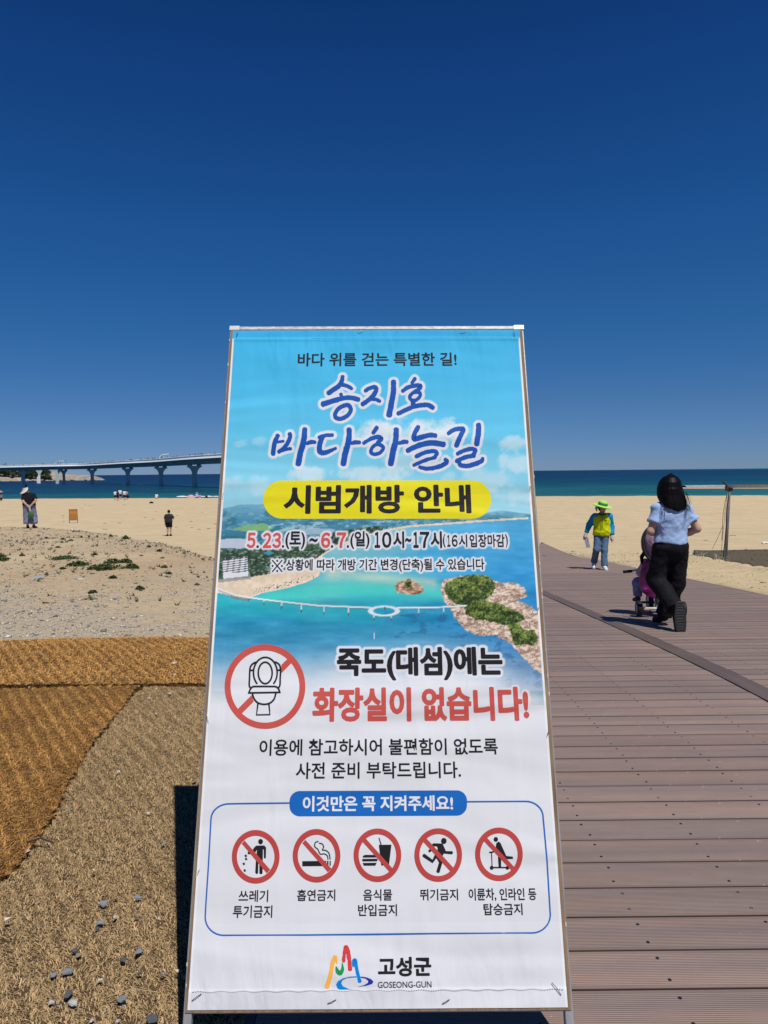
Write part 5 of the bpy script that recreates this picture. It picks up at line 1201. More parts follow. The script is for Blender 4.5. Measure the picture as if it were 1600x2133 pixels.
    s = .56; J = joints(1.0, pelvis=(0, 0, .36), waist=(0, -.005, .44), chest=(0, -.01, .52), neck=(0, 0, .605), head=(-.01, .01, .70), Ls=(-.105, 0, .58), Rs=(.105, 0, .58), Le=(-.15, .06, .46), Re=(.15, .06, .46), Lw=(-.13, .17, .42), Rw=(.12, .17, .42),
                              Lh=(-.05, .02, .34), Lk=(-.155, .14, .33), La=(-.165, .11, .15), Lt=(-.18, .20, .125), Rh=(.05, .02, .34), Rk=(.12, .20, .35), Ra=(.12, .18, .16), Rt=(.13, .26, .13))
    def Sc(J): return J
    body('body', J, s * 1.12, .010, SKIN2, c, eyes=False); top('shirt', J, s, .010, fab('pink_shirt', (.62, .34, .46), .9), c, sleeve=1.5, hem=.36, ease=.02)
    trousers('trousers', J, s * 1.05, .010, fab('lilac_pattern', (.30, .29, .46), .9, .5, .6, 24), c, 1.85, (.105, .105, .075), folds=.012); shoes(J, s * 1.1, .008, fab('brown_shoe', (.06, .045, .03), .7), c)
    H = J['head']; p = Pts(H - .13, H + .13, .008); d = ell(p, H + np.array([0, -.01, .01]), (.082, .09, .088)); d = np.maximum(d, plane(p, H + np.array([0, .04, 0]), (0, 1, -.3))); snet('hair', p, d, HAIRM, c)
    pt = MB(); pt.tube([H + np.array(q) for q in ((-.07, -.03, .0), (-.115, -.04, -.005), (-.145, -.045, -.05), (-.142, -.04, -.105), (-.13, -.035, -.14))], [.016, .024, .024, .016, .004], 8); pt.build('ponytail', HAIRM, c, True)
tricycle()

# ---- worker in a yellow-green vest, walking towards the camera
def worker():
    y = 15.55; s = .93; root = empty('person', (4.78, y, float(zd(y))), rad(180 - 14)); tag(root, 'person in lime sun hat, yellow-green vest and jeans, walking on the boardwalk', 'person')
    J = joints(s, chest=(0, .01, 1.17), neck=(0, .02, 1.33), head=(.0, .05, 1.46), Ls=(-.165, 0, 1.26), Rs=(.165, 0, 1.26), Le=(-.225, -.05, 1.02), Lw=(-.225, .06, .80), Re=(.285, -.06, 1.06), Rw=(.36, -.0, .84), look=(-.95, .5, -.1),
               Lh=(-.085, 0, .83), Lk=(-.055, .12, .47), La=(-.05, .22, .095), Lt=(-.085, .36, .035), Rh=(.085, 0, .83), Rk=(.125, .13, .48), Ra=(.165, -.10, .16), Rt=(.18, .02, .035))
    body('body', J, s, .0125, SKIN, root, fat=1.05)
    top('jacket', J, s, .014, fab('cyan_jacket', (.005, .25, .50), .7, .1, .9), root, sleeve=1.86, hem=.87 * s, ease=.026, fat=1.0, folds=.034, seed=3)
    tv = top('vest', J, s, .013, fab('lime_vest', (.56, .62, .004), .55, .12, 1.0, 10), root, sleeve=0, hem=.80 * s, ease=.038, fat=1.08, folds=.034, seed=6, chest=.93)
    trousers('jeans', J, s, .013, fab('denim', (.10, .17, .27), .9, .35, .6, 20), root, 1.98, (.095, .074, .078), fat=1.0, folds=.026, seed=2)
    shoes(J, s, .010, fab('white_shoe', (.62, .62, .60), .7), root, big=1.15)
    g = fab('white_glove', (.45, .40, .37), .9)
    for q in 'LR':
        W_ = J[q + 'w']; E_ = J[q + 'e']; dr = W_ - E_; dr /= np.linalg.norm(dr); p = Pts(W_ - .16, W_ + .16, .010); sx = np.array([0, 1., 0])
        d = cap(p, W_ + dr * .0, W_ + dr * .075, .036, .040)
        for off, ln in ((-.03, .06), (-.01, .075), (.01, .072), (.03, .055)): b0 = W_ + dr * .07 + sx * off; d = np.minimum(d, cap(p, b0, b0 + dr * ln, .0125, .011))
        d = np.minimum(d, cap(p, W_ + dr * .03 + sx * .03, W_ + dr * .075 + sx * .062, .0125, .011)); snet('glove', p, d, g, root)
    H = J['head']; ax = np.array([-.18, .06, 1.]); ax /= np.linalg.norm(ax)
    hat = MB(); hat.lathe([(0, .135), (.05, .137), (.075, .128), (.086, .10), (.092, .045), (.12, .030), (.165, .020), (.200, .035), (.203, .030), (.165, .012), (.11, .020), (.088, .03)], 28)
    o = hat.build('sun_hat', fab('lime_hat', (.40, .72, .12), .8, .1, .4), root, True); o.location = tuple(H + np.array([0, 0, .012])); o.rotation_euler = (rad(-6), rad(-14), 0); o.scale = (1.1, 1.1, 1.1)
    bd = MB(); bd.lathe([(.094, .046), (.0955, .07), (.090, .095)], 28); bo = bd.build('hat_band', fab('green_band', (.04, .26, .12), .8), o, True)
    nk = MB(); nk.tube([H + np.array(q) for q in ((.08, -.09, .04), (.12, -.11, -.02), (.10, -.10, -.08))], [.05, .03, .012], 8); nk.build('hat_flap', fab('lime_hat', (.40, .72, .12)), root, True)
    hr = hair_short(J, s * 1.02, .011, HAIRM, root)
    cl = MB(); cl.tube([J['neck'] + np.array([.075 * math.cos(t), .02 + .075 * math.sin(t), -.02]) for t in np.linspace(0, 2 * math.pi, 15)[:-1]], .022, 8, close=True); cl.build('collar', fab('dark_olive', (.05, .10, .012), .8), root, True)
    zp = MB(); zp.tube([(.0, .150, 1.20), (.0, .168, 1.05), (.0, .17, .93)], .006, 5); zp.build('zip', fab('dark_olive', (.05, .10, .012)), root)
    lgo = MB(); lgo.box((-.11, .145, 1.13), (-.055, .158, 1.142)); lgo.build('chest_mark', fab('dark_olive', (.05, .10, .012)), root)
    # folded leaflet in the near hand
    pr = empty('leaflet', (4.78, y, float(zd(y))), rad(166)); m = MB(); W_ = J['Rw']
    m.beam(tuple(W_ + np.array([.00, .03, -.08])), tuple(W_ + np.array([-.05, .05, -.30])), .085, .004, up=(0, 1, 0)); o2 = m.build('paper', mat('leaflet_paper', (.38, .38, .48), .6, (14, .5, 2)), pr); tag(pr, 'folded grey and white leaflet held by the person in the yellow-green vest', 'leaflet')
worker()

# ---- person in a straw visor, hands clasped behind the back
def visor_person():
    y = 26.5; x = -13.25; z0 = float(gz(x, y)) - .01; s = 1.02; root = empty('person', (x, y, z0 + .0), rad(8)); tag(root, 'person in a pale visor, black T-shirt and lavender trousers, hands clasped behind', 'person')
    J = joints(s, chest=(0, .03, 1.15), neck=(-.06, .08, 1.30), head=(-.13, .10, 1.41), look=(-.8, .5, -.45), Ls=(-.175, .02, 1.22), Rs=(.175, .0, 1.225), Le=(-.15, -.14, 1.0), Lw=(.05, -.19, .80), Re=(.27, -.10, 1.03), Rw=(.09, -.19, .82), Lf=(.6, -.1, -.8), Rf=(-.3, -.1, -1),
               Rk=(.11, .05, .46), Ra=(.15, -.03, .075), Rt=(.20, .10, .025), La=(-.07, -.02, .075), Lt=(-.09, .11, .025))
    body('body', J, s, .016, SKIN2, root, fat=1.25)
    top('shirt', J, s, .017, fab('black_cotton', (.010, .010, .016), .9), root, sleeve=.72, hem=.86 * s, ease=.03, fat=1.28, folds=.02)
    trousers('trousers', J, s, .018, fab('lavender_cloth', (.24, .25, .40), .9, .4, .8, 14), root, 1.72, (.135, .135, .14), fat=1.22, folds=.03, topz=.06)
    shoes(J, s, .014, fab('black_shoe', (.014, .014, .015)), root); hair_short(J, s * 1.02, .014, HAIRM, root)
    H = J['head']; b = MB(); b.lathe([(0, .045), (.03, .04), (.045, .01), (.03, -.03), (0, -.04)], 12, 0, tuple(H + np.array([.03, -.03, .165]))); b.build('hair_bun', HAIRM, root, True)
    v = MB(); n = 22
    P0, P1 = [], []
    for i in range(n): t = math.pi * (2 * i / n); P0.append((.098 * math.cos(t), .105 * math.sin(t), .035)); k = max(0, .25 - math.cos(t) * .9); P1.append(((.105 + .13 * min(1, k)) * math.cos(t), (.115 + .11 * min(1, k)) * math.sin(t), .03 - .11 * min(1, k)))
    P2 = [(q[0] * .98, q[1] * .98, .095) for q in P0]
    v.add(P2 + P0 + P1, [(i, (i + 1) % n, n + (i + 1) % n, n + i) for i in range(n)] + [(n + i, n + (i + 1) % n, 2 * n + (i + 1) % n, 2 * n + i) for i in range(n)])
    o = v.build('visor', fab('pale_straw', (.62, .54, .47), .85, .1), root, True); o.location = tuple(H + np.array([0, 0, .0])); o.rotation_euler = (rad(-6), rad(-14), rad(50)); o.scale = (1.0, 1.0, 1.0)
    bg = empty('bag', root.location, rad(8)); tag(bg, 'small green patterned bag hanging from the hands of the person in lavender trousers', 'bag')
    c = J['Rw'] + np.array([.03, -.03, -.32]); p = Pts(c - .24, c + .24, .016); snet('bag_body', p, ell(p, c, (.115, .065, .17)) + .03 * n3(p, 14, 2), fab('green_print', (.10, .20, .09), .7, .75, .8, 22), bg)
    hd = MB(); hd.tube([tuple(J['Rw'] + np.array([-.01, -.035, -.10])), tuple(c + np.array([-.03, 0, .13]))], .02, 6); hd.tube([tuple(J['Rw'] + np.array([-.01, -.035, -.10])), tuple(c + np.array([.04, 0, .12]))], .02, 6); hd.build('handle', fab('pale_blue_strap', (.3, .45, .5)), bg, True)
visor_person()

def beach_man():
    y = 45.1; x = -13.70; root = empty('person', (x, y, float(gz(x, y)) + .0), rad(0)); s = 1.06; tag(root, 'person in charcoal T-shirt and black shorts, standing alone on the open sand', 'person')
    J = joints(s, Le=(-.235, -.03, 1.02), Lw=(-.24, .02, .80), Ls=(-.178, 0, 1.25), Rs=(.178, 0, 1.25), Re=(.29, .02, 1.06), Rw=(.17, .22, 1.06), look=(.1, 1, -.5), head=(0, .05, 1.45))
    body('body', J, s, .02, SKIN2, root, fat=1.2); top('shirt', J, s, .02, fab('charcoal_cotton', (.030, .032, .036), .9), root, sleeve=.8, hem=.82 * s, ease=.04, fat=1.15, folds=.02)
    trousers('shorts', J, s, .02, fab('black_short', (.008, .008, .010)), root, .78, (.115, .11, .1), fat=1.12); shoes(J, s, .016, fab('black_shoe', (.014, .014, .015)), root); hair_short(J, s, .016, HAIRM, root)
    ph = empty('water_bottle', (x, y, root.location.z)); m = MB(); W_ = J['Lw']; m.lathe([(0, -.24), (.035, -.235), (.037, -.10), (.03, -.07), (.014, -.05), (.014, -.03), (0, -.03)], 10, 0, tuple(W_ + np.array([.04, .0, .0])));
    o = m.build('bottle_body', mat('clear_bottle', (.55, .60, .62), .2, spec=.6), ph, True); tag(ph, 'small pale bottle held low by the person in black shorts', 'bottle')
beach_man()

# ---- smaller figures at the water's edge
def far_person(label, x, y, z, rz, s, shirt, legs, pose='stand', hat=None, group=None, h=.035, skinm=SKIN2, hairm=HAIRM, sleeve=.7, leglen=.95):
    root = empty('person', (x, y, z), rz); tag(root, label, 'person', group)
    if pose == 'stand': J = joints(s, Lk=(-.10, .06, .46), La=(-.11, .02, .075), Ra=(.10, -.10, .085), Rk=(.09, .0, .46), Rt=(.105, .03, .03), Lt=(-.11, .15, .03))
    elif pose == 'bend': J = joints(s, chest=(.05, .12, 1.10), neck=(.09, .24, 1.2), head=(.12, .33, 1.27), Ls=(-.1, .2, 1.18), Rs=(.22, .18, 1.18), Le=(-.1, .3, .95), Re=(.25, .3, .95), Lw=(-.08, .36, .75), Rw=(.25, .36, .75))
    else:
        dz = -.62; J = joints(s, pelvis=(0, 0, .16), waist=(0, .02, .30), chest=(0, .06, .47), neck=(0, .09, .63), head=(0, .12, .77), Ls=(-.165, .08, .585), Rs=(.165, .08, .585), Le=(-.22, .17, .38), Re=(.22, .17, .38), Lw=(-.12, .36, .36), Rw=(.12, .36, .36),
                            Lh=(-.08, .05, .14), Lk=(-.13, .40, .40), La=(-.12, .62, .09), Lt=(-.13, .75, .03), Rh=(.08, .05, .14), Rk=(.13, .40, .40), Ra=(.12, .62, .09), Rt=(.13, .75, .03))
    body('body', J, s, h, skinm, root, eyes=False, fat=1.1)
    top('shirt', J, s, h, shirt, root, sleeve=sleeve, hem=(.80 if pose != 'sit' else .12) * s, ease=.035, fat=1.1, folds=.02); trousers('trousers', J, s, h, legs, root, leglen, (.11, .10, .09), fat=1.08, topz=None)
    hair_short(J, s, .03, hairm, root)
    if hat:
        m = MB(); m.lathe([(0, .15), (.07, .14), (.095, .06), (.2, .03), (.2, .015), (.09, .03)], 14); o = m.build('sun_hat', hat, root, True); o.location = tuple(J['head'] + np.array([0, 0, -.01]))
    return root
wsh, bsh, blk_ = fab('white_shirt', (.68, .68, .70)), fab('navy_shirt', (.015, .017, .028)), fab('black_short', (.008, .008, .010))
def gpt(px, Y):           # ground position on the beach for a column measured in the photograph
    d = B @ np.array([(px - 800) / 1479, 0, 1.0]); x = d[0] / d[1] * Y; return x, Y, float(gz(x, Y))
for lb, px, Y, s, sh_, lg_, rz in (('person in a white shirt and black shorts, leftmost of the five walking to the sea', 241.3, 115, .98, wsh, blk_, .1), ('person all in black, second from left of the five walking to the sea', 246.5, 112.5, .98, bsh, blk_, -.2),
                               ('tall person in a white shirt in the middle of the five walking to the sea', 251.5, 117, 1.1, wsh, bsh, .1), ('person in loose white shirt, second from right of the five walking to the sea', 260.3, 114, 1.05, wsh, blk_, -.1),
                               ('person in a grey top with a dark bag, rightmost of the five walkers', 264.8, 116, .96, fab('grey_top', (.30, .30, .32)), blk_, .3)):
    far_person(lb, *gpt(px, Y), rz, s, sh_, lg_)
b_ = empty('bag', gpt(267.6, 115.8)); m = MB(); m.lathe([(0, .25), (.16, .3), (.2, .5), (.15, .72), (0, .76)], 12); m.build('bag_body', fab('black_bag', (.015, .015, .016)), b_, True); m = MB(); m.tube([(-.08, 0, .72), (-.05, 0, 1.0), (.05, 0, 1.0), (.08, 0, .72)], .02, 6); m.build('handle', fab('black_bag', (.015, .015, .016)), b_); tag(b_, 'round dark bag carried by the rightmost of the five people', 'bag')
far_person('person in a white shirt sitting on the crest of the beach, facing the sea', *gpt(326.5, 120), -.2, 1.05, wsh, bsh, 'sit')
far_person('person in mauve top and pale cap, standing where the beach dips to the sea', *[v - (1.0 if i == 2 else 0) for i, v in enumerate(gpt(386, 125))], .1, .95, fab('mauve_top', (.22, .10, .18)), blk_, 'stand', hat=wsh)
far_person('person in a light blue shirt and white hat, sitting beside the one in pink', *gpt(411, 120), .2, 1.08, fab('light_blue_shirt', (.28, .50, .72)), bsh, 'sit', hat=wsh)
far_person('person in a bright pink top standing beside the seated one in light blue', *[v - (.72 if i == 2 else 0) for i, v in enumerate(gpt(416.8, 123))], 0, .98, fab('pink_top', (.75, .22, .42)), fab('pink_top', (.75, .22, .42)))
far_person('left one of two white-hatted people sitting beside the long black hair', *[v - (.42 if i == 2 else 0) for i, v in enumerate(gpt(1375.5, 112))], .2, 1.0, fab('grey_top', (.30, .30, .32)), blk_, 'sit', hat=wsh)
far_person('right one of two white-hatted people sitting beside the long black hair', *[v - (.38 if i == 2 else 0) for i, v in enumerate(gpt(1381.3, 112))], -.2, 1.05, wsh, bsh, 'sit', hat=wsh)
far_person('person in dark and white clothes under the orange parasol', *[v - (.3 if i == 2 else 0) for i, v in enumerate(gpt(3.5, 118))], .2, .95, wsh, bsh, 'stand')
# small pink and white tent-like towel, dark bundles
x, y, z = gpt(398.5, 121); t = empty('beach_tent', (x, y, z)); tag(t, 'tiny pink and white beach shelter on the crest of the sand', 'beach tent'); m = MB(); m.lathe([(.75, -.1), (.62, .25), (.35, .48), (0, .56)], 12); m.build('tent_cloth', fab('pink_white', (.70, .42, .38), .9, .4), t)
x, y, z = gpt(431, 121); t = empty('bundle', (x, y, z)); tag(t, 'tiny black bundle on the crest of the sand, nearest the banner', 'bundle'); m = MB(); m.lathe([(.28, -.05), (.25, .2), (.12, .36), (0, .38)], 10); m.build('bundle_body', blk_, t, True)
x, y, z = gpt(316, 100.5); t = empty('tarpaulin', (x, y, z)); tag(t, 'small crumpled black sheet lying on the open sand', 'sheet'); p = Pts((-.5, -.35, -.1), (.6, .35, .5), .05); snet('sheet_cloth', p, ell(p, (0, 0, 0), (.36, .2, .26)) + .12 * n3(p, 4, 3), blk_, t)
# parasol at the left edge
x, y, z = gpt(-6, 117); t = empty('parasol', (x, y, z)); tag(t, 'orange beach parasol cut by the left edge of the photo', 'parasol'); m = MB(); m.tube([(0, 0, -.3), (0, 0, 1.75)], .025, 8); m.build('pole', mat('white_metal', (.75, .76, .77)), t); m = MB(); m.lathe([(0, 1.85), (.55, 1.72), (1.0, 1.45), (1.02, 1.40), (.5, 1.62), (0, 1.74)], 16); m.build('canopy', fab('orange_canopy', (.62, .26, .10)), t)

# ---- orange beach chair seen from behind
def chair():
    x, y, z = gpt(152.6, 60); z = float(gz(x, y)); t = empty('beach_chair', (x, y, z), math.atan2(-x, y)); tag(t, 'orange canvas beach chair seen from behind, alone on the sand', 'beach chair')
    org, wd, wt_ = fab('orange_canvas', (.85, .40, .12), .85, .08), mat('dark_wood', (.14, .10, .07), .7), fab('white_canvas', (.62, .60, .56))
    k = .66
    m = MB(); V = []; n = 8
    for i in range(n + 1):
        q = i / n; zz = .30 + .85 * q; yy = -.02 - .42 * q - .05 * math.sin(q * math.pi)
        V += [(-.29, yy, zz), (.29, yy, zz), (.29, yy + .012, zz), (-.29, yy + .012, zz)]
    F = []
    for i in range(n):
        a = i * 4; F += [(a, a + 1, a + 5, a + 4), (a + 2, a + 3, a + 7, a + 6), (a + 1, a + 2, a + 6, a + 5), (a + 3, a, a + 4, a + 7)]
    m.add(V, F); m.build('back_canvas', org, t)
    m = MB(); m.box((-.27, -.02, .14), (.27, .0, .30)); m.build('lower_canvas', wt_, t)
    for s_ in (-1, 1):
        m = MB(); m.beam((s_ * .31, -.46, 1.18), (s_ * .31, .25, -.02), .035, .035); m.build('side_rail', wd, t)
        m = MB(); m.beam((s_ * .335, -.30, -.02), (s_ * .335, .42, .42), .03, .03); m.build('leg', wd, t)
    m = MB(); m.beam((-.33, -.45, 1.16), (.33, -.45, 1.16), .035, .03); m.build('top_bar', wd, t); m = MB(); m.beam((-.34, -.27, .02), (.34, -.27, .02), .03, .03); m.build('bottom_bar', wd, t)
chair()

# ---- canopy on poles at the right
def shelter():
    st = mat('steel_pole', (.62, .61, .58), .4, (8, .35, 4), metal=.0, spec=.5); cl = fab('grey_shade_cloth', (.22, .21, .21), .8, .3)
    net = mat('shade_net', (.30, .25, .18), .9); net.node_tree.nodes['Principled BSDF'].inputs['Alpha'].default_value = .56
    x, y = 8.55, 17.71; z = g1(x, y); t = empty('shade_canopy', (x, y, z)); tag(t, 'flat shade canopy on steel poles at the right edge, its shadow on the sand', 'shade canopy')
    H = 1.84
    def pole(dx, dy, name='pole'):
        zz = float(gz(x + dx, y + dy, False)) - z; m = MB(); m.tube([(dx, dy, zz - .25), (dx + .06, dy - .02, H)], .035, 12); m.build('pole', st, t, True)
    pole(0, 0)
    # corners of the roof in the canopy's own frame
    c = [(.06, -.02), (2.0, 5.6), (9.5, 5.6), (4.6, -6.6), (-.45, -6.6)]
    c = [(.06, -.02), (2.5, 5.3), (9.0, 5.3), (9.0, -6.5), (-.75, -6.5)]
    for (dx, dy) in ((9.0, 5.2), (9.0, -6.4)): pole(dx, dy)
    V = [(a, b, H + .05 - .029 * b) for a, b in c]; n = len(V); m = MB(); m.add(V + [(a, b, H + .035 - .029 * b) for a, b in c], [tuple(range(n)), tuple(range(2 * n - 1, n - 1, -1))] + [(i, i + n, (i + 1) % n + n, (i + 1) % n) for i in range(n)]); m.build('roof_cloth', net, t)
    for i in range(n):
        a, b = c[i], c[(i + 1) % n]; m = MB(); m.tube([(*a, H - .029 * a[1]), (*b, H - .029 * b[1])], .022, 10); m.build('roof_beam', st, t, True)
    m = MB(); m.box((-.02, -.07, H - .10), (.13, .05, H + .02), bev=.01); m.tube([(.04, -.02, H), (-.10, .0, H + .14)], .028, 8); m.build('corner_joint', mat('dark_joint', (.06, .055, .05), .6), t)
    r = MB(); rr = random.Random(2)
    for k in range(3):
        P = []
        for i in range(9): q = i / 8; P.append((.03 - .11 * q * (1 + .25 * k) - .05 * math.sin(q * 3) * (k == 1) + rr.uniform(-.012, .012), -.05 + .02 * k, H - .05 - (H - .02) * q * (1, .7, .98)[k]))
        r.tube(P, (.012, .006, .005)[k], 5)
    r.tube([(-.09, -.03, H * .48), (-.22, -.03, H * .3), (-.34, -.02, H * .16)], .005, 5)
    r.build('rope', mat('old_rope', (.07, .06, .05), .9), t)
shelter()

# ------------------------------------------------------------------ bridge over the bay
def bridge():
    def wpt(px, d): return np.array([(px - 800) / 1479 * d, d * 1.0])
    path = [wpt(*q) for q in ((985, 186), (900, 184), (800, 187), (700, 195), (620, 208), (560, 222), (520, 236), (470, 253), (407, 278), (337, 325), (268, 363), (194, 425), (135, 441), (60, 460), (0, 480), (-60, 500), (-120, 525))]
    # smooth
    P = []
    for i in range(len(path) - 1):
        p0, p1, p2, p3 = path[max(i - 1, 0)], path[i], path[i + 1], path[min(i + 2, len(path) - 1)]
        for t in np.linspace(0, 1, 9)[:-1]: P.append(.5 * (2 * p1 + (p2 - p0) * t + (2 * p0 - 5 * p1 + 4 * p2 - p3) * t * t + (3 * p1 - p0 - 3 * p2 + p3) * t ** 3))
    P = np.array(P + [path[-1]]); D = np.gradient(P, axis=0); D /= np.hypot(D[:, 0], D[:, 1])[:, None]; Nn = np.stack([-D[:, 1], D[:, 0]], 1)
    root = empty('footbridge', (float(P[30][0]), float(P[30][1]), SEA_Z)); o0 = np.array([*P[30], SEA_Z])
    tag(root, 'long white-railed footbridge on hammerhead piers crossing the bay on the left', 'bridge')
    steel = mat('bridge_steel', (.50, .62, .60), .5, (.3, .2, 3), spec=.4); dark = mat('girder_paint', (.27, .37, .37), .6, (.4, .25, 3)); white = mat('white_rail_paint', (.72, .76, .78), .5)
    def sweep(sec, name, m, **k):
        V, F = [], []; n = len(sec)
        for i in range(len(P)):
            for (a, z) in sec: V.append((P[i][0] + Nn[i][0] * a - o0[0], P[i][1] + Nn[i][1] * a - o0[1], z - o0[2]))
        for i in range(len(P) - 1):
            for j in range(n): F.append((i * n + j, i * n + (j + 1) % n, (i + 1) * n + (j + 1) % n, (i + 1) * n + j))
        return mesh(name, V, F, m, root)
    sweep([(-1.5, 5.1), (1.5, 5.1), (2.1, 6.9), (-2.1, 6.9)], 'girder', dark)
    sweep([(-2.9, 6.9), (2.9, 6.9), (3.0, 7.45), (-3.0, 7.45)], 'deck_slab', steel)
    S = np.concatenate([[0], np.cumsum(np.hypot(*np.diff(P, axis=0).T))])
    for sd_ in (-1, 1):
        sweep([(sd_ * 3.02, 7.05), (sd_ * 3.75, 7.05), (sd_ * 3.10, 7.85), (sd_ * 3.02, 7.85)], 'kerb_panel', white)
        r = sweep([(sd_ * 2.96, 8.30), (sd_ * 3.24, 8.30), (sd_ * 3.12, 8.52), (sd_ * 3.02, 8.52)], 'handrail', white)
        m = MB(); t = 0
        while t < S[-1]:
            x = np.interp(t, S, P[:, 0]); y = np.interp(t, S, P[:, 1]); nx, ny = np.interp(t, S, Nn[:, 0]), np.interp(t, S, Nn[:, 1]); c = (x + nx * sd_ * 3.07 - o0[0], y + ny * sd_ * 3.07 - o0[1])
            m.box((c[0] - .07, c[1] - .07, 7.75 - o0[2]), (c[0] + .07, c[1] + .07, 8.32 - o0[2])); t += .55
        bo = m.build('baluster', white, root); tag(bo, kind='stuff')
    for zz in (7.98, 8.2): sweep([(-3.06, zz), (-3.1, zz), (-3.1, zz + .05), (-3.06, zz + .05)], 'rail_wire', white)
    # piers
    def pier(px, d, wide=1.0, sunlit_base=False):
        c = wpt(px, d); i = int(np.argmin(np.hypot(P[:, 0] - c[0], P[:, 1] - c[1]))); nr = Nn[i]; an = math.atan2(c[0], c[1])
        prof = [(-.98, -6.0), (-.98, 1.2), (-1.1, 2.3), (-1.6, 3.3), (-2.3, 3.95), (-2.9, 4.2), (-2.9, 4.6)]
        prof = prof + [(-a, z) for a, z in prof[::-1]]; n = len(prof); V = []
        ux, uy = math.cos(an), -math.sin(an)      # broadside to the beach
        for (k, dep) in ((0, -.85), (1, .85)):
            for a, z in prof: V.append((c[0] + ux * a * wide - uy * dep - o0[0], c[1] + uy * a * wide + ux * dep - o0[1], z - o0[2]))
        F = [tuple(range(n))[::-1], tuple(range(n, 2 * n))] + [(j, (j + 1) % n, n + (j + 1) % n, n + j) for j in range(n)]
        po = mesh('pier', V, F, steel, root)
        b = MB()
        for e in (-1.7, 1.7):
            q = (c[0] + ux * e * wide - o0[0], c[1] + uy * e * wide - o0[1]); b.box((q[0] - .75, q[1] - .6, 4.6 - o0[2]), (q[0] + .75, q[1] + .6, 5.12 - o0[2]))
        tag(b.build('bearing', dark, po), kind='stuff')
        if sunlit_base:  # sunlit foot of the pier, put in as a white plate
            b = MB(); h = sunlit_base; w_ = 1.02 if h > 3 else .6; v = []
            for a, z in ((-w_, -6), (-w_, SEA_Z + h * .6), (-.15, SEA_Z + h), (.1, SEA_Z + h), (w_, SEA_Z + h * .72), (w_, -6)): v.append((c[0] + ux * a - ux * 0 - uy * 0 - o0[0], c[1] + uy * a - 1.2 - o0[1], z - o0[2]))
            n_ = len(v); v2 = [(x, y + .3, z) for x, y, z in v]; b.add(v + v2, [tuple(range(n_))[::-1], tuple(range(n_, 2 * n_))] + [(j, (j + 1) % n_, n_ + (j + 1) % n_, n_ + j) for j in range(n_)]); o = b.build('sunlit_patch', white, po)
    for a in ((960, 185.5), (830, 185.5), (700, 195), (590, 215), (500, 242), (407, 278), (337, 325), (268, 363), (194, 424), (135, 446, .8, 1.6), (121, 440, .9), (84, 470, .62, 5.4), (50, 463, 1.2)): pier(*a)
    # two rest shelters with swept roofs
    for (px, d, k) in ((345.5, 320, 1.0), (129, 442, 1.25)):
        c = wpt(px, d); m = MB(); rx = 2.2 * k
        R = [(c[0] - o0[0] + q * rx, c[1] - o0[1] - .2, zz - o0[2]) for q, zz in ((-.95, 7.5), (-.85, 8.8), (-.6, 9.6), (-.2, 10.1), (.3, 10.2), (1.1, 10.55))]
        for off in (-1.3, 1.3): m.tube([(x, y + off, z) for x, y, z in R], .20, 6)
        for q in (0, .8): 
            for off in (-1.3, 1.3): m.tube([(c[0] - o0[0] + q * rx, c[1] - o0[1] + off - .2, 7.5 - o0[2]), (c[0] - o0[0] + q * rx + .3, c[1] - o0[1] + off - .2, 10.15 - o0[2])], .07, 6)
        o = m.build('shelter_frame', white, root)
        V, F = [], []
        for x, y, z in R[1:]: V += [(x, y - 1.4, z + .16), (x, y + 1.4, z + .16)]
        for i in range(len(R) - 2): F.append((2 * i, 2 * i + 1, 2 * i + 3, 2 * i + 2))
        mesh('shelter_roof', V, F, mat('shelter_sheet', (.42, .55, .58), .35), root)
    # walkers on the bridge: a few pixels each
    meshes = []
    for col in ((.02, .02, .025), (.55, .55, .58), (.05, .06, .12), (.30, .10, .09), (.16, .17, .18)):
        m = MB(); m.lathe([(0, 0), (.16, .0), (.20, .8), (.17, .95), (.26, 1.15), (.27, 1.38), (.10, 1.47), (0, 1.48)], 8, 0); m.lathe([(0, 1.44), (.09, 1.48), (.12, 1.6), (.10, 1.72), (0, 1.76)], 8, 1)
        o = m.build('person', (mat('walker_%d' % len(meshes), col, .9), HAIRM), None, True); meshes.append(o)
    for k in range(180):
        o = meshes[k] if k < len(meshes) else meshes[RNG.integers(0, 5)].copy()
        if k >= len(meshes): COL.objects.link(o)
        t = RNG.uniform(.03, .86) * S[-1]; x = np.interp(t, S, P[:, 0]); y = np.interp(t, S, P[:, 1]); a = RNG.uniform(-2.3, 2.3); nx, ny = np.interp(t, S, Nn[:, 0]), np.interp(t, S, Nn[:, 1])
        o.location = (x + nx * a, y + ny * a, 7.45); sc_ = RNG.uniform(.88, 1.08); o.scale = (sc_,) * 3; o.rotation_euler = (0, 0, RNG.uniform(0, 6))
        tag(o, 'tiny person among the many walking along the footbridge', 'person', 'people walking on the footbridge')
bridge()

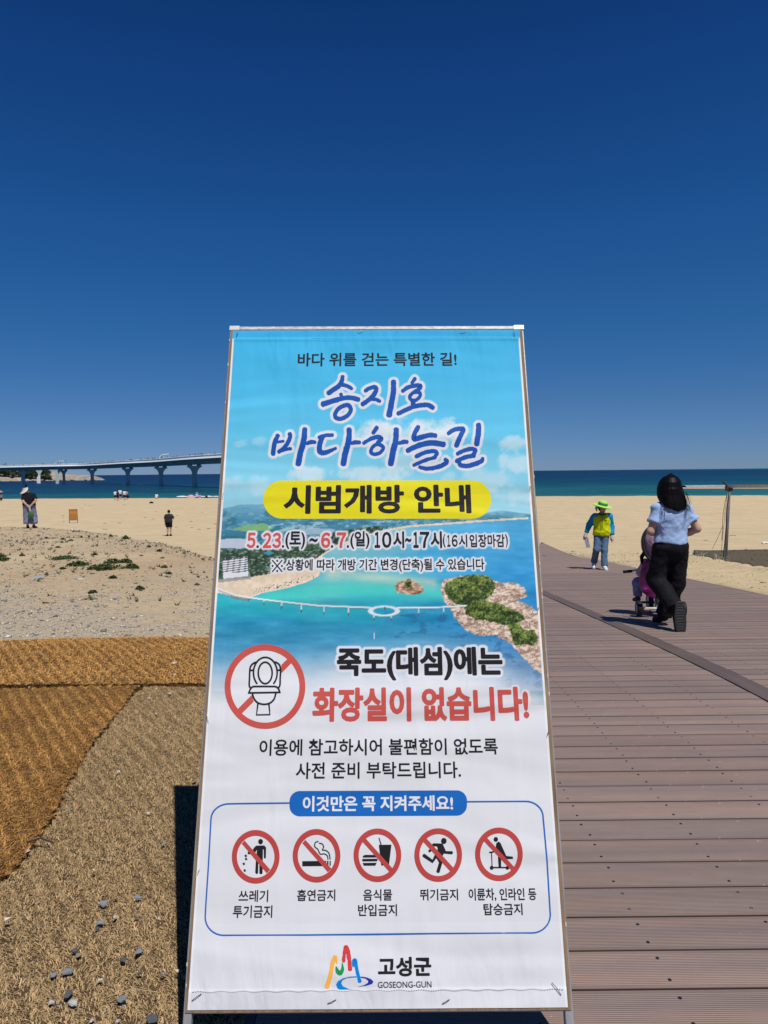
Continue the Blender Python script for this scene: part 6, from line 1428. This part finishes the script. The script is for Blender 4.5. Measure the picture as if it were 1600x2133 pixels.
def headland():
    root = None
    pxs = np.array([-260, -120, -40, 0, 40, 80, 108, 125, 141, 168, 192, 210, 219, 235]); tops = np.array([6, 5, 4, 3.5, 3.0, 3.5, 5.0, 5.2, 2.9, 1.6, .9, -1.6, -3.9, -6])
    nx, ny = 220, 46; px = np.linspace(-260, 235, nx); V = np.zeros((ny, nx, 3))
    for j in range(ny):
        d = 655 + 190 * (j / (ny - 1)) ** 1.2; t = (d - 655) / 190; X = (px - 800) / 1479 * d
        base = 700 + 18 * (fbm(px * .03, 0 * px, 5, 4) - .5) - np.interp(px, [-260, 0, 100, 220], [30, 22, 0, 6])
        u = np.clip((d - base) / 26, 0, 1); T = np.interp(px, pxs, tops) + 3.6
        ter = u ** .7; q = np.floor(ter * 6 + (fbm(X * .05, 0 * X + d * .05, 8, 3) - .5) * 2) / 6 * .55 + ter * .45
        z = SEA_Z - 1.2 + (T + 1.2) * np.clip(q, 0, 1) * np.where(t > .75, 1 - (t - .75) * 1.2, 1) + (fbm(X * .16, d * .16 + 0 * X, 7, 4) - .5) * 2.4 * u + (fbm(X * .5, d * .5 + 0 * X, 9, 3) - .5) * 1.0 * u
        V[j] = np.stack([X, np.full(nx, d), z], 1)
    I, J = np.meshgrid(np.arange(nx - 1), np.arange(ny - 1)); a = (J * nx + I).ravel()
    m = mat('headland_rock', (.42, .37, .29), .9, (.12, .55, 8, (1, 1, 3.5)), (.35, 1, 1.6, (1, 1, 2.5)), col2=(.20, .165, .125))
    o = mesh('headland', V.reshape(-1, 3), np.stack([a, a + 1, a + nx + 1, a + nx], 1), m, smooth=False); tag(o, kind='structure')
    def hz_(pxv, d): j = int(np.clip(((d - 655) / 190) ** (1 / 1.2) * (ny - 1), 0, ny - 1)); i = int(np.clip((pxv + 260) / 495 * (nx - 1), 0, nx - 1)); return float(V[j, i, 2])
    rr = np.random.default_rng(4)
    def tree_proto(seed, cols):
        r = np.random.default_rng(seed); t = empty('pine_tree'); tk = MB(); tk.tube([(0, 0, -.5), (.1, 0, 1.5), (.0, .1, 3.2), (.15, 0, 4.6)], [.22, .18, .13, .05], 6)
        for k in range(5): a = r.uniform(0, 6.3); tk.tube([(.05, 0, 2 + k * .5), (math.cos(a) * 1.1, math.sin(a) * 1.1, 2.7 + k * .5)], [.07, .03], 4)
        tk.build('trunk', mat('pine_bark', (.07, .05, .035), .9), t)
        cl = r.normal(0, 1, (22, 3)) * (1.15, 1.15, .75) + (0, 0, 3.7); N = 1500; ci = r.integers(0, 22, N); c = cl[ci] + r.normal(0, .42, (N, 3)); u = r.normal(0, 1, (N, 3)); u /= np.linalg.norm(u, axis=1)[:, None]; w = np.cross(u, r.normal(0, 1, (N, 3))); w /= np.linalg.norm(w, axis=1)[:, None]; sz = r.uniform(.14, .30, N)[:, None]
        Vt = np.stack([c - u * sz, c + w * sz * .7, c + u * sz, c - w * sz * .7], 1).reshape(-1, 3); Ft = np.arange(N * 4).reshape(-1, 4)
        tone = r.uniform(.6, 1.4, 22)[ci][:, None] * r.uniform(.75, 1.25, N)[:, None]; mesh('crown', Vt, Ft, mat('pine_leaf', (.05, .07, .03), .8, attr='col', spec=.2), t, colors=np.repeat(np.array(cols) * tone, 4, 0)); return t
    protos = [tree_proto(1, (.040, .062, .026)), tree_proto(2, (.055, .075, .030)), tree_proto(3, (.034, .055, .026))]
    spots = [(rr.uniform(-60, 105), rr.uniform(700, 745)) for _ in range(62)] + [(x, 694 + rr.uniform(0, 8)) for x in (-20, -8, 4, 12, 20, 28, 36, 44, 58, 64, 70, 78, 90, 98)]
    spots += [(-3, 742), (2, 748), (7, 742)]
    for k, (pxv, d) in enumerate(spots):
        o = protos[k] if k < 3 else tree_copy(protos[rr.integers(0, 3)]); sc_ = rr.uniform(.95, 1.45) * (1.0 if k < 76 else 1.5); o.scale = (sc_ * 1.2, sc_ * 1.2, sc_); o.rotation_euler = (0, 0, rr.uniform(0, 6)); o.location = ((pxv - 800) / 1479 * d, d, hz_(pxv, d) - .4)
        tag(o, 'dark pine in the grove on the rocky headland behind the bridge', 'tree', 'pines on the headland')
    # boulders along the foot
    for k in range(26):
        pxv = rr.uniform(-10, 210); d = 688 + rr.uniform(-4, 6) - np.interp(pxv, [0, 100, 220], [20, 0, 0]); X = (pxv - 800) / 1479 * d; p = Pts((-2.2, -2, -1.2), (2.2, 2, 1.8), .35)
        if k < 3: snet_o = snet('boulder', p, ell(p, (0, 0, 0), (1.7, 1.3, 1.1)) + .9 * n3(p, .7, k), m); protos_b = (protos_b if k else []) + [snet_o]; o = snet_o
        else: o = protos_b[rr.integers(0, 3)].copy(); COL.objects.link(o)
        o.location = (X, d, SEA_Z + rr.uniform(-.2, .9)); sc_ = rr.uniform(.5, 1.3); o.scale = (sc_ * 1.3, sc_, sc_); o.rotation_euler = (0, 0, rr.uniform(0, 6)); tag(o, 'pale boulder at the waterline of the rocky headland', 'boulder', 'boulders at the foot of the headland')
    b = empty('boat', ((61 - 800) / 1479 * 640, 640, SEA_Z)); h = MB(); h.add([(-2.6, -.7, .9), (2.3, -.7, .75), (3.4, 0, 1.0), (2.3, .7, .75), (-2.6, .7, .9), (-2.3, -.4, -.1), (2.2, -.3, -.1), (2.6, 0, -.1), (2.2, .3, -.1), (-2.3, .4, -.1)], [(0, 1, 6, 5), (1, 2, 7, 6), (2, 3, 8, 7), (3, 4, 9, 8), (4, 0, 5, 9), (0, 4, 3, 2, 1)]); h.build('hull', mat('boat_white', (.7, .7, .68), .4), b); h = MB(); h.box((-1.2, -.45, .8), (.3, .45, 1.7), bev=.08); h.build('cabin', mat('boat_white', (.7, .7, .68), .4), b); tag(b, 'small pale motor boat in front of the headland, under the bridge', 'boat')
headland()

# ------------------------------------------------------------------ weeds, stones and litter on the bank
def gpick(px, py):
    d = B @ np.array([(px - 800) / 1479, (py - 1066.5) / 1479, 1.0]); ys = np.concatenate([np.arange(1, 40, .02), np.arange(40, 140, .2)])
    z = CAM_H + d[2] / d[1] * ys; g = gz(d[0] / d[1] * ys, ys); i = int(np.argmax(z - g < 0)); y = ys[i]; return float(d[0] / d[1] * y), float(y), float(g[i])
def weeds():
    rr = np.random.default_rng(8)
    lm = mat('weed_leaf', (.05, .09, .03), .75, attr='col', spec=.25); sm = mat('weed_stem', (.09, .10, .04), .8)
    L = [(97, 1122, .16, .12), (118, 1130, .10, .06), (131, 1124, .12, .12), (148, 1127, .16, .12), (231, 1118, .16, .14), (262, 1123, .22, .16), (4, 1168, .24, .22), (132, 1165, .38, .12), (164, 1178, .34, .13), (217, 1186, .55, .16), (236, 1173, .28, .13), (264, 1172, .26, .13), (274, 1184, .22, .14),
         (131, 1186, .16, .10), (194, 1236, .15, .10), (291, 1228, .14, .12), (343, 1183, .14, .12), (332, 1149, .14, .12), (198, 1156, .14, .09), (121, 1141, .12, .10), (235, 1205, .14, .12), (45, 1158, .14, .1), (310, 1140, .1, .12), (352, 1196, .12, .1), (170, 1120, .07, .14), (186, 1119, .06, .14), (203, 1119, .06, .15)]
    for k, (px, py, R, Hh) in enumerate(L):
        x, y, z = gpick(px, py); R *= .62 if R > .2 else .42; Hh *= .75 if R > .12 else .5; t = empty('weed', (x, y, z - .01)); N = int(120 + 1000 * R); rad_ = R * np.sqrt(rr.uniform(0, 1, N)); an = rr.uniform(0, 2 * np.pi, N)
        lob = .25 + 1.2 * vn(np.cos(an) * 2.2 + 5 * k, np.sin(an) * 2.2, k)
        bx, by = rad_ * lob * np.cos(an), rad_ * lob * np.sin(an) * .8; bz = rr.uniform(.2, 1, N) * Hh * (1 - (rad_ / R) ** 2 * .6)
        u = rr.normal(0, 1, (N, 3)); u[:, 2] = np.abs(u[:, 2]) * .5; u /= np.linalg.norm(u, axis=1)[:, None]; w = np.cross(u, rr.normal(0, 1, (N, 3))); w /= np.linalg.norm(w, axis=1)[:, None]; sz = rr.uniform(.012, .028, N)[:, None] * (1 + R); c = np.stack([bx, by, bz], 1)
        V = np.stack([c - u * sz, c + w * sz * .5, c + u * sz, c - w * sz * .5], 1).reshape(-1, 3); tone = rr.uniform(.5, 1.5, N)[:, None]; mesh('foliage', V, np.arange(N * 4).reshape(-1, 4), lm, t, colors=np.repeat(np.array((.050, .082, .026)) * tone, 4, 0))
        m = MB()
        for i in range(7): a = rr.uniform(0, 6.28); q = rr.uniform(.3, .9) * R; m.tube([(0, 0, 0), (q * .5 * math.cos(a), q * .5 * math.sin(a), Hh * .6), (q * math.cos(a), q * math.sin(a) * .8, Hh * rr.uniform(.5, 1.05))], [.004, .003, .0015], 4)
        m.build('stem', sm, t)
        lbl = {9: 'largest dark green weed patch in the middle of the sandy bank', 6: 'dark green weed clump cut off by the left edge', 7: 'long low weed patch, left of the largest one on the bank', 8: 'spreading weed patch just left of the largest one', 10: 'small weed patch right above the largest one',
               14: 'bright green weed by itself near the dark stone below the bank', 5: 'dark weed tuft on the crest line, right of its neighbour', 4: 'dark weed tuft on the crest line, left of its neighbour', 15: 'thin weed standing alone on the right of the gravel'}.get(k)
        tag(t, lbl or 'small low weed scattered over the sandy bank', 'weed', None if lbl else 'small weeds on the bank')
    # countless small sprigs
    N = 900; x = rr.uniform(-16, -1.0, N); y = rr.uniform(8.5, 27, N); k = (x < np.interp(y, [8, 12, 16, 20, 24, 27], [-1.0, -1.6, -2.6, -4.4, -7, -10])) & (fbm(x * .5, y * .5, 12) > .44); x, y = x[k], y[k]; z = gz(x, y); n = len(x); V, F, c = [], [], []
    for i in range(n):
        for b in range(rr.integers(5, 11)):
            a = rr.uniform(0, 6.28); l = rr.uniform(.02, .07); w = .004; dx, dy = math.cos(a), math.sin(a); q = len(V); V += [(x[i] + rr.normal(0, .02) - dy * w, y[i] + dx * w, z[i] - .01), (x[i] + dy * w, y[i] - dx * w, z[i] - .01), (x[i] + dx * l, y[i] + dy * l, z[i] + rr.uniform(.02, .08))]; F.append((q, q + 1, q + 2)); cc = np.array((.07, .085, .035)) if rr.uniform() < .6 else np.array((.24, .19, .10)); c += [cc * rr.uniform(.6, 1.3)] * 3
    o = mesh('sparse_grass', V, F, lm, colors=np.array(c)); tag(o, 'sparse sprigs of grass scattered over the sandy bank', 'grass', kind='stuff')
weeds()

ROCKM = mat('grey_stone', (.42, .44, .46), .8, (40, .5, 6), (60, .8, .004), col2=(.18, .19, .20)); ROCKD = mat('dark_stone', (.17, .18, .195), .75, (40, .5, 6), (60, .8, .004)); ROCKW = mat('white_stone', (.60, .59, .55), .8, (40, .25, 5), (60, .6, .003)); ROCKT = mat('tan_stone', (.46, .35, .20), .85, (40, .3, 5), (60, .8, .004))
def stone_mesh(seed, m):
    r = np.random.default_rng(seed); n = 26; u = r.normal(0, 1, (n, 3)); u /= np.linalg.norm(u, axis=1)[:, None]; u *= (1, .78, .5) * (1 + r.uniform(-.18, .12, (n, 1)))
    import bmesh
    bm = bmesh.new(); [bm.verts.new(q) for q in u]; res = bmesh.ops.convex_hull(bm, input=bm.verts); bmesh.ops.delete(bm, geom=[v for v in bm.verts if not v.link_faces], context='VERTS')
    me = bpy.data.meshes.new('stone'); bm.to_mesh(me); bm.free(); me.materials.append(m); return me
SM = {k: [stone_mesh(i + 10 * j, m) for i in range(4)] for j, (k, m) in enumerate((('g', ROCKM), ('d', ROCKD), ('w', ROCKW), ('t', ROCKT)))}
def stones():
    rr = random.Random(9)
    L = [(156, 1981, 16, 'd', 'charcoal stone touching a small tan one on the pale mat'), (164, 1990, 12, 't', 'small tan stone tucked against a charcoal one'), (289, 1984, 18, 'g', 'light grey stone with white veins, right of the dark pair'), (256, 2000, 15, 'd', 'dark flat stone lying left of the veined grey one'),
         (141, 2025, 19, 'g', 'big grey stone left of centre on the pale mat'), (112, 2032, 13, 'g', 'smaller grey stone left of the big grey one'), (141, 2073, 23, 'd', 'dark slab-like stone above the large white one'), (153, 2089, 19, 'w', 'largest white stone on the pale mat, below the dark slab'), (107, 2089, 13, 'w', 'white stone left of the largest white one'),
         (254, 2082, 19, 'g', 'greenish grey stone at the bottom of the mat beside a straw'), (216, 1883, 17, 'g', 'pale blue-grey flake, highest of the larger stones on the mat'), (209, 1922, 15, 'g', 'flat pale grey stone under the blue-grey flake'), (287, 1871, 13, 'g', 'upper right grey stone nearest the banner shadow'), (241, 1872, 10, 't', 'speckled small stone between two grey ones'),
         (240, 1911, 11, 'w', 'small cream flake in the middle of the stones'), (292, 2027, 10, 'd', 'small dark stone below the veined grey one'), (208, 2043, 10, 'w', None), (318, 2124, 24, 'd', 'dark stone cut by the bottom edge near the banner shadow'), (340, 2029, 9, 'g', None), (191, 2126, 11, 'w', 'white stone at the bottom edge of the photo'),
         (311, 1455, 7, 'w', 'white chip on the far part of the pale mat, left one'), (325, 1487, 6, 'w', None), (354, 1445, 7, 'w', 'white chip on the far part of the pale mat, right one'), (247, 1608, 8, 'w', 'thin white shell piece alone mid-mat'), (309, 1694, 7, 'w', None), (323, 1606, 6, 'g', None), (330, 1759, 6, 'g', None), (341, 1758, 8, 'g', None), (245, 2128, 10, 'w', None), (203, 1934, 8, 'd', None), (286, 1910, 9, 'g', None), (213, 1790, 5, 'w', None), (144, 1688, 8, 'g', 'small grey stone by the frayed seam of the orange mat'), (405, 1632, 8, 'g', None), (200, 1565, 4, 'w', None),
         (193, 1249, 15, 'd', 'dark stone in front of the gravel patch, left of a grey one'), (243, 1247, 12, 'g', 'flat grey stone right of the dark one before the gravel'), (76, 1207, 20, 'g', 'long grey stone on the left part of the bank'), (170, 1208, 12, 'w', 'thin white stick-like stone on the bank'), (100, 1256, 21, 't', 'long reddish stone at the foot of the bank, left side'), (149, 1232, 12, 't', 'tan stone on the bank above the dark one'), (347, 1202, 9, 'd', 'small dark stone at the right of the bank'), (283, 1216, 9, 'd', None), (88, 1190, 14, 't', None), (112, 1196, 11, 'g', None), (70, 1243, 12, 't', None),
         (362, 1383, 14, 'w', 'pale flake on the far orange mat, upper of two'), (364, 1407, 10, 'w', 'pale flake on the far orange mat, lower of two'), (427, 1347, 6, 'g', None), (58, 1337, 8, 'w', None), (130, 1336, 7, 'w', None)]
    for k, (px, py, sz, c, lb) in enumerate(L):
        if py > 1340:
            d = B @ np.array([(px - 800) / 1479, (py - 1066.5) / 1479, 1.0]); t = (.018 - CAM_H) / d[2]; x, y, z = d[0] * t, d[1] * t, .018
        else: x, y, z = gpick(px, py)
        r = sz * .5 * y / 1479 * 1.25; me = SM[c][k % 4]; o = bpy.data.objects.new('stone', me); COL.objects.link(o); o.location = (x, y, z + r * .12); fl = 1.0 if py > 1340 else .8
        o.scale = (r * rr.uniform(.9, 1.1) * (1.3 if 'long' in (lb or '') or 'stick' in (lb or '') else 1), r * rr.uniform(.8, 1.1) * (.45 if 'stick' in (lb or '') else 1), r * fl); o.rotation_euler = (rr.uniform(-.3, .3), rr.uniform(-.3, .3), rr.uniform(0, 6) if 'long' not in (lb or '') else .2)
        tag(o, lb or 'small stone lying loose on the mats or the bank', 'stone', None if lb else 'small loose stones')
stones()
def scatter(name, label, N, region, size, seed, cols, wfun=None, z_add=0.0):
    """many tiny stones joined into one mesh"""
    r = np.random.default_rng(seed); x = r.uniform(region[0], region[1], N); y = r.uniform(region[2], region[3], N)
    if wfun is not None: k = r.uniform(0, 1, N) < wfun(x, y); x, y = x[k], y[k]
    N = len(x); s = size * np.exp(r.normal(0, .5, N)) * np.interp(y, [0, 8, 28], [1, 1, 1.8]); z = gz(x, y) + z_add
    base = np.array([(1, 0, 0), (0, 1, 0), (-1, 0, 0), (0, -1, 0), (0, 0, .7), (0, 0, -.5)]); F0 = np.array([(0, 1, 4), (1, 2, 4), (2, 3, 4), (3, 0, 4), (1, 0, 5), (2, 1, 5), (3, 2, 5), (0, 3, 5)])
    an = r.uniform(0, 6.28, N); jit = 1 + r.uniform(-.35, .35, (N, 6, 1)); v = base[None] * jit; ca, sa = np.cos(an)[:, None], np.sin(an)[:, None]; asp = r.uniform(.5, 1, N)[:, None]
    X = v[..., 0] * ca - v[..., 1] * asp * sa; Y = v[..., 0] * sa + v[..., 1] * asp * ca; V = np.stack([x[:, None] + X * s[:, None], y[:, None] + Y * s[:, None], z[:, None] + (v[..., 2] * .8 + .15) * s[:, None]], -1).reshape(-1, 3)
    F = (np.arange(N)[:, None, None] * 6 + F0[None]).reshape(-1, 3); ci = r.integers(0, len(cols), N); C = np.array(cols)[ci] * r.uniform(.7, 1.25, (N, 1))
    o = mesh(name, V, F, mat('pebble', (.3, .3, .3), .85, attr='col', spec=.2), colors=np.repeat(C, 6, 0)); tag(o, label, 'gravel' if 'gravel' in name else 'pebbles', kind='stuff')
GC = [(.33, .33, .32), (.24, .24, .24), (.46, .43, .37), (.15, .15, .15), (.55, .50, .42), (.47, .38, .26), (.50, .40, .27)]
scatter('gravel', 'grey crushed gravel spread on the sand beyond the mats', 40000, (-9.5, -.4, 5.75, 11.5), .0080, 5, GC, lambda x, y: (1 - sstep(8.2, 11.4, y)) * sstep(.28, .6, fbm(x * 1.1, y * .8, 44)))
scatter('pebbles', 'small stones and shell bits strewn over the sandy bank', 46000, (-17, -.6, 8, 29), .0088, 6, [(.25, .22, .17), (.14, .12, .09), (.55, .50, .42), (.36, .28, .18), (.10, .09, .07)], lambda x, y: (x < np.interp(y, [8, 12, 16, 20, 24, 27], [-.6, -1.2, -2.2, -4.2, -7, -10])) * (.25 + .75 * sstep(.4, .6, fbm(x * .7, y * .7, 15))))
scatter('pebbles', 'fine grit and shell bits on the sand beside the boardwalk', 9000, (5.6, 14, 7.5, 24), .007, 7, [(.20, .16, .11), (.55, .48, .36), (.36, .28, .18)], lambda x, y: .35 + .65 * sstep(.45, .6, fbm(x * .7, y * .7, 16)))
def chips():
    r = np.random.default_rng(12); N = 420; x = r.uniform(-3.2, -.4, N); y = 1.7 + 4.2 * r.uniform(0, 1, N) ** 1.3; k = ~((x < -1.35) & (y < 4.4) & (r.uniform(0, 1, N) < .85)); x, y = x[k], y[k]; n = len(x); V, F, C = [], [], []
    for i in range(n):
        s = min(.0038 * math.exp(r.normal(0, .4)), .007); q = len(V); V += [(x[i] + r.normal(0, 1) * s, y[i] + r.normal(0, 1) * s, .026 + r.uniform(0, .012)) for _ in range(4)]; F.append((q, q + 1, q + 2)); F.append((q, q + 2, q + 3)); C += [np.array([(.6, .58, .5), (.35, .36, .38), (.55, .45, .3)][r.integers(0, 3)])] * 4
    o = mesh('grit', V, F, mat('pebble', (.3, .3, .3)), colors=np.array(C)); tag(o, 'tiny pale chips and grit caught in the coir mats', 'grit', kind='stuff')
chips()
def straws():
    rr = random.Random(4); m = mat('dry_straw', (.42, .32, .18), .85); m2 = mat('pale_straw_blade', (.62, .53, .36), .85)
    for (px, py, l, an, lb) in ((276, 2078, .14, .1, 'dry straw lying beside the greenish grey stone on the mat'), (83, 1758, .10, -.1, 'bent dark twig at the bottom end of the mat seam'), (303, 1757, .09, .9, 'reddish dry twig in the middle of the pale mat'), (253, 1545, .05, -.8, 'short brown twig on the far part of the pale mat')):
        d = B @ np.array([(px - 800) / 1479, (py - 1066.5) / 1479, 1.0]); t = (.024 - CAM_H) / d[2]; x, y = d[0] * t, d[1] * t; b = MB(); b.tube([(-l / 2 * math.cos(an), -l / 2 * math.sin(an), 0), (0, .008, .012), (l / 2 * math.cos(an), l / 2 * math.sin(an), .002)], .0011 if 'dark' not in lb else .0035, 5); o = b.build('twig', m if 'dark' not in lb else mat('dark_twig', (.05, .04, .03), .9)); o.location = (x, y, .03); tag(o, lb, 'twig')
    b = MB()
    for k in range(90):
        y = rr.uniform(16, 22); x = 7.9 + (y - 16) * .14 + rr.uniform(-.3, .3); z = float(gz(x, y)); l = rr.uniform(.06, .18); a = rr.uniform(0, 6.28)
        b.tube([(x, y, z - .02), (x + .3 * l * math.cos(a), y + .3 * l * math.sin(a), z + l * .7), (x + l * .8 * math.cos(a), y + l * .8 * math.sin(a), z + l * .85)], [.005, .004, .002], 4)
    o = b.build('dry_grass', m2); tag(o, 'dry pale grass blades along the edge of the canopy shadow', 'grass', kind='stuff')
    # debris on the open sand
    for (px, py, w, dark, lb) in ((1470, 1127, .16, 1, 'small dark stick on the sand right of the woman in pale blue'), (1526, 1117, .34, 1, 'thin stick on the sand just right of the canopy pole'), (1594, 1133, .22, 0, 'white scrap of litter on the sand at the right edge')):
        x, y, z = gpick(px, py); b = MB(); b.tube([(-w / 2, 0, 0), (0, .03, .03), (w / 2, .0, .01)], .012 if dark else .05, 6); o = b.build('stick' if dark else 'scrap', mat('dark_twig', (.05, .04, .03), .9) if dark else mat('boat_white', (.7, .7, .68))); o.location = (x, y, z + .02); tag(o, lb.replace('woman', 'person'), 'stick' if dark else 'litter')
    for k in range(26):
        px, py = rr.uniform(120, 450), rr.uniform(1050, 1110); x, y, z = gpick(px, py); w = rr.uniform(.1, .3); b = MB(); b.tube([(-w / 2, rr.uniform(-.1, .1), 0), (0, rr.uniform(-.1, .1), .03), (w / 2, 0, 0)], .014, 4); o = b.build('driftwood', mat('dark_twig', (.05, .04, .03), .9)); o.location = (x, y, z + .02); tag(o, 'small dark bit of driftwood on the open beach', 'driftwood', 'bits of driftwood on the open beach')
straws()
